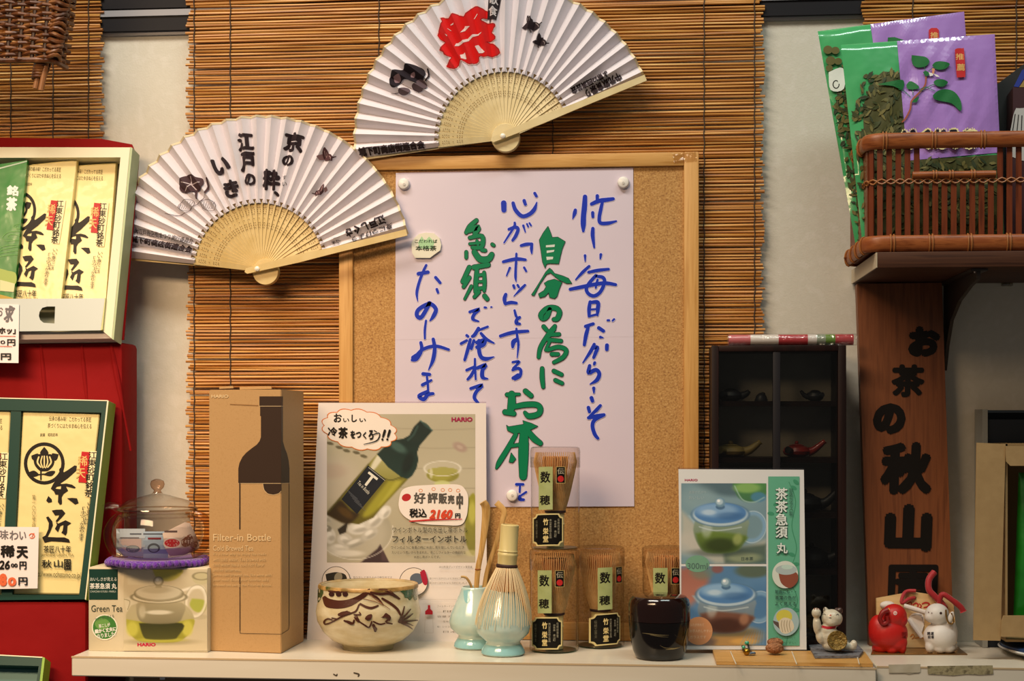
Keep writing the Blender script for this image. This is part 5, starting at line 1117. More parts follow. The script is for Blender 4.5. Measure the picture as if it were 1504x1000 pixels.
w0 = cased_whisk(cc, 'bamboo whisk upside down in the clear case under the stacked one')
for px, y, dz, rz, lb, lw in ((815.5, cc.y + .0005, Hc + .0006, 0, 'clear whisk case stacked on top of another, before the big poster', 'bamboo whisk upside down in the topmost clear case'),
    (881.5, -.073, 0, radians(33), 'clear whisk case with labels turned aside, between the stacked cases and black caddy', 'bamboo whisk upside down in the case with labels turned aside'), (979, -.072, 0, radians(4), 'clear whisk case half hidden behind the black lacquer caddy', 'bamboo whisk upside down in the case behind the black lacquer caddy')):
    x = P(px, 880, y).x; dup(case, (x, y, SZ + dz), rz, lb); dup(w0, (x, y, SZ + dz + .002), rz, lw)
# ------------------------------------------------------------------ lacquer caddy
nc = PZ(968.5, 966, SZ); ns = (nc - CAM).dot(FWD) / F
cad = thing('tea_caddy', 'rounded black lacquer tea caddy with faint gold grass strokes', 'tea caddy', nc)
lac = mat('black_lacquer', '#0d0706', .16, coat=.3, coatr=.03, spec=.3); lacl = mat('brown_lacquer', '#1c0b08', .12, coat=.4, coatr=.03, spec=.35)
MB().lathe(nc, [(33 * ns, .0005), (35 * ns, 2 * ns), (39 * ns, 12 * ns), (43.5 * ns, 32 * ns), (45 * ns, 54 * ns), (45 * ns, 56 * ns)], 56).build('body', lac, cad)
MB().lathe(nc, [(44.8 * ns, 56.4 * ns), (45.2 * ns, 56.6 * ns), (45.2 * ns, 78 * ns), (43.5 * ns, 86 * ns), (39 * ns, 91 * ns), (30 * ns, 93 * ns), (0, 93.5 * ns)], 56).build('lid', lacl, cad)
pr = Print(Rev(nc, [(33 * ns, 0), (39 * ns, 12 * ns), (43.5 * ns, 32 * ns), (45 * ns, 54 * ns), (45 * ns, 78 * ns)]), cad, h=.0004).crop(765, 790, 5.263)
gd = mat('gold_dust', '#9a8a62', .3, .6)
for q in ('7:940,735,.3 1000,742 1060,750 1145,752,.2', '4:1000,748 1060,760 1140,766,.3', '4:1075,830,.3 1120,850 1200,852', '9:1120,862,.3 1180,856 1232,845,.2', '5:1268,880 1262,820 1275,760 1290,700,.4'): pr.stroke('gold_strokes', gd, q)
pr.flush()
# ------------------------------------------------------------------ bamboo mat, green poster
mz = SZ + .0045
mt = thing('bamboo_mat', 'flat slatted bamboo mat under the green teapot poster', 'mat', PZ(1170, 965, SZ))
BL, FL, FR, BR = PZ(1047, 955, mz), PZ(1054.7, 979.5, mz), PZ(1288, 980.5, mz), PZ(1257, 942, mz)
FL.y = FR.y = max(FL.y, -.202); BLk = BL.copy(); BRk = PZ(1262, 948, mz); BLk.y = BRk.y = -.118
b = MB(); n = 11
for i in range(n):
    u0, u1 = i / n, (i + .93) / n
    a, d = FL.lerp(BLk, u0), FL.lerp(BLk, u1); e, g = FR.lerp(BRk, u0), FR.lerp(BRk, u1)
    b.prism([(p.x, p.y, SZ + .0006) for p in (a, e, g, d)], (0, 0, mz - SZ - .0006))
b.build('slats', mat('mat_bamboo', '#c08f4c', .45, var=['#cfa05c', '#b5823f'], vscale=(12, 500, 40)), mt, smooth=False)
strg = ink('#d9cfba')
for x0, x1 in ((1073, 1081), (1163, 1170), (1257, 1262)):
    a, c = PZ(x0, 957, mz + .0007), PZ(x1, 975, mz + .0007); MB().tube([a, c], .0006, 6).build('string', strg, mt)
gp0 = PZ(1090, 954.5, mz)
gp = lean(1090, 954.5, gp0.y, 689, -.094)
gpo = thing('teapot_poster', 'laminated green and blue poster of glass teapots leaning on the dark cabinet', 'poster', gp.at(1090, 954, 0), 'laminated posters')
lam2 = mat('laminated_cool', '#d9dad9', .3, spec=.5, coat=.6, coatr=.06, bump=.08, bscale=14, bdist=.01)
MB().slab(gp, [(996.5, 689), (1180.5, 690), (1184.5, 954), (999.5, 953.5)], 0, .0012).build('sheet', lam2, gpo, smooth=False)
MB().slab(gp, [(996, 686.8), (1181, 687.5), (1180.5, 690), (996.5, 689)], .0002, .001).build('film_edge', lamf, gpo, smooth=False)
g_ = lambda h: mat('gprint_' + h[1:], h, .35, coat=.5, coatr=.07, bump=.1, bscale=14, bdist=.01)
pr = Print(gp, gpo, h=.0014).crop(995, 680, 3.571); ph = 'photo_print'; tq = 'teapot_print'
pr.text('logo', ink('#a8325a'), 'HARIO', 38, 83, 106, 95, bold=.04)
def pot(pc, cx, cy, body, b2_, tea, t2, lidc, sx, dark):
    pc.ring(cx + 168 * sx, cy - 35, 62, 72, 12, '#7fa6c6', .9, 12); pc.ring(cx + 168 * sx, cy - 35, 72, 83, 3, '#c4d8e4', .7, 12); pc.poly([(cx - 170 * sx, cy - 95), (cx - 120 * sx, cy - 95), (cx - 105 * sx, cy - 35), (cx - 140 * sx, cy - 55)], '#9db8c6', .85, 14)
    pc.ell(cx, cy + 98, 150 * sx, 22, '#33413c', .5, .9)
    pc.poly([(cx - 128 * sx, cy - 80), (cx + 128 * sx, cy - 80), (cx + 142 * sx, cy - 20), (cx + 128 * sx, cy + 40), (cx + 80 * sx, cy + 95), (cx - 70 * sx, cy + 100), (cx - 120 * sx, cy + 50), (cx - 142 * sx, cy - 20)], body, .95, 12, b2_, True)
    pc.poly([(cx - 128 * sx, cy + 0), (cx - 40, cy - 12), (cx + 135 * sx, cy + 12), (cx + 115 * sx, cy + 55), (cx + 70 * sx, cy + 94), (cx - 65 * sx, cy + 97), (cx - 112 * sx, cy + 55)], tea, .9, 22, t2, True)
    pc.ell(cx, cy + 60, 80 * sx, 36, dark, .8, .8); pc.ell(cx + 90 * sx, cy + 30, 24, 30, '#b4bb7a' if tea[1] < '7' else '#b98a6a', .6, .9, 20); pc.ell(cx - 70 * sx, cy - 20, 26, 40, '#c4d0cc', .5, .9, 10); pc.line('%g,%g %g,%g %g,%g' % (cx - 110 * sx, cy - 36, cx - 20, cy - 16, cx + 110 * sx, cy - 34), 4, '#c6d5d8', .7)
    pc.ell(cx, cy - 100, 150 * sx, 62, '#b7cddc', .9, .06); pc.ring(cx, cy - 100, 150 * sx, 62, 4, '#4f7391', .7); pc.ell(cx, cy - 108, 136 * sx, 54, '#4a7bb2', .95, .1); pc.ell(cx - 20, cy - 122, 110 * sx, 36, lidc, .9, .6); pc.ell(cx + 50, cy - 92, 70, 20, '#3b6596', .6, .9); pc.ell(cx - 60, cy - 112, 36, 14, '#cfe0ea', .6, .9)
    pc.ell(cx, cy - 140, 24, 14, '#46698a', .9, .3); pc.ell(cx - 1, cy - 164, 27, 25, '#6f93aa', .95, .12); pc.ell(cx - 4, cy - 167, 18, 16, '#b5ccd8', .9, .6); pc.ell(cx - 9, cy - 172, 8, 7, '#f0f6f8', 1, .5)
pc = Pic(20, 106, 466, 528, 3.6, '#73919c'); pc.mottle(90, .06, 5)
pc.ell(250, 120, 150, 50, '#4d6670', .9, .7, 8); pc.ell(110, 180, 90, 60, '#8aa5ac', .6, .9); pc.poly('20,250 110,330 190,430 260,470 466,400 466,470 300,528 200,528 20,420', '#b2b2a6', .95, 40); pc.ell(70, 420, 100, 60, '#bdbab0', .8, .9); pc.poly('235,450 466,425 466,528 250,528', '#4c6056', .9, 30); pc.ell(350, 495, 90, 26, '#94a07e', .8, .8)
pc.poly('290,106 466,106 460,175 385,205 320,180', '#4d8a45', .95, 18, '#3f6f4a', True); pc.ell(365, 130, 70, 26, '#8fb867', .8, .7); pc.ell(425, 178, 40, 26, '#4b83a6', .85, .5); pc.line('300,120 340,190 400,205 455,180', 4, '#a9c6c0', .7)
pot(pc, 225, 370, '#8a9c8b', '#5f7452', '#66802f', '#3f5520', '#86acd2', 1.0, '#2c3a16'); pc.put(pr, 'photo_print', gpo)
pr.text('photo_lettering', g_('#41524a'), '日本茶', 335, 492, 398, 512, bold=.02); pr.text('photo_lettering', g_('#9fb4ba'), '茶葉が広がり', 60, 145, 150, 160); pr.text('photo_lettering', g_('#9fb4ba'), 'おいしい', 60, 172, 140, 190)
pc = Pic(20, 541, 466, 956, 3.6, '#5a84ab'); pc.mottle(80, .05, 8)
pc.poly('10,555 95,541 165,600 125,690 60,750 10,745', '#a0604e', .95, 50, '#b97a66', True); pc.ell(130, 570, 60, 40, '#6f7f6e', .7, .9); pc.ell(395, 565, 90, 36, '#56634e', .9, .6); pc.ell(210, 555, 30, 22, '#8f5148', .8, .7); pc.ell(430, 760, 80, 120, '#4a77a4', .7, .9); pc.ell(290, 920, 150, 56, '#b98b4a', .9, .7, -6); pc.ell(350, 935, 70, 16, '#d8a95a', .8, .8); pc.poly('10,880 90,850 205,930 190,960 10,960', '#6d5a50', .9, 40)
for k in range(8): pc.line('%d,%d %d,%d' % (370 + k * 12, 880, 330 + k * 17, 950), 2.5, '#7fa0bf', .5)
pot(pc, 255, 790, '#8296a4', '#5f6a70', '#7a4c38', '#4c2a1e', '#8fb5d6', 1.05, '#3f2116'); pc.put(pr, 'photo_print', gpo)
pr.ell('print_disc', g_('#cf9060'), 112, 880, 72, 74)
for k in range(3): pr.text('photo_lettering', g_('#e2c6a8'), ('ふたが外れて', 'お手入れしやすい', 'ガラスです')[k], 66, 840 + k * 32, (140, 178, 150)[k], 856 + k * 32)
pr.ell('print_disc', g_('#6f9f84'), 105, 528, 62, 44)
pr.text('photo_lettering', g_('#4f6a62'), '300ml', 52, 524, 158, 556, bold=.01)
pr.rect('green_panel', g_('#5fa98a'), 476, 70, 640, 958)
for q in ('5:585,100 620,200 600,330 625,450 590,560', '5:600,640 630,720 600,800 570,955'): pr.stroke('green_panel', g_('#3f8a68'), q)
for x, y, r in ((610, 130, 30), (520, 215, -20), (490, 265, 10), (600, 480, 20), (560, 470, -30), (645, 530, 0), (645, 770, 10), (625, 100, 40)): pr.ell('green_panel', g_('#3f8f6c'), min(x, 622), y, 18, 10, r)
for dx, mm in ((-2.5, '#3a5a50'), (2.5, '#3a5a50'), (0, '#dfe8e2')): pr.vtext('title_lettering', g_(mm), '茶茶急須', 515 + dx, 128 + abs(dx), 578 + dx, 395 + abs(dx), bold=.02, gap=.04)
for dx, mm in ((-2.5, '#3a5a50'), (2.5, '#3a5a50'), (0, '#dfe8e2')): pr.text('title_lettering', g_(mm), '丸', 520 + dx, 418 + abs(dx), 578 + dx, 474 + abs(dx), bold=.02)
pr.vtext('title_lettering', g_('#33594a'), '耐熱ガラス製', 585, 130, 606, 276, gap=.04)
pr.ell('detail_print', g_('#cfd6cc'), 565, 585, 68, 72); pr.poly('detail_print', g_('#8a4c38'), '530,575 560,560 625,575 630,620 590,655 545,630', True); pr.ell('detail_print', g_('#a9b9b9'), 570, 560, 56, 26); pr.ell('detail_print', g_('#b8d2c8'), 575, 545, 30, 12)
pr.ell('detail_print', g_('#9fb9bd'), 570, 832, 68, 74); pr.ell('detail_print', g_('#c9c24e'), 560, 805, 42, 36); pr.poly('detail_print', g_('#5a4a44'), '500,825 530,835 545,880 505,840'); pr.poly('detail_print', g_('#d6ccb4'), '530,830 560,810 600,825 610,870 570,895 540,880', True)
for k in range(4): pr.stroke('detail_print', g_('#a3967c'), '4:%d,825 %d,850 %d,885' % (548 + k * 14, 545 + k * 14, 552 + k * 14))
for k, s in enumerate(('前面にも・・', '茶葉の色が', 'よく見える')): pr.text('lettering', g_('#2f4f44'), s, 512, 664 + k * 32, 622, 684 + k * 32, bold=.02)
for k, s in enumerate(('茶こしが外れて', '洗いやすい')): pr.text('small_lettering', g_('#3a6a58'), s, 515, 910 + k * 26, 620, 924 + k * 26)
pr.flush()
# phone charm strap
ch = thing('charm_strap', 'walnut and bell charm strap lying on the bamboo mat', 'charm', PZ(1130, 962, mz))
K = lambda x, y, dz=0: PZ(1040 + x / 5.785, 870 + y / 5.785, mz) + Vector((0, 0, dz))
blkc = mat('cord_navy', '#161622', .6)
MB().tube(catmull([K(300, 515, .003), K(292, 470, .006), K(320, 432, .010), K(370, 425, .012), K(430, 450, .010), K(500, 490, .004)], 5), .0013, 8).build('cord', blkc, ch)
MB().tube(catmull([K(380, 525, .0014), K(350, 515, .004), K(340, 470, .010), K(390, 440, .013), K(450, 465, .009), K(505, 480, .005)], 5), .0011, 8).build('cord', blkc, ch)
MB().ball(K(330, 535, .0042), .0042).build('bell', mat('brass', '#a8812f', .3, 1), ch); MB().ball(K(330, 498, .0092), .0028, .0028, .0024).build('bead', mat('bead_green', '#2f9a78', .2, coat=1), ch); MB().ball(K(302, 512, .006), .0022).build('bead', mat('bead_green', '#2f9a78'), ch)
MB().tube([K(350, 540, .0022), K(395, 535, .0022)], [.0015, .0022], 8).build('clasp', mat('steel', '#b9bcc4'), ch)
wn = mat('walnut', '#8c5a35', .6, bump=1, bscale=350, bdist=.004, var=['#a87048', '#70431f'], vscale=(160, 160, 160))
blend([(K(565, 530, .0075), .0105, .008, .0062), (K(570, 500, .0105), .0095, .0075, .005), (K(555, 470, .0145), .0045, .004, .003)], .0012, 'walnut_half', wn, ch, 3)
# lucky cat on slate
sl = thing('slate_coaster', 'small grey slate slab under the beckoning cat', 'coaster', PZ(1230, 958, mz))
s0 = [PZ(1188, 951, mz), PZ(1197, 967.5, mz), PZ(1262, 966.5, mz), PZ(1268, 959, mz), PZ(1256, 947, mz)]
MB().prism([(p.x, p.y, mz + .0004) for p in s0], (0, 0, .0028)).build('slab', mat('slate', '#5f6066', .7, var=['#77777c', '#3f4046'], vscale=(120, 120, 300), bump=.6, bscale=160), sl, smooth=False)
cz = mz + .0032; c0 = PZ(1224, 957, cz); cy = c0.y; cs = (c0 - CAM).dot(FWD) / F
X = lambda px, py, dy=0: P(px, py, cy + dy * cs)
ct = thing('beckoning_cat', 'small white ceramic beckoning cat leaning back with a gold coin', 'cat figurine', c0)
cw = mat('cat_white', '#cfc8b4', .4, coat=.3, bump=.3, bscale=300, var='#c4bca6', vscale=(150, 150, 150))
R = lambda a: Matrix.Rotation(radians(a), 3, 'Y')
body = blend([(X(1219, 936), 15 * cs, 13 * cs, 17 * cs, R(-15)), (X(1223, 947, 0), 16 * cs, 14 * cs, 9.5 * cs), (X(1216, 926), 12.5 * cs, 11.5 * cs, 12 * cs), (X(1222, 908), 15.5 * cs, 13 * cs, 13.5 * cs), (X(1221, 913, -6), 9 * cs, 8 * cs, 8 * cs), (X(1213, 897), 4 * cs, 4 * cs, 6 * cs, R(-15)),
    (X(1205, 936, -4), 6.5 * cs, 7 * cs, 11 * cs, R(-18)), (X(1200, 918, -5), 6 * cs, 6.5 * cs, 15 * cs, R(-4)), (X(1199, 900, -7), 7 * cs, 6 * cs, 7.5 * cs), (X(1244, 949, -4), 14 * cs, 7 * cs, 6 * cs, R(14)), (X(1254, 946, -4), 5 * cs, 6 * cs, 6.5 * cs), (X(1236, 944, 4), 10 * cs, 10 * cs, 9 * cs)], 1.3 * cs, 'body', cw, ct, 3)
blend([(X(1233, 897, -1), 5 * cs, 4 * cs, 5.5 * cs, R(25)), (X(1229, 896, 1), 4 * cs, 4 * cs, 4 * cs)], 1.2 * cs, 'dark_ear', mat('cat_brown', '#3f2a22', .4, coat=.3), ct, 3)
sk = Skin(body); pr = Print(sk, ct, h=.0003).crop(1040, 870, 5.785)
pr.stroke('collar', ink('#a81a28'), '22:972,290,1 1020,300 1080,295 1128,280,1'); pk2 = ink('#8a4a3c')
for q in ('5:972,190 985,182 998,190', '5:1090,192 1102,184 1112,194', '4:1036,212 1040,222', '3:1028,218 1040,212 1050,218'): pr.stroke('face_paint', ink('#3a2c28'), q)
pr.ell('face_paint', ink('#a8503f'), 1040, 193, 8, 7); pr.ell('face_paint', ink('#3a2a22'), 985, 140, 9, 14)
for x in (905, 925, 945): pr.ell('face_paint', ink('#7a4438'), x, 138, 5, 7)
pr.flush()
coin = P(1229.5, 941, cy - 17.5 * cs)
MB().lathe(coin, [(13.2 * cs, 0), (14.5 * cs, .6 * cs), (14.5 * cs, 2.2 * cs), (13.4 * cs, 3 * cs), (12.4 * cs, 2.4 * cs), (0, 2.4 * cs)], 36, axis=(.05, -1, .25)).build('coin', mat('coin_gold', '#8f7436', .45, .5, bump=.8, bscale=300, bdist=.003, var='#6a5424', vscale=(140, 140, 400)), ct)
# ------------------------------------------------------------------ dark glass-fronted cabinet
dw = mat('dark_wood', '#1a0d0b', .5, spec=.2, var='#26130f', vscale=(120, 120, 8)); mull = mat('mullion', '#1f1d20', .5, spec=.2)
cf = -.088; cxl = P(1045, 700, cf).x; cxr = P(1243, 700, cf).x; ctz = P(1140, 507, cf).z; cwid = .0085
cab = thing('display_cabinet', 'dark wooden cabinet with smoked glass doors and small teapots inside', 'cabinet', ((cxl + cxr) / 2, -.05, SZ))
MB().box((cxl, cf, SZ + .0003), (cxl + cwid, -.016, ctz), .001).build('side_panel', dw, cab); MB().box((cxr - cwid * 1.1, cf, SZ + .0003), (cxr, -.016, ctz), .001).build('side_panel', dw, cab)
MB().box((cxl + cwid, cf, ctz - .007), (cxr - cwid, -.016, ctz), .0008).build('top_panel', dw, cab); MB().box((cxl + cwid, cf, SZ + .0003), (cxr - cwid, -.016, SZ + .012), .0008).build('bottom_panel', dw, cab)
MB().box((cxl + cwid, -.020, SZ + .01), (cxr - cwid, -.0165, ctz - .006)).build('back_panel', mat('cabinet_back', '#c9c8c2', .6, var='#b8b7b0', vscale=(20, 20, 20)), cab, smooth=False)
shz = []
for py in (589, 672, 753, 836):
    z = P(1140, py, cf + .012).z; shz.append(z); MB().box((cxl + cwid, cf + .012, z - .006), (cxr - cwid, -.0205, z)).build('shelf_board', dw, cab, smooth=False)
mx0 = P(1135, 700, cf + .003).x; mx1 = P(1146, 700, cf + .003).x
MB().box((mx0, cf + .001, SZ + .012), (mx1, cf + .009, ctz - .007), .0008).build('mullion', mull, cab)
smoke = clear('smoked_glass', '#d6d6d3', 1.5, .02, .7)
for a, c in ((cxl + cwid, mx0), (mx1, cxr - cwid)): MB().box((a, cf + .003, SZ + .012), (c, cf + .005, ctz - .007)).build('glass_door', smoke, cab, smooth=False)
def pot3(name, label, px, zs, r, hk, m, face, mh=None, spout=1.0, yy=-.05, knob=True, up=.6):
    x = P(px, 600, yy).x; c = Vector((x, yy, zs + .0003)); h = r * hk
    t = thing(name, label, 'teapot', c, 'small teapots in the dark cabinet')
    MB().lathe(c, [(r * .55, 0), (r * .6, h * .04), (r * .9, h * .22), (r, h * .48), (r * .88, h * .78), (r * .55, h * .93), (r * .5, h * .95)], 28).build('body', m, t)
    l = MB().lathe(c, [(r * .52, h * .95), (r * .56, h * .97), (r * .3, h * 1.08), (r * .1, h * 1.1)], 24).build('lid', m, t)
    if knob: MB().ball(c + Vector((0, 0, h * 1.2)), r * .15, r * .15, r * .14, 12, 8).build('knob', m, l)
    s = face
    MB().tube(catmull([c + Vector((s * r * .8, -r * .1, h * .42)), c + Vector((s * r * 1.25, -r * .15, h * .62)), c + Vector((s * r * (1.3 + spout * .6), -r * .2, h * (.75 + up)))], 5), [r * .34 - r * .17 * i / 10 for i in range(9)] + [r * .16, r * .2], 12, caps=False).build('spout', m, t)
    MB().tube([c + Vector((-s * r * .4, -r * .8, h * .5)), c + Vector((-s * r * .75, -r * 1.25, h * .62))], [r * .16, r * .26], 12).build('handle', mh or m, t)
    return t
kb = mat('clay_black', '#2a2c33', .45, coat=.2); ko = mat('clay_olive', '#8f7a44', .5, var='#a68e52', vscale=(80, 80, 80)); kr = mat('clay_red', '#a3281f', .3, coat=.5); kc = mat('clay_char', '#1d1d1f', .5)
gapz = .0002
pot3('small_teapot', 'black teapot on the top shelf of the dark cabinet, beside a small dark dome', 1073, shz[0], .0145, .95, kb, 1, spout=.35, up=.12, knob=False)
dm = thing('clay_lid', 'small dark clay dome on the top shelf of the cabinet', 'lid', (P(1118, 600, -.05).x, -.05, shz[0] + .0003))
MB().lathe(dm.location, [(.0075, 0), (.0078, .001), (.006, .0065), (.0025, .0095), (0, .01)], 24).build('dome', kb, dm); MB().ball(dm.location + Vector((.002, 0, .0085)), .003, .003, .0022, 12, 8).build('knob', kb, dm)
pot3('small_teapot', 'small grey black teapot with its spout turned toward the cabinet mullion', 1197, shz[0], .0105, 1.15, kb, -1, spout=.5, up=.25, knob=False)
pot3('small_teapot', 'olive clay teapot with a knobbly spout in the dark cabinet', 1073, shz[1], .0185, .75, ko, 1, spout=1.0, up=.55)
pot3('small_teapot', 'shiny red clay teapot on a cabinet shelf above the green poster', 1170, shz[1], .0165, .85, kr, 1, kc, spout=1.15, up=.6)
pot3('small_teapot', 'charcoal teapot with a thick raised spout, just past the green poster edge', 1182, shz[2], .021, .95, kc, 1, spout=.9, up=.55)
pot3('small_teapot', 'dark round pot on the cabinet shelf above the beckoning cat', 1192, shz[3], .021, 1.05, kc, 1, spout=.3, up=.1)
pot3('small_teapot', 'dark brown pot with a ring handle at the cabinet bottom behind the beckoning cat', 1195, SZ + .0122, .0195, 1.2, mat('clay_brown', '#4a3c2a', .45), 1, spout=.2, up=.1)
# wrapped roll on top of the cabinet
rc = P(1162, 497.5, -.06); rr = .0065; zc_ = ctz + rr + .0011
rl = thing('wrapped_roll', 'striped red white and green roll in cellophane on top of the dark cabinet', 'roll', (rc.x, -.06, ctz + .0003))
xs = [(1070, '#c4696c'), (1102, '#d8cfc6'), (1143, '#b0353a'), (1186, '#d9d2cc'), (1199, '#8f9a86'), (1212, '#6a8f3a'), (1226, '#b8474a'), (1253, None)]
for (a, h), (c, _) in zip(xs, xs[1:]):
    xa, xb = P(a, 497, -.06).x, P(c, 497, -.06).x
    MB().tube([(xa, -.06, zc_), (xb, -.06, zc_)], rr, 20).build('colour_band', mat('band_' + h[1:], h, .35, coat=.4), rl)
cel_ = clear('cellophane', '#ffffff', 1.5, .06, 2.5, bump=.9, bscale=120)
rnd = random.Random(3); pts = []; rad = []
for i in range(40):
    u = i / 39; pts.append((P(1068, 497, -.06).x * (1 - u) + P(1258, 497, -.06).x * u, -.06, zc_)); rad.append(rr * 1.06 + rnd.uniform(0, .0004))
MB().tube(pts, rad, 14).build('wrapping', cel_, rl)
for x0, x1 in ((1072, 1096), (1204, 1246)):
    p2 = [(P(x0 + (x1 - x0) * i / 6, 497, -.07).x, -.0695 - .002 * (i % 2), ctz + .002 + .001 * (i % 2)) for i in range(7)]; MB().tube(p2, [.0012, .0017, .0012, .0019, .0013, .0017, .001], 7, flat=.5).build('wrapping_fold', cel_, rl)
# ------------------------------------------------------------------ wooden signboard
sb = lean(1320, 945, -.046, 415, -.028)
sg = thing('wooden_signboard', 'tall brown wooden signboard with black brush characters', 'signboard', sb.at(1335, 945, 0))
MB().slab(sb, [(1258.5, 417), (1383.5, 415), (1401, 948), (1277, 948)], 0, -.016).build('board', mat('sign_wood', '#74401f', .5, var=['#824a26', '#693819'], vscale=(180, 180, 6)), sg, smooth=False)
pr = Print(sb, sg, h=.0005); sk_ = ink('#15110e', .5)
for c, q in (('お', (1334, 479, 1381, 524)), ('茶', (1309, 535, 1358, 583)), ('の', (1282, 592, 1330, 638)), ('秋', (1293, 649, 1369, 726)), ('山', (1299, 740, 1369, 810)), ('園', (1304, 829, 1377, 905))): pr.text('lettering', sk_, c, *q, bold={'園': .028, '秋': .05, '茶': .042}.get(c, .07), slant=.03)
pr.flush()
# ------------------------------------------------------------------ upper shelf board with bracket
ux = .2485; uz0 = 1.30 + .1632; uz1 = 1.30 + .1805
ub = thing('shelf_board', 'brown wall shelf board with a pale end, under the wide bamboo basket', 'shelf', (.45, -.1, uz0))
wd = mat('shelf_wood', '#45281a', .55, spec=.25, var=['#50301f', '#3a2014'], vscale=(8, 200, 200))
MB().box((ux, -.2, uz0), (.72, -.003, uz1), .001).build('board', wd, ub)
MB().box((ux - .0012, -.2, uz0 + .0005), (ux - .0001, -.003, uz1 - .0005)).build('end_trim', mat('end_beige', '#c4b498', .55), ub, smooth=False)
bkx = P(1437, 397, -.185).x
bpts = [(-.0035, uz0 - .003), (-.186, uz0 - .003), (-.186, uz0 - .012), (-.15, uz0 - .016), (-.09, uz0 - .028), (-.045, uz0 - .047), (-.020, uz0 - .075), (-.0035, uz0 - .105)]
br_ = thing('shelf_bracket', 'dark curved bracket under the upper shelf board', 'bracket', (bkx, -.05, uz0 - .1), 'shelf brackets')
MB().prism([(bkx - .002, y, z) for y, z in bpts], (.004, 0, 0)).build('gusset', mat('bracket_dark', '#33271f', .5), br_, smooth=False)
MB().box((bkx - .009, -.19, uz0 - .0028), (bkx + .009, -.004, uz0 - .0006)).build('flange', mat('bracket_dark', '#33271f'), br_, smooth=False)
MB().lathe((bkx, -.178, uz0 - .0029), [(.0035, 0), (.0032, .0015), (0, .0022)], 14, axis=(0, -.3, -1)).build('screw', mat('steel', '#b9bcc4'), br_)
hk = thing('wall_clip', 'small clear plastic clip on the wall under the upper shelf', 'clip', P(1479, 417, -.004))
MB().box(P(1472, 420, -.008), P(1486, 414, -.001), .001).build('clip_body', clear('clip_plastic', '#d8d2c0', 1.5, .1, 2.5), hk); MB().lathe(P(1479, 412, -.004), [(.003, -.006), (.0045, 0), (.003, .004)], 16).build('clip_post', clear('clip_plastic', '#d8d2c0'), hk)
# ------------------------------------------------------------------ wide bamboo basket
bx0, bx1, by0, by1, rad_ = .241, .60, -.192, -.035, .015
kz0 = uz1 + .0006; kz1 = P(1400, 194, -.192).z
def foot(off=0.0):
    p = []
    x0, x1, y0, y1, r = bx0 - off, bx1 + off, by0 - off, by1 + off, rad_ + off
    p += [(x0, y1 - .0, )]; n = 14
    L = [(x0, y1 - r + (y0 + r - y1 + r) * i / n) for i in range(n + 1)]
    A_ = [(x0 + r - r * cos(t), y0 + r - r * sin(t)) for t in [pi / 2 * i / 10 for i in range(1, 11)]]
    B_ = [(x0 + r + (x1 - x0 - 2 * r) * i / 30, y0) for i in range(1, 31)]
    C_ = [(x1 - r + r * sin(t), y0 + r - r * cos(t)) for t in [pi / 2 * i / 10 for i in range(1, 11)]]
    D_ = [(x1, y0 + r + (y1 - y0 - 2 * r) * i / n) for i in range(1, n + 1)]
    E_ = [(x1 - r + r * cos(t), y1 - r + r * sin(t)) for t in [pi / 2 * i / 10 for i in range(1, 11)]]
    F_ = [(x1 - r - (x1 - x0 - 2 * r) * i / 30, y1) for i in range(1, 31)]
    G_ = [(x0 + r - r * sin(t), y1 - r + r * cos(t)) for t in [pi / 2 * i / 10 for i in range(1, 11)]]
    return L + A_ + B_ + C_ + D_ + E_ + F_ + G_
def along(path, step):
    o = []; acc = 0; nxt = 0
    for (xa, ya), (xb, yb_) in zip(path, path[1:]):
        L = hypot(xb - xa, yb_ - ya)
        while L > 0 and nxt <= acc + L: u = (nxt - acc) / L; o.append((xa + (xb - xa) * u, ya + (yb_ - ya) * u, atan2(yb_ - ya, xb - xa))); nxt += step
        acc += L
    return o
bk_ = thing('bamboo_basket', 'wide brown slatted bamboo basket on the upper shelf board', 'basket', ((bx0 + bx1) / 2, (by0 + by1) / 2, kz0))
bs = mat('basket_slat', '#6b3118', .4, spec=.35, var=['#78371a', '#5a260f'], vscale=(150, 150, 12)); br2 = mat('basket_rim', '#8a461c', .42, spec=.4, var=['#9c5626', '#75380f'], vscale=(30, 30, 200)); bw_ = mat('basket_wrap', '#a0622c', .45)
fp_ = foot(.003); cl_ = [(*p, ) for p in fp_] + [fp_[0]]
for z, h in ((kz1 - .009, .0088), (kz0 + .009, .0088)):
    MB().tube([(x, y, z) for x, y in cl_], h, 14, caps=False, flat=.42, upv=(0, 0, 1)).build('rim', br2, bk_)
hx0, hx1 = P(1348, 230, by0).x, P(1456, 230, by0).x; hzz = P(1400, 257, by0).z
b = MB()
for x, y, a in along(foot(0) + [foot(0)[0]], .0098):
    top = kz1 - .006
    if y < by0 + .002 and hx0 < x < hx1: top = hzz
    wv = .0030 if y < by0 + .01 else .0041
    dx, dy = cos(a) * wv, sin(a) * wv; nx, ny = -sin(a) * .0008, cos(a) * .0008
    b.prism([(x - dx - nx, y - dy - ny, kz0 + .004), (x + dx - nx, y + dy - ny, kz0 + .004), (x + dx + nx, y + dy + ny, kz0 + .004), (x - dx + nx, y - dy + ny, kz0 + .004)], (0, 0, top - kz0 - .004))
b.build('slats', bs, bk_, smooth=False)
MB().prism([(x, y, kz0 + .003) for x, y in foot(-.001)], (0, 0, .003)).build('base', bs, bk_, smooth=False)
MB().tube([(hx0 - .006, by0 - .001, hzz), (hx1 + .004, by0 - .001, hzz)], .0042, 12).build('handle_bar', br2, bk_)
tz = P(1400, 266, by0).z
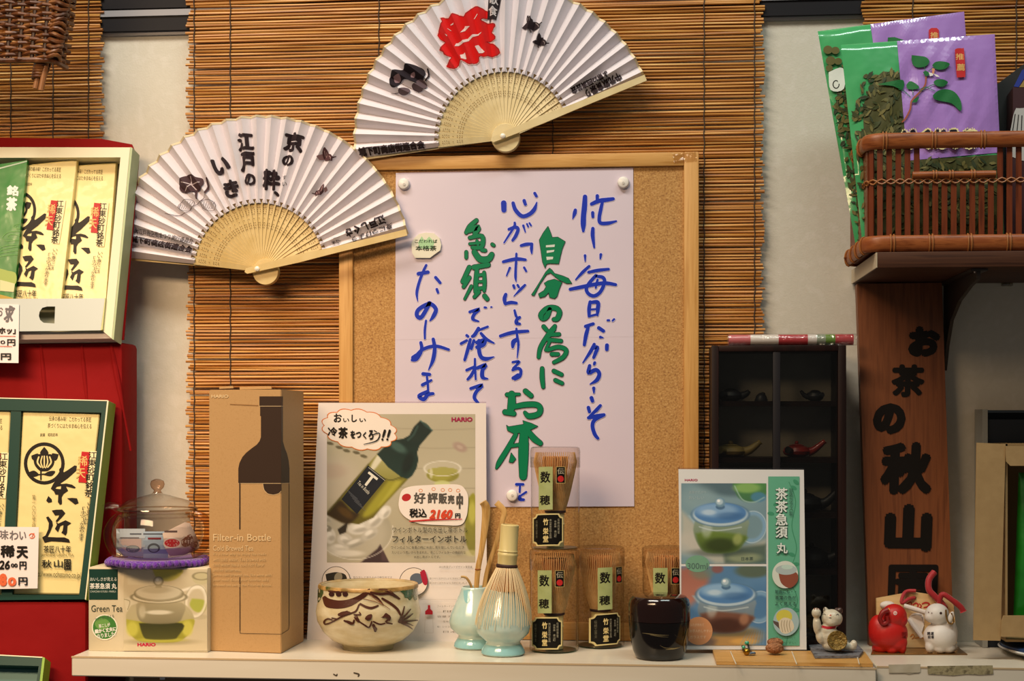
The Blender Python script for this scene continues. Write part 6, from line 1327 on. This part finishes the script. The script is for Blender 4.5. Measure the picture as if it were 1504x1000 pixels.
for s in (1, -1):
    q = along(foot(.002) + [foot(.002)[0]], .0031); MB().tube([(x - (-sin(a)) * -.0008 * s * cos(i * pi / 3), y, tz + s * .0026 * sin(i * pi / 3.16)) for i, (x, y, a) in enumerate(q)], .0010, 6).build('cross_twine', bw_, bk_)
def wrap(b, x, y, a, z, hh, d=0):
    o = []
    for i in range(13): t = 2 * pi * i / 12; ex, ey = -sin(a), cos(a); k = sin(t) * .0046; o.append((x + ex * k + cos(a) * d, y + ey * k + sin(a) * d, z + cos(t) * hh))
    b.tube(o, .0009, 6)
for step, zz in ((.052, kz1 - .009), (.041, kz0 + .009)):
    for x, y, a in along(cl_, step):
        if y > by0 + .09 and x > bx0 + .03: continue
        b = MB(); wrap(b, x, y, a, zz, .0096, -.0015); wrap(b, x, y, a, zz, .0096, .002); b.build('rattan_wrap', bw_, bk_)
for px in (1372, 1396, 1428):
    b = MB(); wrap(b, P(px, 257, by0).x, by0 - .001, 0, hzz, .0048, -.0012); wrap(b, P(px, 257, by0).x, by0 - .001, 0, hzz, .0048, .002); b.build('rattan_wrap', bw_, bk_)
# tea leaf bags in the basket
def leafbag(label, pl, cn, split, leafc, green, purple, sd, full):
    u = lambda a, c, t: (a[0] + (c[0] - a[0]) * t, a[1] + (c[1] - a[1]) * t)
    S = Pill(pl, cn, .007, .0038, sd); base = pl.at((cn[2][0] + cn[3][0]) / 2, cn[2][1], 0)
    t = thing('tea_bag', label, 'tea bag', base, 'purple and green tea bags in the basket')
    S.mesh(30, 30).build('pouch', green, t, sharp=80)
    def q(a, c): (ax, ay), (bx, by), (cx, cy), (dx, dy) = cn; return ((1 - c) * ((1 - a) * ax + a * bx) + c * ((1 - a) * dx + a * cx), (1 - c) * ((1 - a) * ay + a * by) + c * ((1 - a) * dy + a * cy))
    pr = Print(S, t, h=.0006, step=4e-5)
    pr.poly('purple_label', purple, [q(split, 0.0), q(1, 0.0), q(1, .55), q(split, .57)])
    pr.poly('leaf_mass', leafc[0], [q(.10, .30), q(.2, .17), q(split * .7, .14), q(split, .15), q(split, .57), q(.98, .56), q(.96, .96), q(.05, .96)])
    rnd = random.Random(sd)
    for k in range(900):
        a, c = rnd.uniform(.03, .97), rnd.uniform(.14, .97); c = max(c, .14 + .25 * max(0, .16 - a) / .16 + .02 * sin(a * 40))
        if c < .57 and a > split: continue
        x, y = q(a, c); L = rnd.uniform(4, 9); wv = rnd.uniform(1.5, 3.2); an = rnd.uniform(0, pi); cxx, sxx = cos(an), sin(an)
        pr.h = .0008 + rnd.uniform(0, .0012); m = leafc[rnd.randrange(len(leafc))]; pt_ = [(-L, 0), (-L * .3, wv), (L * .5, wv * .8), (L, 0), (L * .3, -wv), (-L * .5, -wv * .7)]
        if not all(0 < S.uv(x + X_ * cxx - Y_ * sxx, y + X_ * sxx + Y_ * cxx)[0] < (split if c < .56 else 1) for X_, Y_ in pt_): continue
        hh = pr.h; pr.mb('tea_leaves', m).add([S.at(x + X_ * cxx - Y_ * sxx, y + X_ * sxx + Y_ * cxx, hh + rnd.uniform(0, .0006)) for X_, Y_ in pt_], [(0, 1, 2, 3, 4, 5)])
    pr.h = .0024; pr.crop(1190, 20, 5)
    lg = ink('#1f6a35'); st_ = ink('#a0553a')
    if full:
        pr.stroke('plant_print', st_, '12:850,440 845,520 800,580 745,640 735,700 700,770 675,795'); 
        for s in ('5:800,575 880,530 930,515', '5:800,560 850,540 920,570', '5:755,600 752,560', '5:735,610 690,570 650,555', '5:845,420 838,390', '5:870,420 920,385'): pr.stroke('plant_print', lg, s)
        for s in ('745,305 800,310 850,320 875,350 850,385 790,395 755,375 745,340', '895,380 920,355 970,350 1025,368 990,405 930,410', '490,520 600,495 670,485 690,505 680,555 640,545 600,530', '705,525 735,495 790,525 795,550 720,555', '905,505 925,485 975,482 1012,505 975,535 930,530', '900,600 940,565 1000,555 1060,575 1105,640 1105,715 1040,660 950,640 910,625', '828,430 850,420 880,440 850,460', '745,650 770,625 800,610 780,650'): pr.poly('plant_print', lg, s, True)
        for s in ('870,430 905,440 900,455 880,460', '905,440 935,450 950,465 925,462', '895,400 915,405 910,440 895,440'): pr.poly('flower_print', ink('#e6e0da') if '895,400' not in s else ink('#d8906a'), s)
        pr.poly('red_seal', ink('#c22a2c'), '1062,265 1080,255 1115,255 1130,268 1140,450 1125,465 1090,467 1075,452', True); pr.text('seal_lettering', ink('#e0b06a'), '推', 1068, 292, 1128, 340, bold=.02); pr.text('seal_lettering', ink('#e0b06a'), '薦', 1076, 368, 1136, 420, bold=.02)
        for i, c_ in enumerate('どくだみ茶'):
            x = 670 + i * 112; pr.text('title_edge', ink('#e6d8a0'), c_, x - 6, 836, x + 118, 1000, bold=.11); pr.text('title_lettering', ink('#1a1620'), c_, x + 4, 848, x + 106, 988, bold=.05)
    else:
        pr.poly('plant_print', lg, '570,175 620,172 690,195 640,212 570,210'); pr.poly('red_seal', ink('#c22a2c'), '870,120 890,105 930,105 945,120 950,300 875,300'); pr.text('seal_lettering', ink('#e0b06a'), '推', 882, 135, 940, 180, bold=.02)
        for x, y, r in ((130, 265, 34), (185, 270, 30), (150, 345, 36), (205, 350, 28), (140, 400, 26)): pr.ell('tea_buds', leafc[1], x, y, r, r * .9)
        pr.poly('white_print', ink('#d9dcd2'), '135,430 240,400 248,550 150,560', True); pr.ring('white_print', ink('#2a2a22'), 190, 520, 22, 28, 8)
    pr.flush(); return t
gbag = mat('bag_green', '#46a866', .22, coat=.9, coatr=.05, bump=.24, bscale=16, bdist=.012, var='#3b9a5a', vscale=(20, 20, 20)); pbag = mat('bag_purple', '#a67dc8', .25, coat=.9, coatr=.05, bump=.22, bscale=16, bdist=.012)
lfm = [ink('#4a4a26'), ink('#5f5c30'), ink('#3c4422'), ink('#726a3a'), ink('#323d25')]
pA = lean(1350, 372, -.165, 60, -.128); pB = lean(1320, 372, -.115, 30, -.080)
leafbag('tea bag with purple plant label, front one of the two in the basket', pA, [(1235, 66), (1461, 50), (1476, 366), (1268, 370)], .365, lfm, gbag, pbag, 2, True)
leafbag('tea bag leaning behind another, its purple top edge highest in the basket', pB, [(1201, 46), (1416, 17), (1442, 360), (1258, 368)], .36, lfm, gbag, pbag, 6, False)
# dark packet at the right of the bags
dkp = lean(1480, 372, -.145, 90, -.12)
dp = thing('dark_packet', 'black and maroon packet with a grey label, beside the purple tea bag', 'packet', dkp.at(1500, 372, 0))
MB().slab(dkp, [(1488, 128), (1530, 95), (1580, 95), (1580, 372), (1486, 372)], 0, -.03).build('front', mat('packet_maroon', '#3a1a1f', .4, coat=.3), dp, smooth=False)
MB().prism([dkp.at(x, y, -.0302) for x, y in ((1460, 127), (1504, 94), (1530, 93), (1530, 370), (1468, 370))], (0, .012, 0)).build('back_flap', mat('packet_black', '#15110f', .5), dp, smooth=False)
pr = Print(dkp, dp, h=.0004); pr.poly('blue_stripe', ink('#2b3a8c'), '1489,127 1501,103 1530,90 1530,102 1506,112 1496,128'); pr.poly('gold_stripe', ink('#9a8048'), '1497,128 1507,113 1530,103 1530,128')
pr.poly('grey_label', ink('#b5b3b0'), '1488,170 1492,160 1498,159 1560,162 1560,230 1486,230', True)
for k in range(5): pr.line('label_lettering', ink('#34302e'), 1491 + k * 5, 168 + k * 1, 1487 + k * 6.5, 195, 1.6)
pr.flush()
# ------------------------------------------------------------------ sheep, plaque, gold mat
gmz = SZ
gm_ = thing('gold_sheet', 'thin gold card under the red and white sheep figurines', 'card', PZ(1345, 957, SZ))
MB().prism([PZ(1279, 961.5, SZ + .0004), PZ(1421, 961.5, SZ + .0004), PZ(1404, 949, SZ + .0004), PZ(1284, 949, SZ + .0004)], (0, 0, .0008)).build('sheet', mat('gold_card', '#a87c42', .25, .7, var='#8f6634', vscale=(30, 30, 30)), gm_, smooth=False)
gz = SZ + .0014
def sheep(label, bc, parts, m, grp='sheep figurines'):
    c = PZ(bc[0], bc[1], gz); c.y = -.094; s = (c - CAM).dot(FWD) / F
    t = thing('sheep_figurine', label, 'sheep figurine', c, grp)
    V = lambda x, y, d: P(1270 + x / 6.248, 840 + y / 6.248, c.y + d / 6.248 * s)
    k = s / 6.248
    o = blend([(V(x, y, d), a * k, b_ * k, e * k) for x, y, d, a, b_, e in parts], .0011, 'body', m, t, 4)
    return t, o, V, k
rm_ = mat('sheep_red', '#bb1c17', .45, spec=.4); wm_ = mat('sheep_white', '#d9d3cc', .45, spec=.4)
t, o, V, k = sheep('red ceramic sheep figurine facing the white one', (1305, 954), [(215, 560, 0, 178, 150, 165), (130, 520, 10, 95, 110, 130), (270, 400, -30, 115, 105, 108), (335, 440, -50, 58, 65, 58), (150, 690, 10, 75, 90, 55), (290, 640, -40, 100, 85, 95), (250, 710, -60, 55, 50, 40), (345, 690, -60, 38, 45, 62), (110, 700, 60, 45, 50, 45)], rm_)
MB().tube(catmull([V(215, 345, -128), V(165, 370, -140), (V(140, 425, -138)), V(165, 475, -134), V(210, 455, -140), V(205, 405, -146)], 5), [26 * k - 12 * k * i / 26 for i in range(26)], 10).build('horn', mat('sheep_red_dark', '#8a1210', .45), t)
pr = Print(Skin(o), t, h=.0003).crop(1270, 840, 6.248)
pr.ell('eye', ink('#ead9cf'), 280, 377, 17, 18); pr.ell('eye', ink('#b01a17'), 280, 377, 11, 12); pr.ell('eye', ink('#e0b8a8'), 281, 378, 4, 5)
pr.text('stamp', ink('#7a1512'), '開', 342, 550, 384, 580); pr.text('stamp', ink('#7a1512'), '運', 342, 582, 384, 608); pr.stroke('gold_tuft', ink('#d9a03a'), '14:190,350 215,335 225,345'); pr.flush()
t, o, V, k = sheep('white ceramic sheep figurine with a gold edged ear', (1380, 954), [(695, 590, 0, 152, 140, 135), (665, 385, -20, 108, 98, 98), (610, 410, -30, 60, 70, 55), (760, 560, 20, 90, 110, 140), (600, 680, -30, 45, 60, 65), (690, 690, -50, 65, 55, 55), (760, 690, -20, 70, 80, 55), (810, 680, 40, 40, 50, 50)], wm_)
MB().ball(V(788, 420, -95), 26 * k, 16 * k, 62 * k, 16, 12, Matrix.Rotation(radians(22), 3, 'Y')).build('ear', wm_, t)
MB().tube(catmull([V(745, 345, -108), V(750, 410, -112), V(770, 465, -112), V(800, 475, -106), V(815, 445, -100), V(795, 375, -104)], 5), 8 * k, 8).build('gold_edge', mat('gold_paint', '#8c6a35', .35, .6), t)
pr = Print(Skin(o), t, h=.0003).crop(1270, 840, 6.248)
pr.ell('eye', ink('#3a2420'), 699, 377, 12, 12); pr.ell('nostril', ink('#6a4a44'), 586, 370, 5, 6); pr.ell('nostril', ink('#6a4a44'), 616, 377, 5, 6)
pr.text('stamp', ink('#3f3a3c'), '開', 574, 550, 602, 578, bold=.03); pr.text('stamp', ink('#3f3a3c'), '運', 606, 550, 634, 578, bold=.03); pr.text('stamp', ink('#3f3a3c'), '招', 578, 582, 604, 610, bold=.03); pr.text('stamp', ink('#3f3a3c'), '福', 608, 582, 634, 610, bold=.03); pr.flush()
ema0 = PZ(1345, 950.5, gz); ema = lean(1345, 950.5, -.064, 870, -.053)
em = thing('votive_plaque', 'house shaped pale wooden votive plaque behind the two sheep', 'plaque', ema.at(1345, 951, 0))
MB().slab(ema, [(1287, 878), (1340, 868.5), (1400, 878), (1406, 951), (1289, 951)], 0, -.006).build('board', mat('ema_wood', '#d6b077', .5, var='#e0bd86', vscale=(10, 40, 200)), em, smooth=False)
pr = Print(ema, em, h=.0004).crop(1270, 840, 6.248); rd2 = ink('#b8302a')
for q in ('10:390,290 420,275 430,300 405,320', '14:445,300 470,285 490,300 480,325 450,325', '10:500,290 520,310 500,330', '14:530,290 560,280 590,290 580,315 545,325', '10:560,320 590,335', '9:440,335 520,330', '12:745,300 760,330', '9:600,300 625,320'): pr.stroke('red_print', rd2, q)
for q in ('9:420,590 440,570 455,590 435,612', '9:460,605 500,600', '8:510,590 540,610'): pr.stroke('orange_print', ink('#c98038'), q)
pr.poly('animal_print', ink('#e6d9cc'), '400,420 440,380 500,375 540,400 545,470 500,500 430,490', True); pr.poly('animal_print', ink('#d08a3a'), '450,450 475,415 500,420 480,455', True); pr.stroke('animal_print', ink('#3f3a4a'), '7:415,415 440,400 520,395'); pr.ring('animal_print', ink('#55506a'), 515, 435, 18, 22, 5)
pr.ell('hole', ink('#2a1a12'), 460, 236, 13, 15); pr.flush()
rc_ = mat('red_cord', '#a81620', .6, sheen=.3)
E_ = lambda x, y, h: ema.at(1270 + x / 6.248, 840 + y / 6.248, h)
MB().tube(catmull([E_(458, 236, .001), E_(400, 250, .005), E_(340, 285, .008), E_(352, 215, .006), E_(390, 175, .003), E_(470, 172, .0045)], 6), .0021, 10).build('cord', rc_, em)
MB().tube(catmull([E_(640, 0, .004), E_(590, 70, .006), E_(590, 160, .007), E_(640, 220, .007), E_(700, 280, .006), E_(730, 320, .004)], 6), .0038, 12).build('cord', rc_, em)
MB().tube(catmull([E_(690, 330, .006), E_(690, 250, .009), E_(720, 205, .011), E_(800, 255, .011), E_(880, 320, .009), E_(905, 362, .008)], 6), [.0032] * 20 + [.0036] * 10 + [.0044], 12).build('cord', rc_, em)
om = mat('omikuji_paper', '#ddd3ca', .7)
ft = thing('paper_fortune', 'rolled white paper fortune lying across the votive plaque', 'paper', E_(460, 500, .004))
MB().tube([E_(360, 310, .007), E_(460, 340, .009), E_(560, 372, .010)], [.0028, .003, .0028], 10).build('paper_roll', om, ft)
MB().tube([E_(405, 430, .006), E_(470, 520, .008), E_(525, 600, .008)], [.0028, .0032, .0026], 10).build('paper_roll', om, ft); MB().slab(ema, [(1336, 905), (1352, 902), (1357, 918), (1352, 935), (1342, 920)], .0014, .0022).build('paper_sheet', om, ft, smooth=False)
MB().ball(E_(210, 305, .006), .009, .006, .005, 14, 10).build('paper_tuft', om, ft)
# ------------------------------------------------------------------ cardboard box group
bd_ = thing('blue_dish', 'shallow blue tray with a white rim under the cardboard box', 'tray', PZ(1545, 940, SZ))
bc0 = PZ(1553, 939, SZ); bc0.y = -.098; bs_ = .00079
MB().lathe(bc0, [(.06, .0003), (.088, .004), (.0955, .0075), (.0975, .0085), (.096, .0100), (.0935, .0078)], 64).build('rim', mat('dish_white', '#d5d3cd', .3, coat=.5), bd_)
MB().lathe(bc0, [(.0945, .0086), (.0945, .0125), (.090, .0135), (0, .0135)], 64).build('inner', mat('dish_blue', '#1d3a66', .35), bd_)
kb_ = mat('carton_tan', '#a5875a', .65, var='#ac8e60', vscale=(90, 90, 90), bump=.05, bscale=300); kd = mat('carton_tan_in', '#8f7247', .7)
cz0 = SZ + .0138; xb0 = P(1475, 900, -.142).x; zc0 = P(1470, 944, -.142).z; zc1 = P(1477, 652, -.142).z
zc0 = max(zc0, cz0 + .0005)
ob = thing('cardboard_box', 'open tan cardboard box standing on end with a green bag inside', 'box', (xb0 + .06, -.1, zc0))
MB().slab(vplane(-.142), [(1434.5, 650), (1477, 652), (1469.5, 941), (1430, 940)], 0, -.003).build('flap', kb_, ob, smooth=False)
MB().box((xb0 + .002, -.138, zc0 + .004), (xb0 + .0045, -.055, zc1)).build('side_wall', kb_, ob, smooth=False); MB().box((xb0 + .002, -.0575, zc0 + .004), (.58, -.0545, zc1)).build('back_wall', kd, ob, smooth=False)
MB().box((xb0 + .002, -.138, zc1 - .003), (.58, -.055, zc1)).build('top_wall', kd, ob, smooth=False); MB().box((xb0 + .002, -.14, zc0 + .001), (.58, -.055, zc0 + .0038)).build('bottom_wall', kd, ob, smooth=False)
MB().slab(vplane(-.1445), [(1477, 655), (1600, 655), (1600, 684), (1484, 684), (1478, 678)], 0, -.002).build('top_flap', kb_, ob, smooth=False)
MB().slab(vplane(-.1445), [(1471, 912), (1474, 904), (1600, 904), (1600, 937), (1470, 935)], 0, -.002).build('bottom_flap', kb_, ob, smooth=False)
gbp = thing('green_bag', 'bright green foil bag inside the open cardboard box', 'bag', (P(1530, 900, -.1).x, -.1, zc0 + .005))
Pill(lean(1530, 915, -.118, 690, -.112), [(1496, 694), (1590, 694), (1590, 916), (1488, 916)], .012, .003, 4).mesh(20, 24, .002).build('pouch', mat('bag_bright_green', '#1f8a22', .3, coat=.6, bump=.3, bscale=25, bdist=.01, var='#14701a', vscale=(14, 14, 14)), gbp, sharp=80)
nb = thing('navy_box', 'dark navy box with a pale edge behind the cardboard box', 'box', (P(1500, 940, -.04).x, -.03, SZ + .0003))
nx0 = P(1443, 640, -.048).x; nz1 = P(1460, 601, -.048).z
MB().box((nx0, -.048, SZ + .0005), (nx0 + .006, -.006, nz1)).build('edge_panel', mat('edge_grey', '#9a9a92', .5), nb, smooth=False)
MB().box((nx0 + .0062, -.014, SZ + .0005), (.56, -.008, nz1 - .001)).build('back_panel', mat('navy_card', '#121a24', .45), nb, smooth=False); MB().box((nx0 + .0062, -.048, nz1 - .004), (.56, -.014, nz1 - .001)).build('top_panel', mat('navy_edge', '#2c3844', .45), nb, smooth=False)
MB().box((nx0 + .0062, -.044, SZ + .0005), (.56, -.040, nz1 - .012)).build('front_panel', mat('navy_card', '#121a24'), nb, smooth=False)
# ------------------------------------------------------------------ wicker basket, high on the blind
wb_ = mat('wicker', '#48260f', .42, spec=.4, var=['#63381a', '#8a5a30'], vscale=(60, 60, 60)); wdk = mat('wicker_stake', '#3a2012', .5)
wk2 = thing('wicker_basket', 'dark wicker basket hanging high over the bamboo blind, with one wrapped foot', 'basket', P(20, 90, -.11))
yF, yB = -.135, -.095
def wpath(z, k):          # front edge, round the corner and along the side
    xr = P(78, 84, yF).x + (z - zW0) * .16; r = .014
    o = [(-.98 + (xr - r + .98) * i / 18, yF) for i in range(19)] + [(xr - r + r * sin(t), yF + r - r * cos(t)) for t in [pi / 2 * i / 6 for i in range(1, 7)]] + [(xr, yF + r + (yB - yF - r) * i / 8) for i in range(1, 9)]
    return o
zW0 = P(40, 86, yF).z; b = MB(); rnd = random.Random(2)
for row in range(30):
    z = zW0 + .0015 + row * .0044; q = along(wpath(z, 0), .0075); pts = []
    for i, (x, y, a) in enumerate(q):
        off = .0032 * cos(pi * (i / 2.0) + pi * row) + rnd.uniform(-.0004, .0004)
        pts.append((x + sin(a) * off, y - cos(a) * off, z + .0013 * sin(i * .35 + row * 2) + rnd.uniform(-.0004, .0004) - .012 * max(0, (-.66 - x)) ))
    b.tube(pts, .0024, 7)
b.build('weave', wb_, wk2)
b = MB()
for x, y, a in along(wpath(zW0, 0), .015): b.tube([(x, y, zW0 - .001), (x + .010, y, zW0 + .14)], .0026, 7)
b.build('stakes', wdk, wk2)
b = MB(); xc = wpath(zW0, 0)[24]
for i in range(22):
    z = zW0 + .002 + i * .0062; c = Vector((wpath(z, 0)[22][0] - .001, wpath(z, 0)[22][1] + .002, z)); o = []
    for j in range(9): t = pi * 1.3 * j / 8 - .9; o.append(c + Vector((.0105 * cos(t) * .8, -.0105 * sin(t) * .7 - .003, .002 * sin(t * 2 + i))))
    b.tube(o, .0026, 7)
b.build('corner_braid', wb_, wk2)
MB().tube([(x, y, zW0 - .002) for x, y in wpath(zW0, 0)], .0036, 8).build('bottom_rim', wb_, wk2)
lp0, lp1 = P(66, 84, yF + .012), P(56, 117, yF + .012); b = MB(); ax = (lp1 - lp0).normalized()
for i in range(9):
    c = lp0.lerp(lp1, i / 8); r = .0092 - .0026 * i / 8; o = [c + Vector((cos(t) * r, sin(t) * r, .0006 * t)) for t in [2 * pi * j / 16 for j in range(17)]]; b.tube(o, .0019, 7)
b.build('foot_wrap', wb_, wk2)
foot_ = MB(); foot_.tube([lp0 + Vector((-.003, -.001, 0)), P(52, 130, yF + .010)], .0034, 10); foot_.build('foot_peg', mat('peg', '#8c5a30', .5), wk2)
foot_ = MB(); foot_.tube([lp0 + Vector((.004, -.002, 0)), P(60, 133, yF + .008)], .0034, 10); foot_.build('foot_peg', mat('peg', '#8c5a30'), wk2)
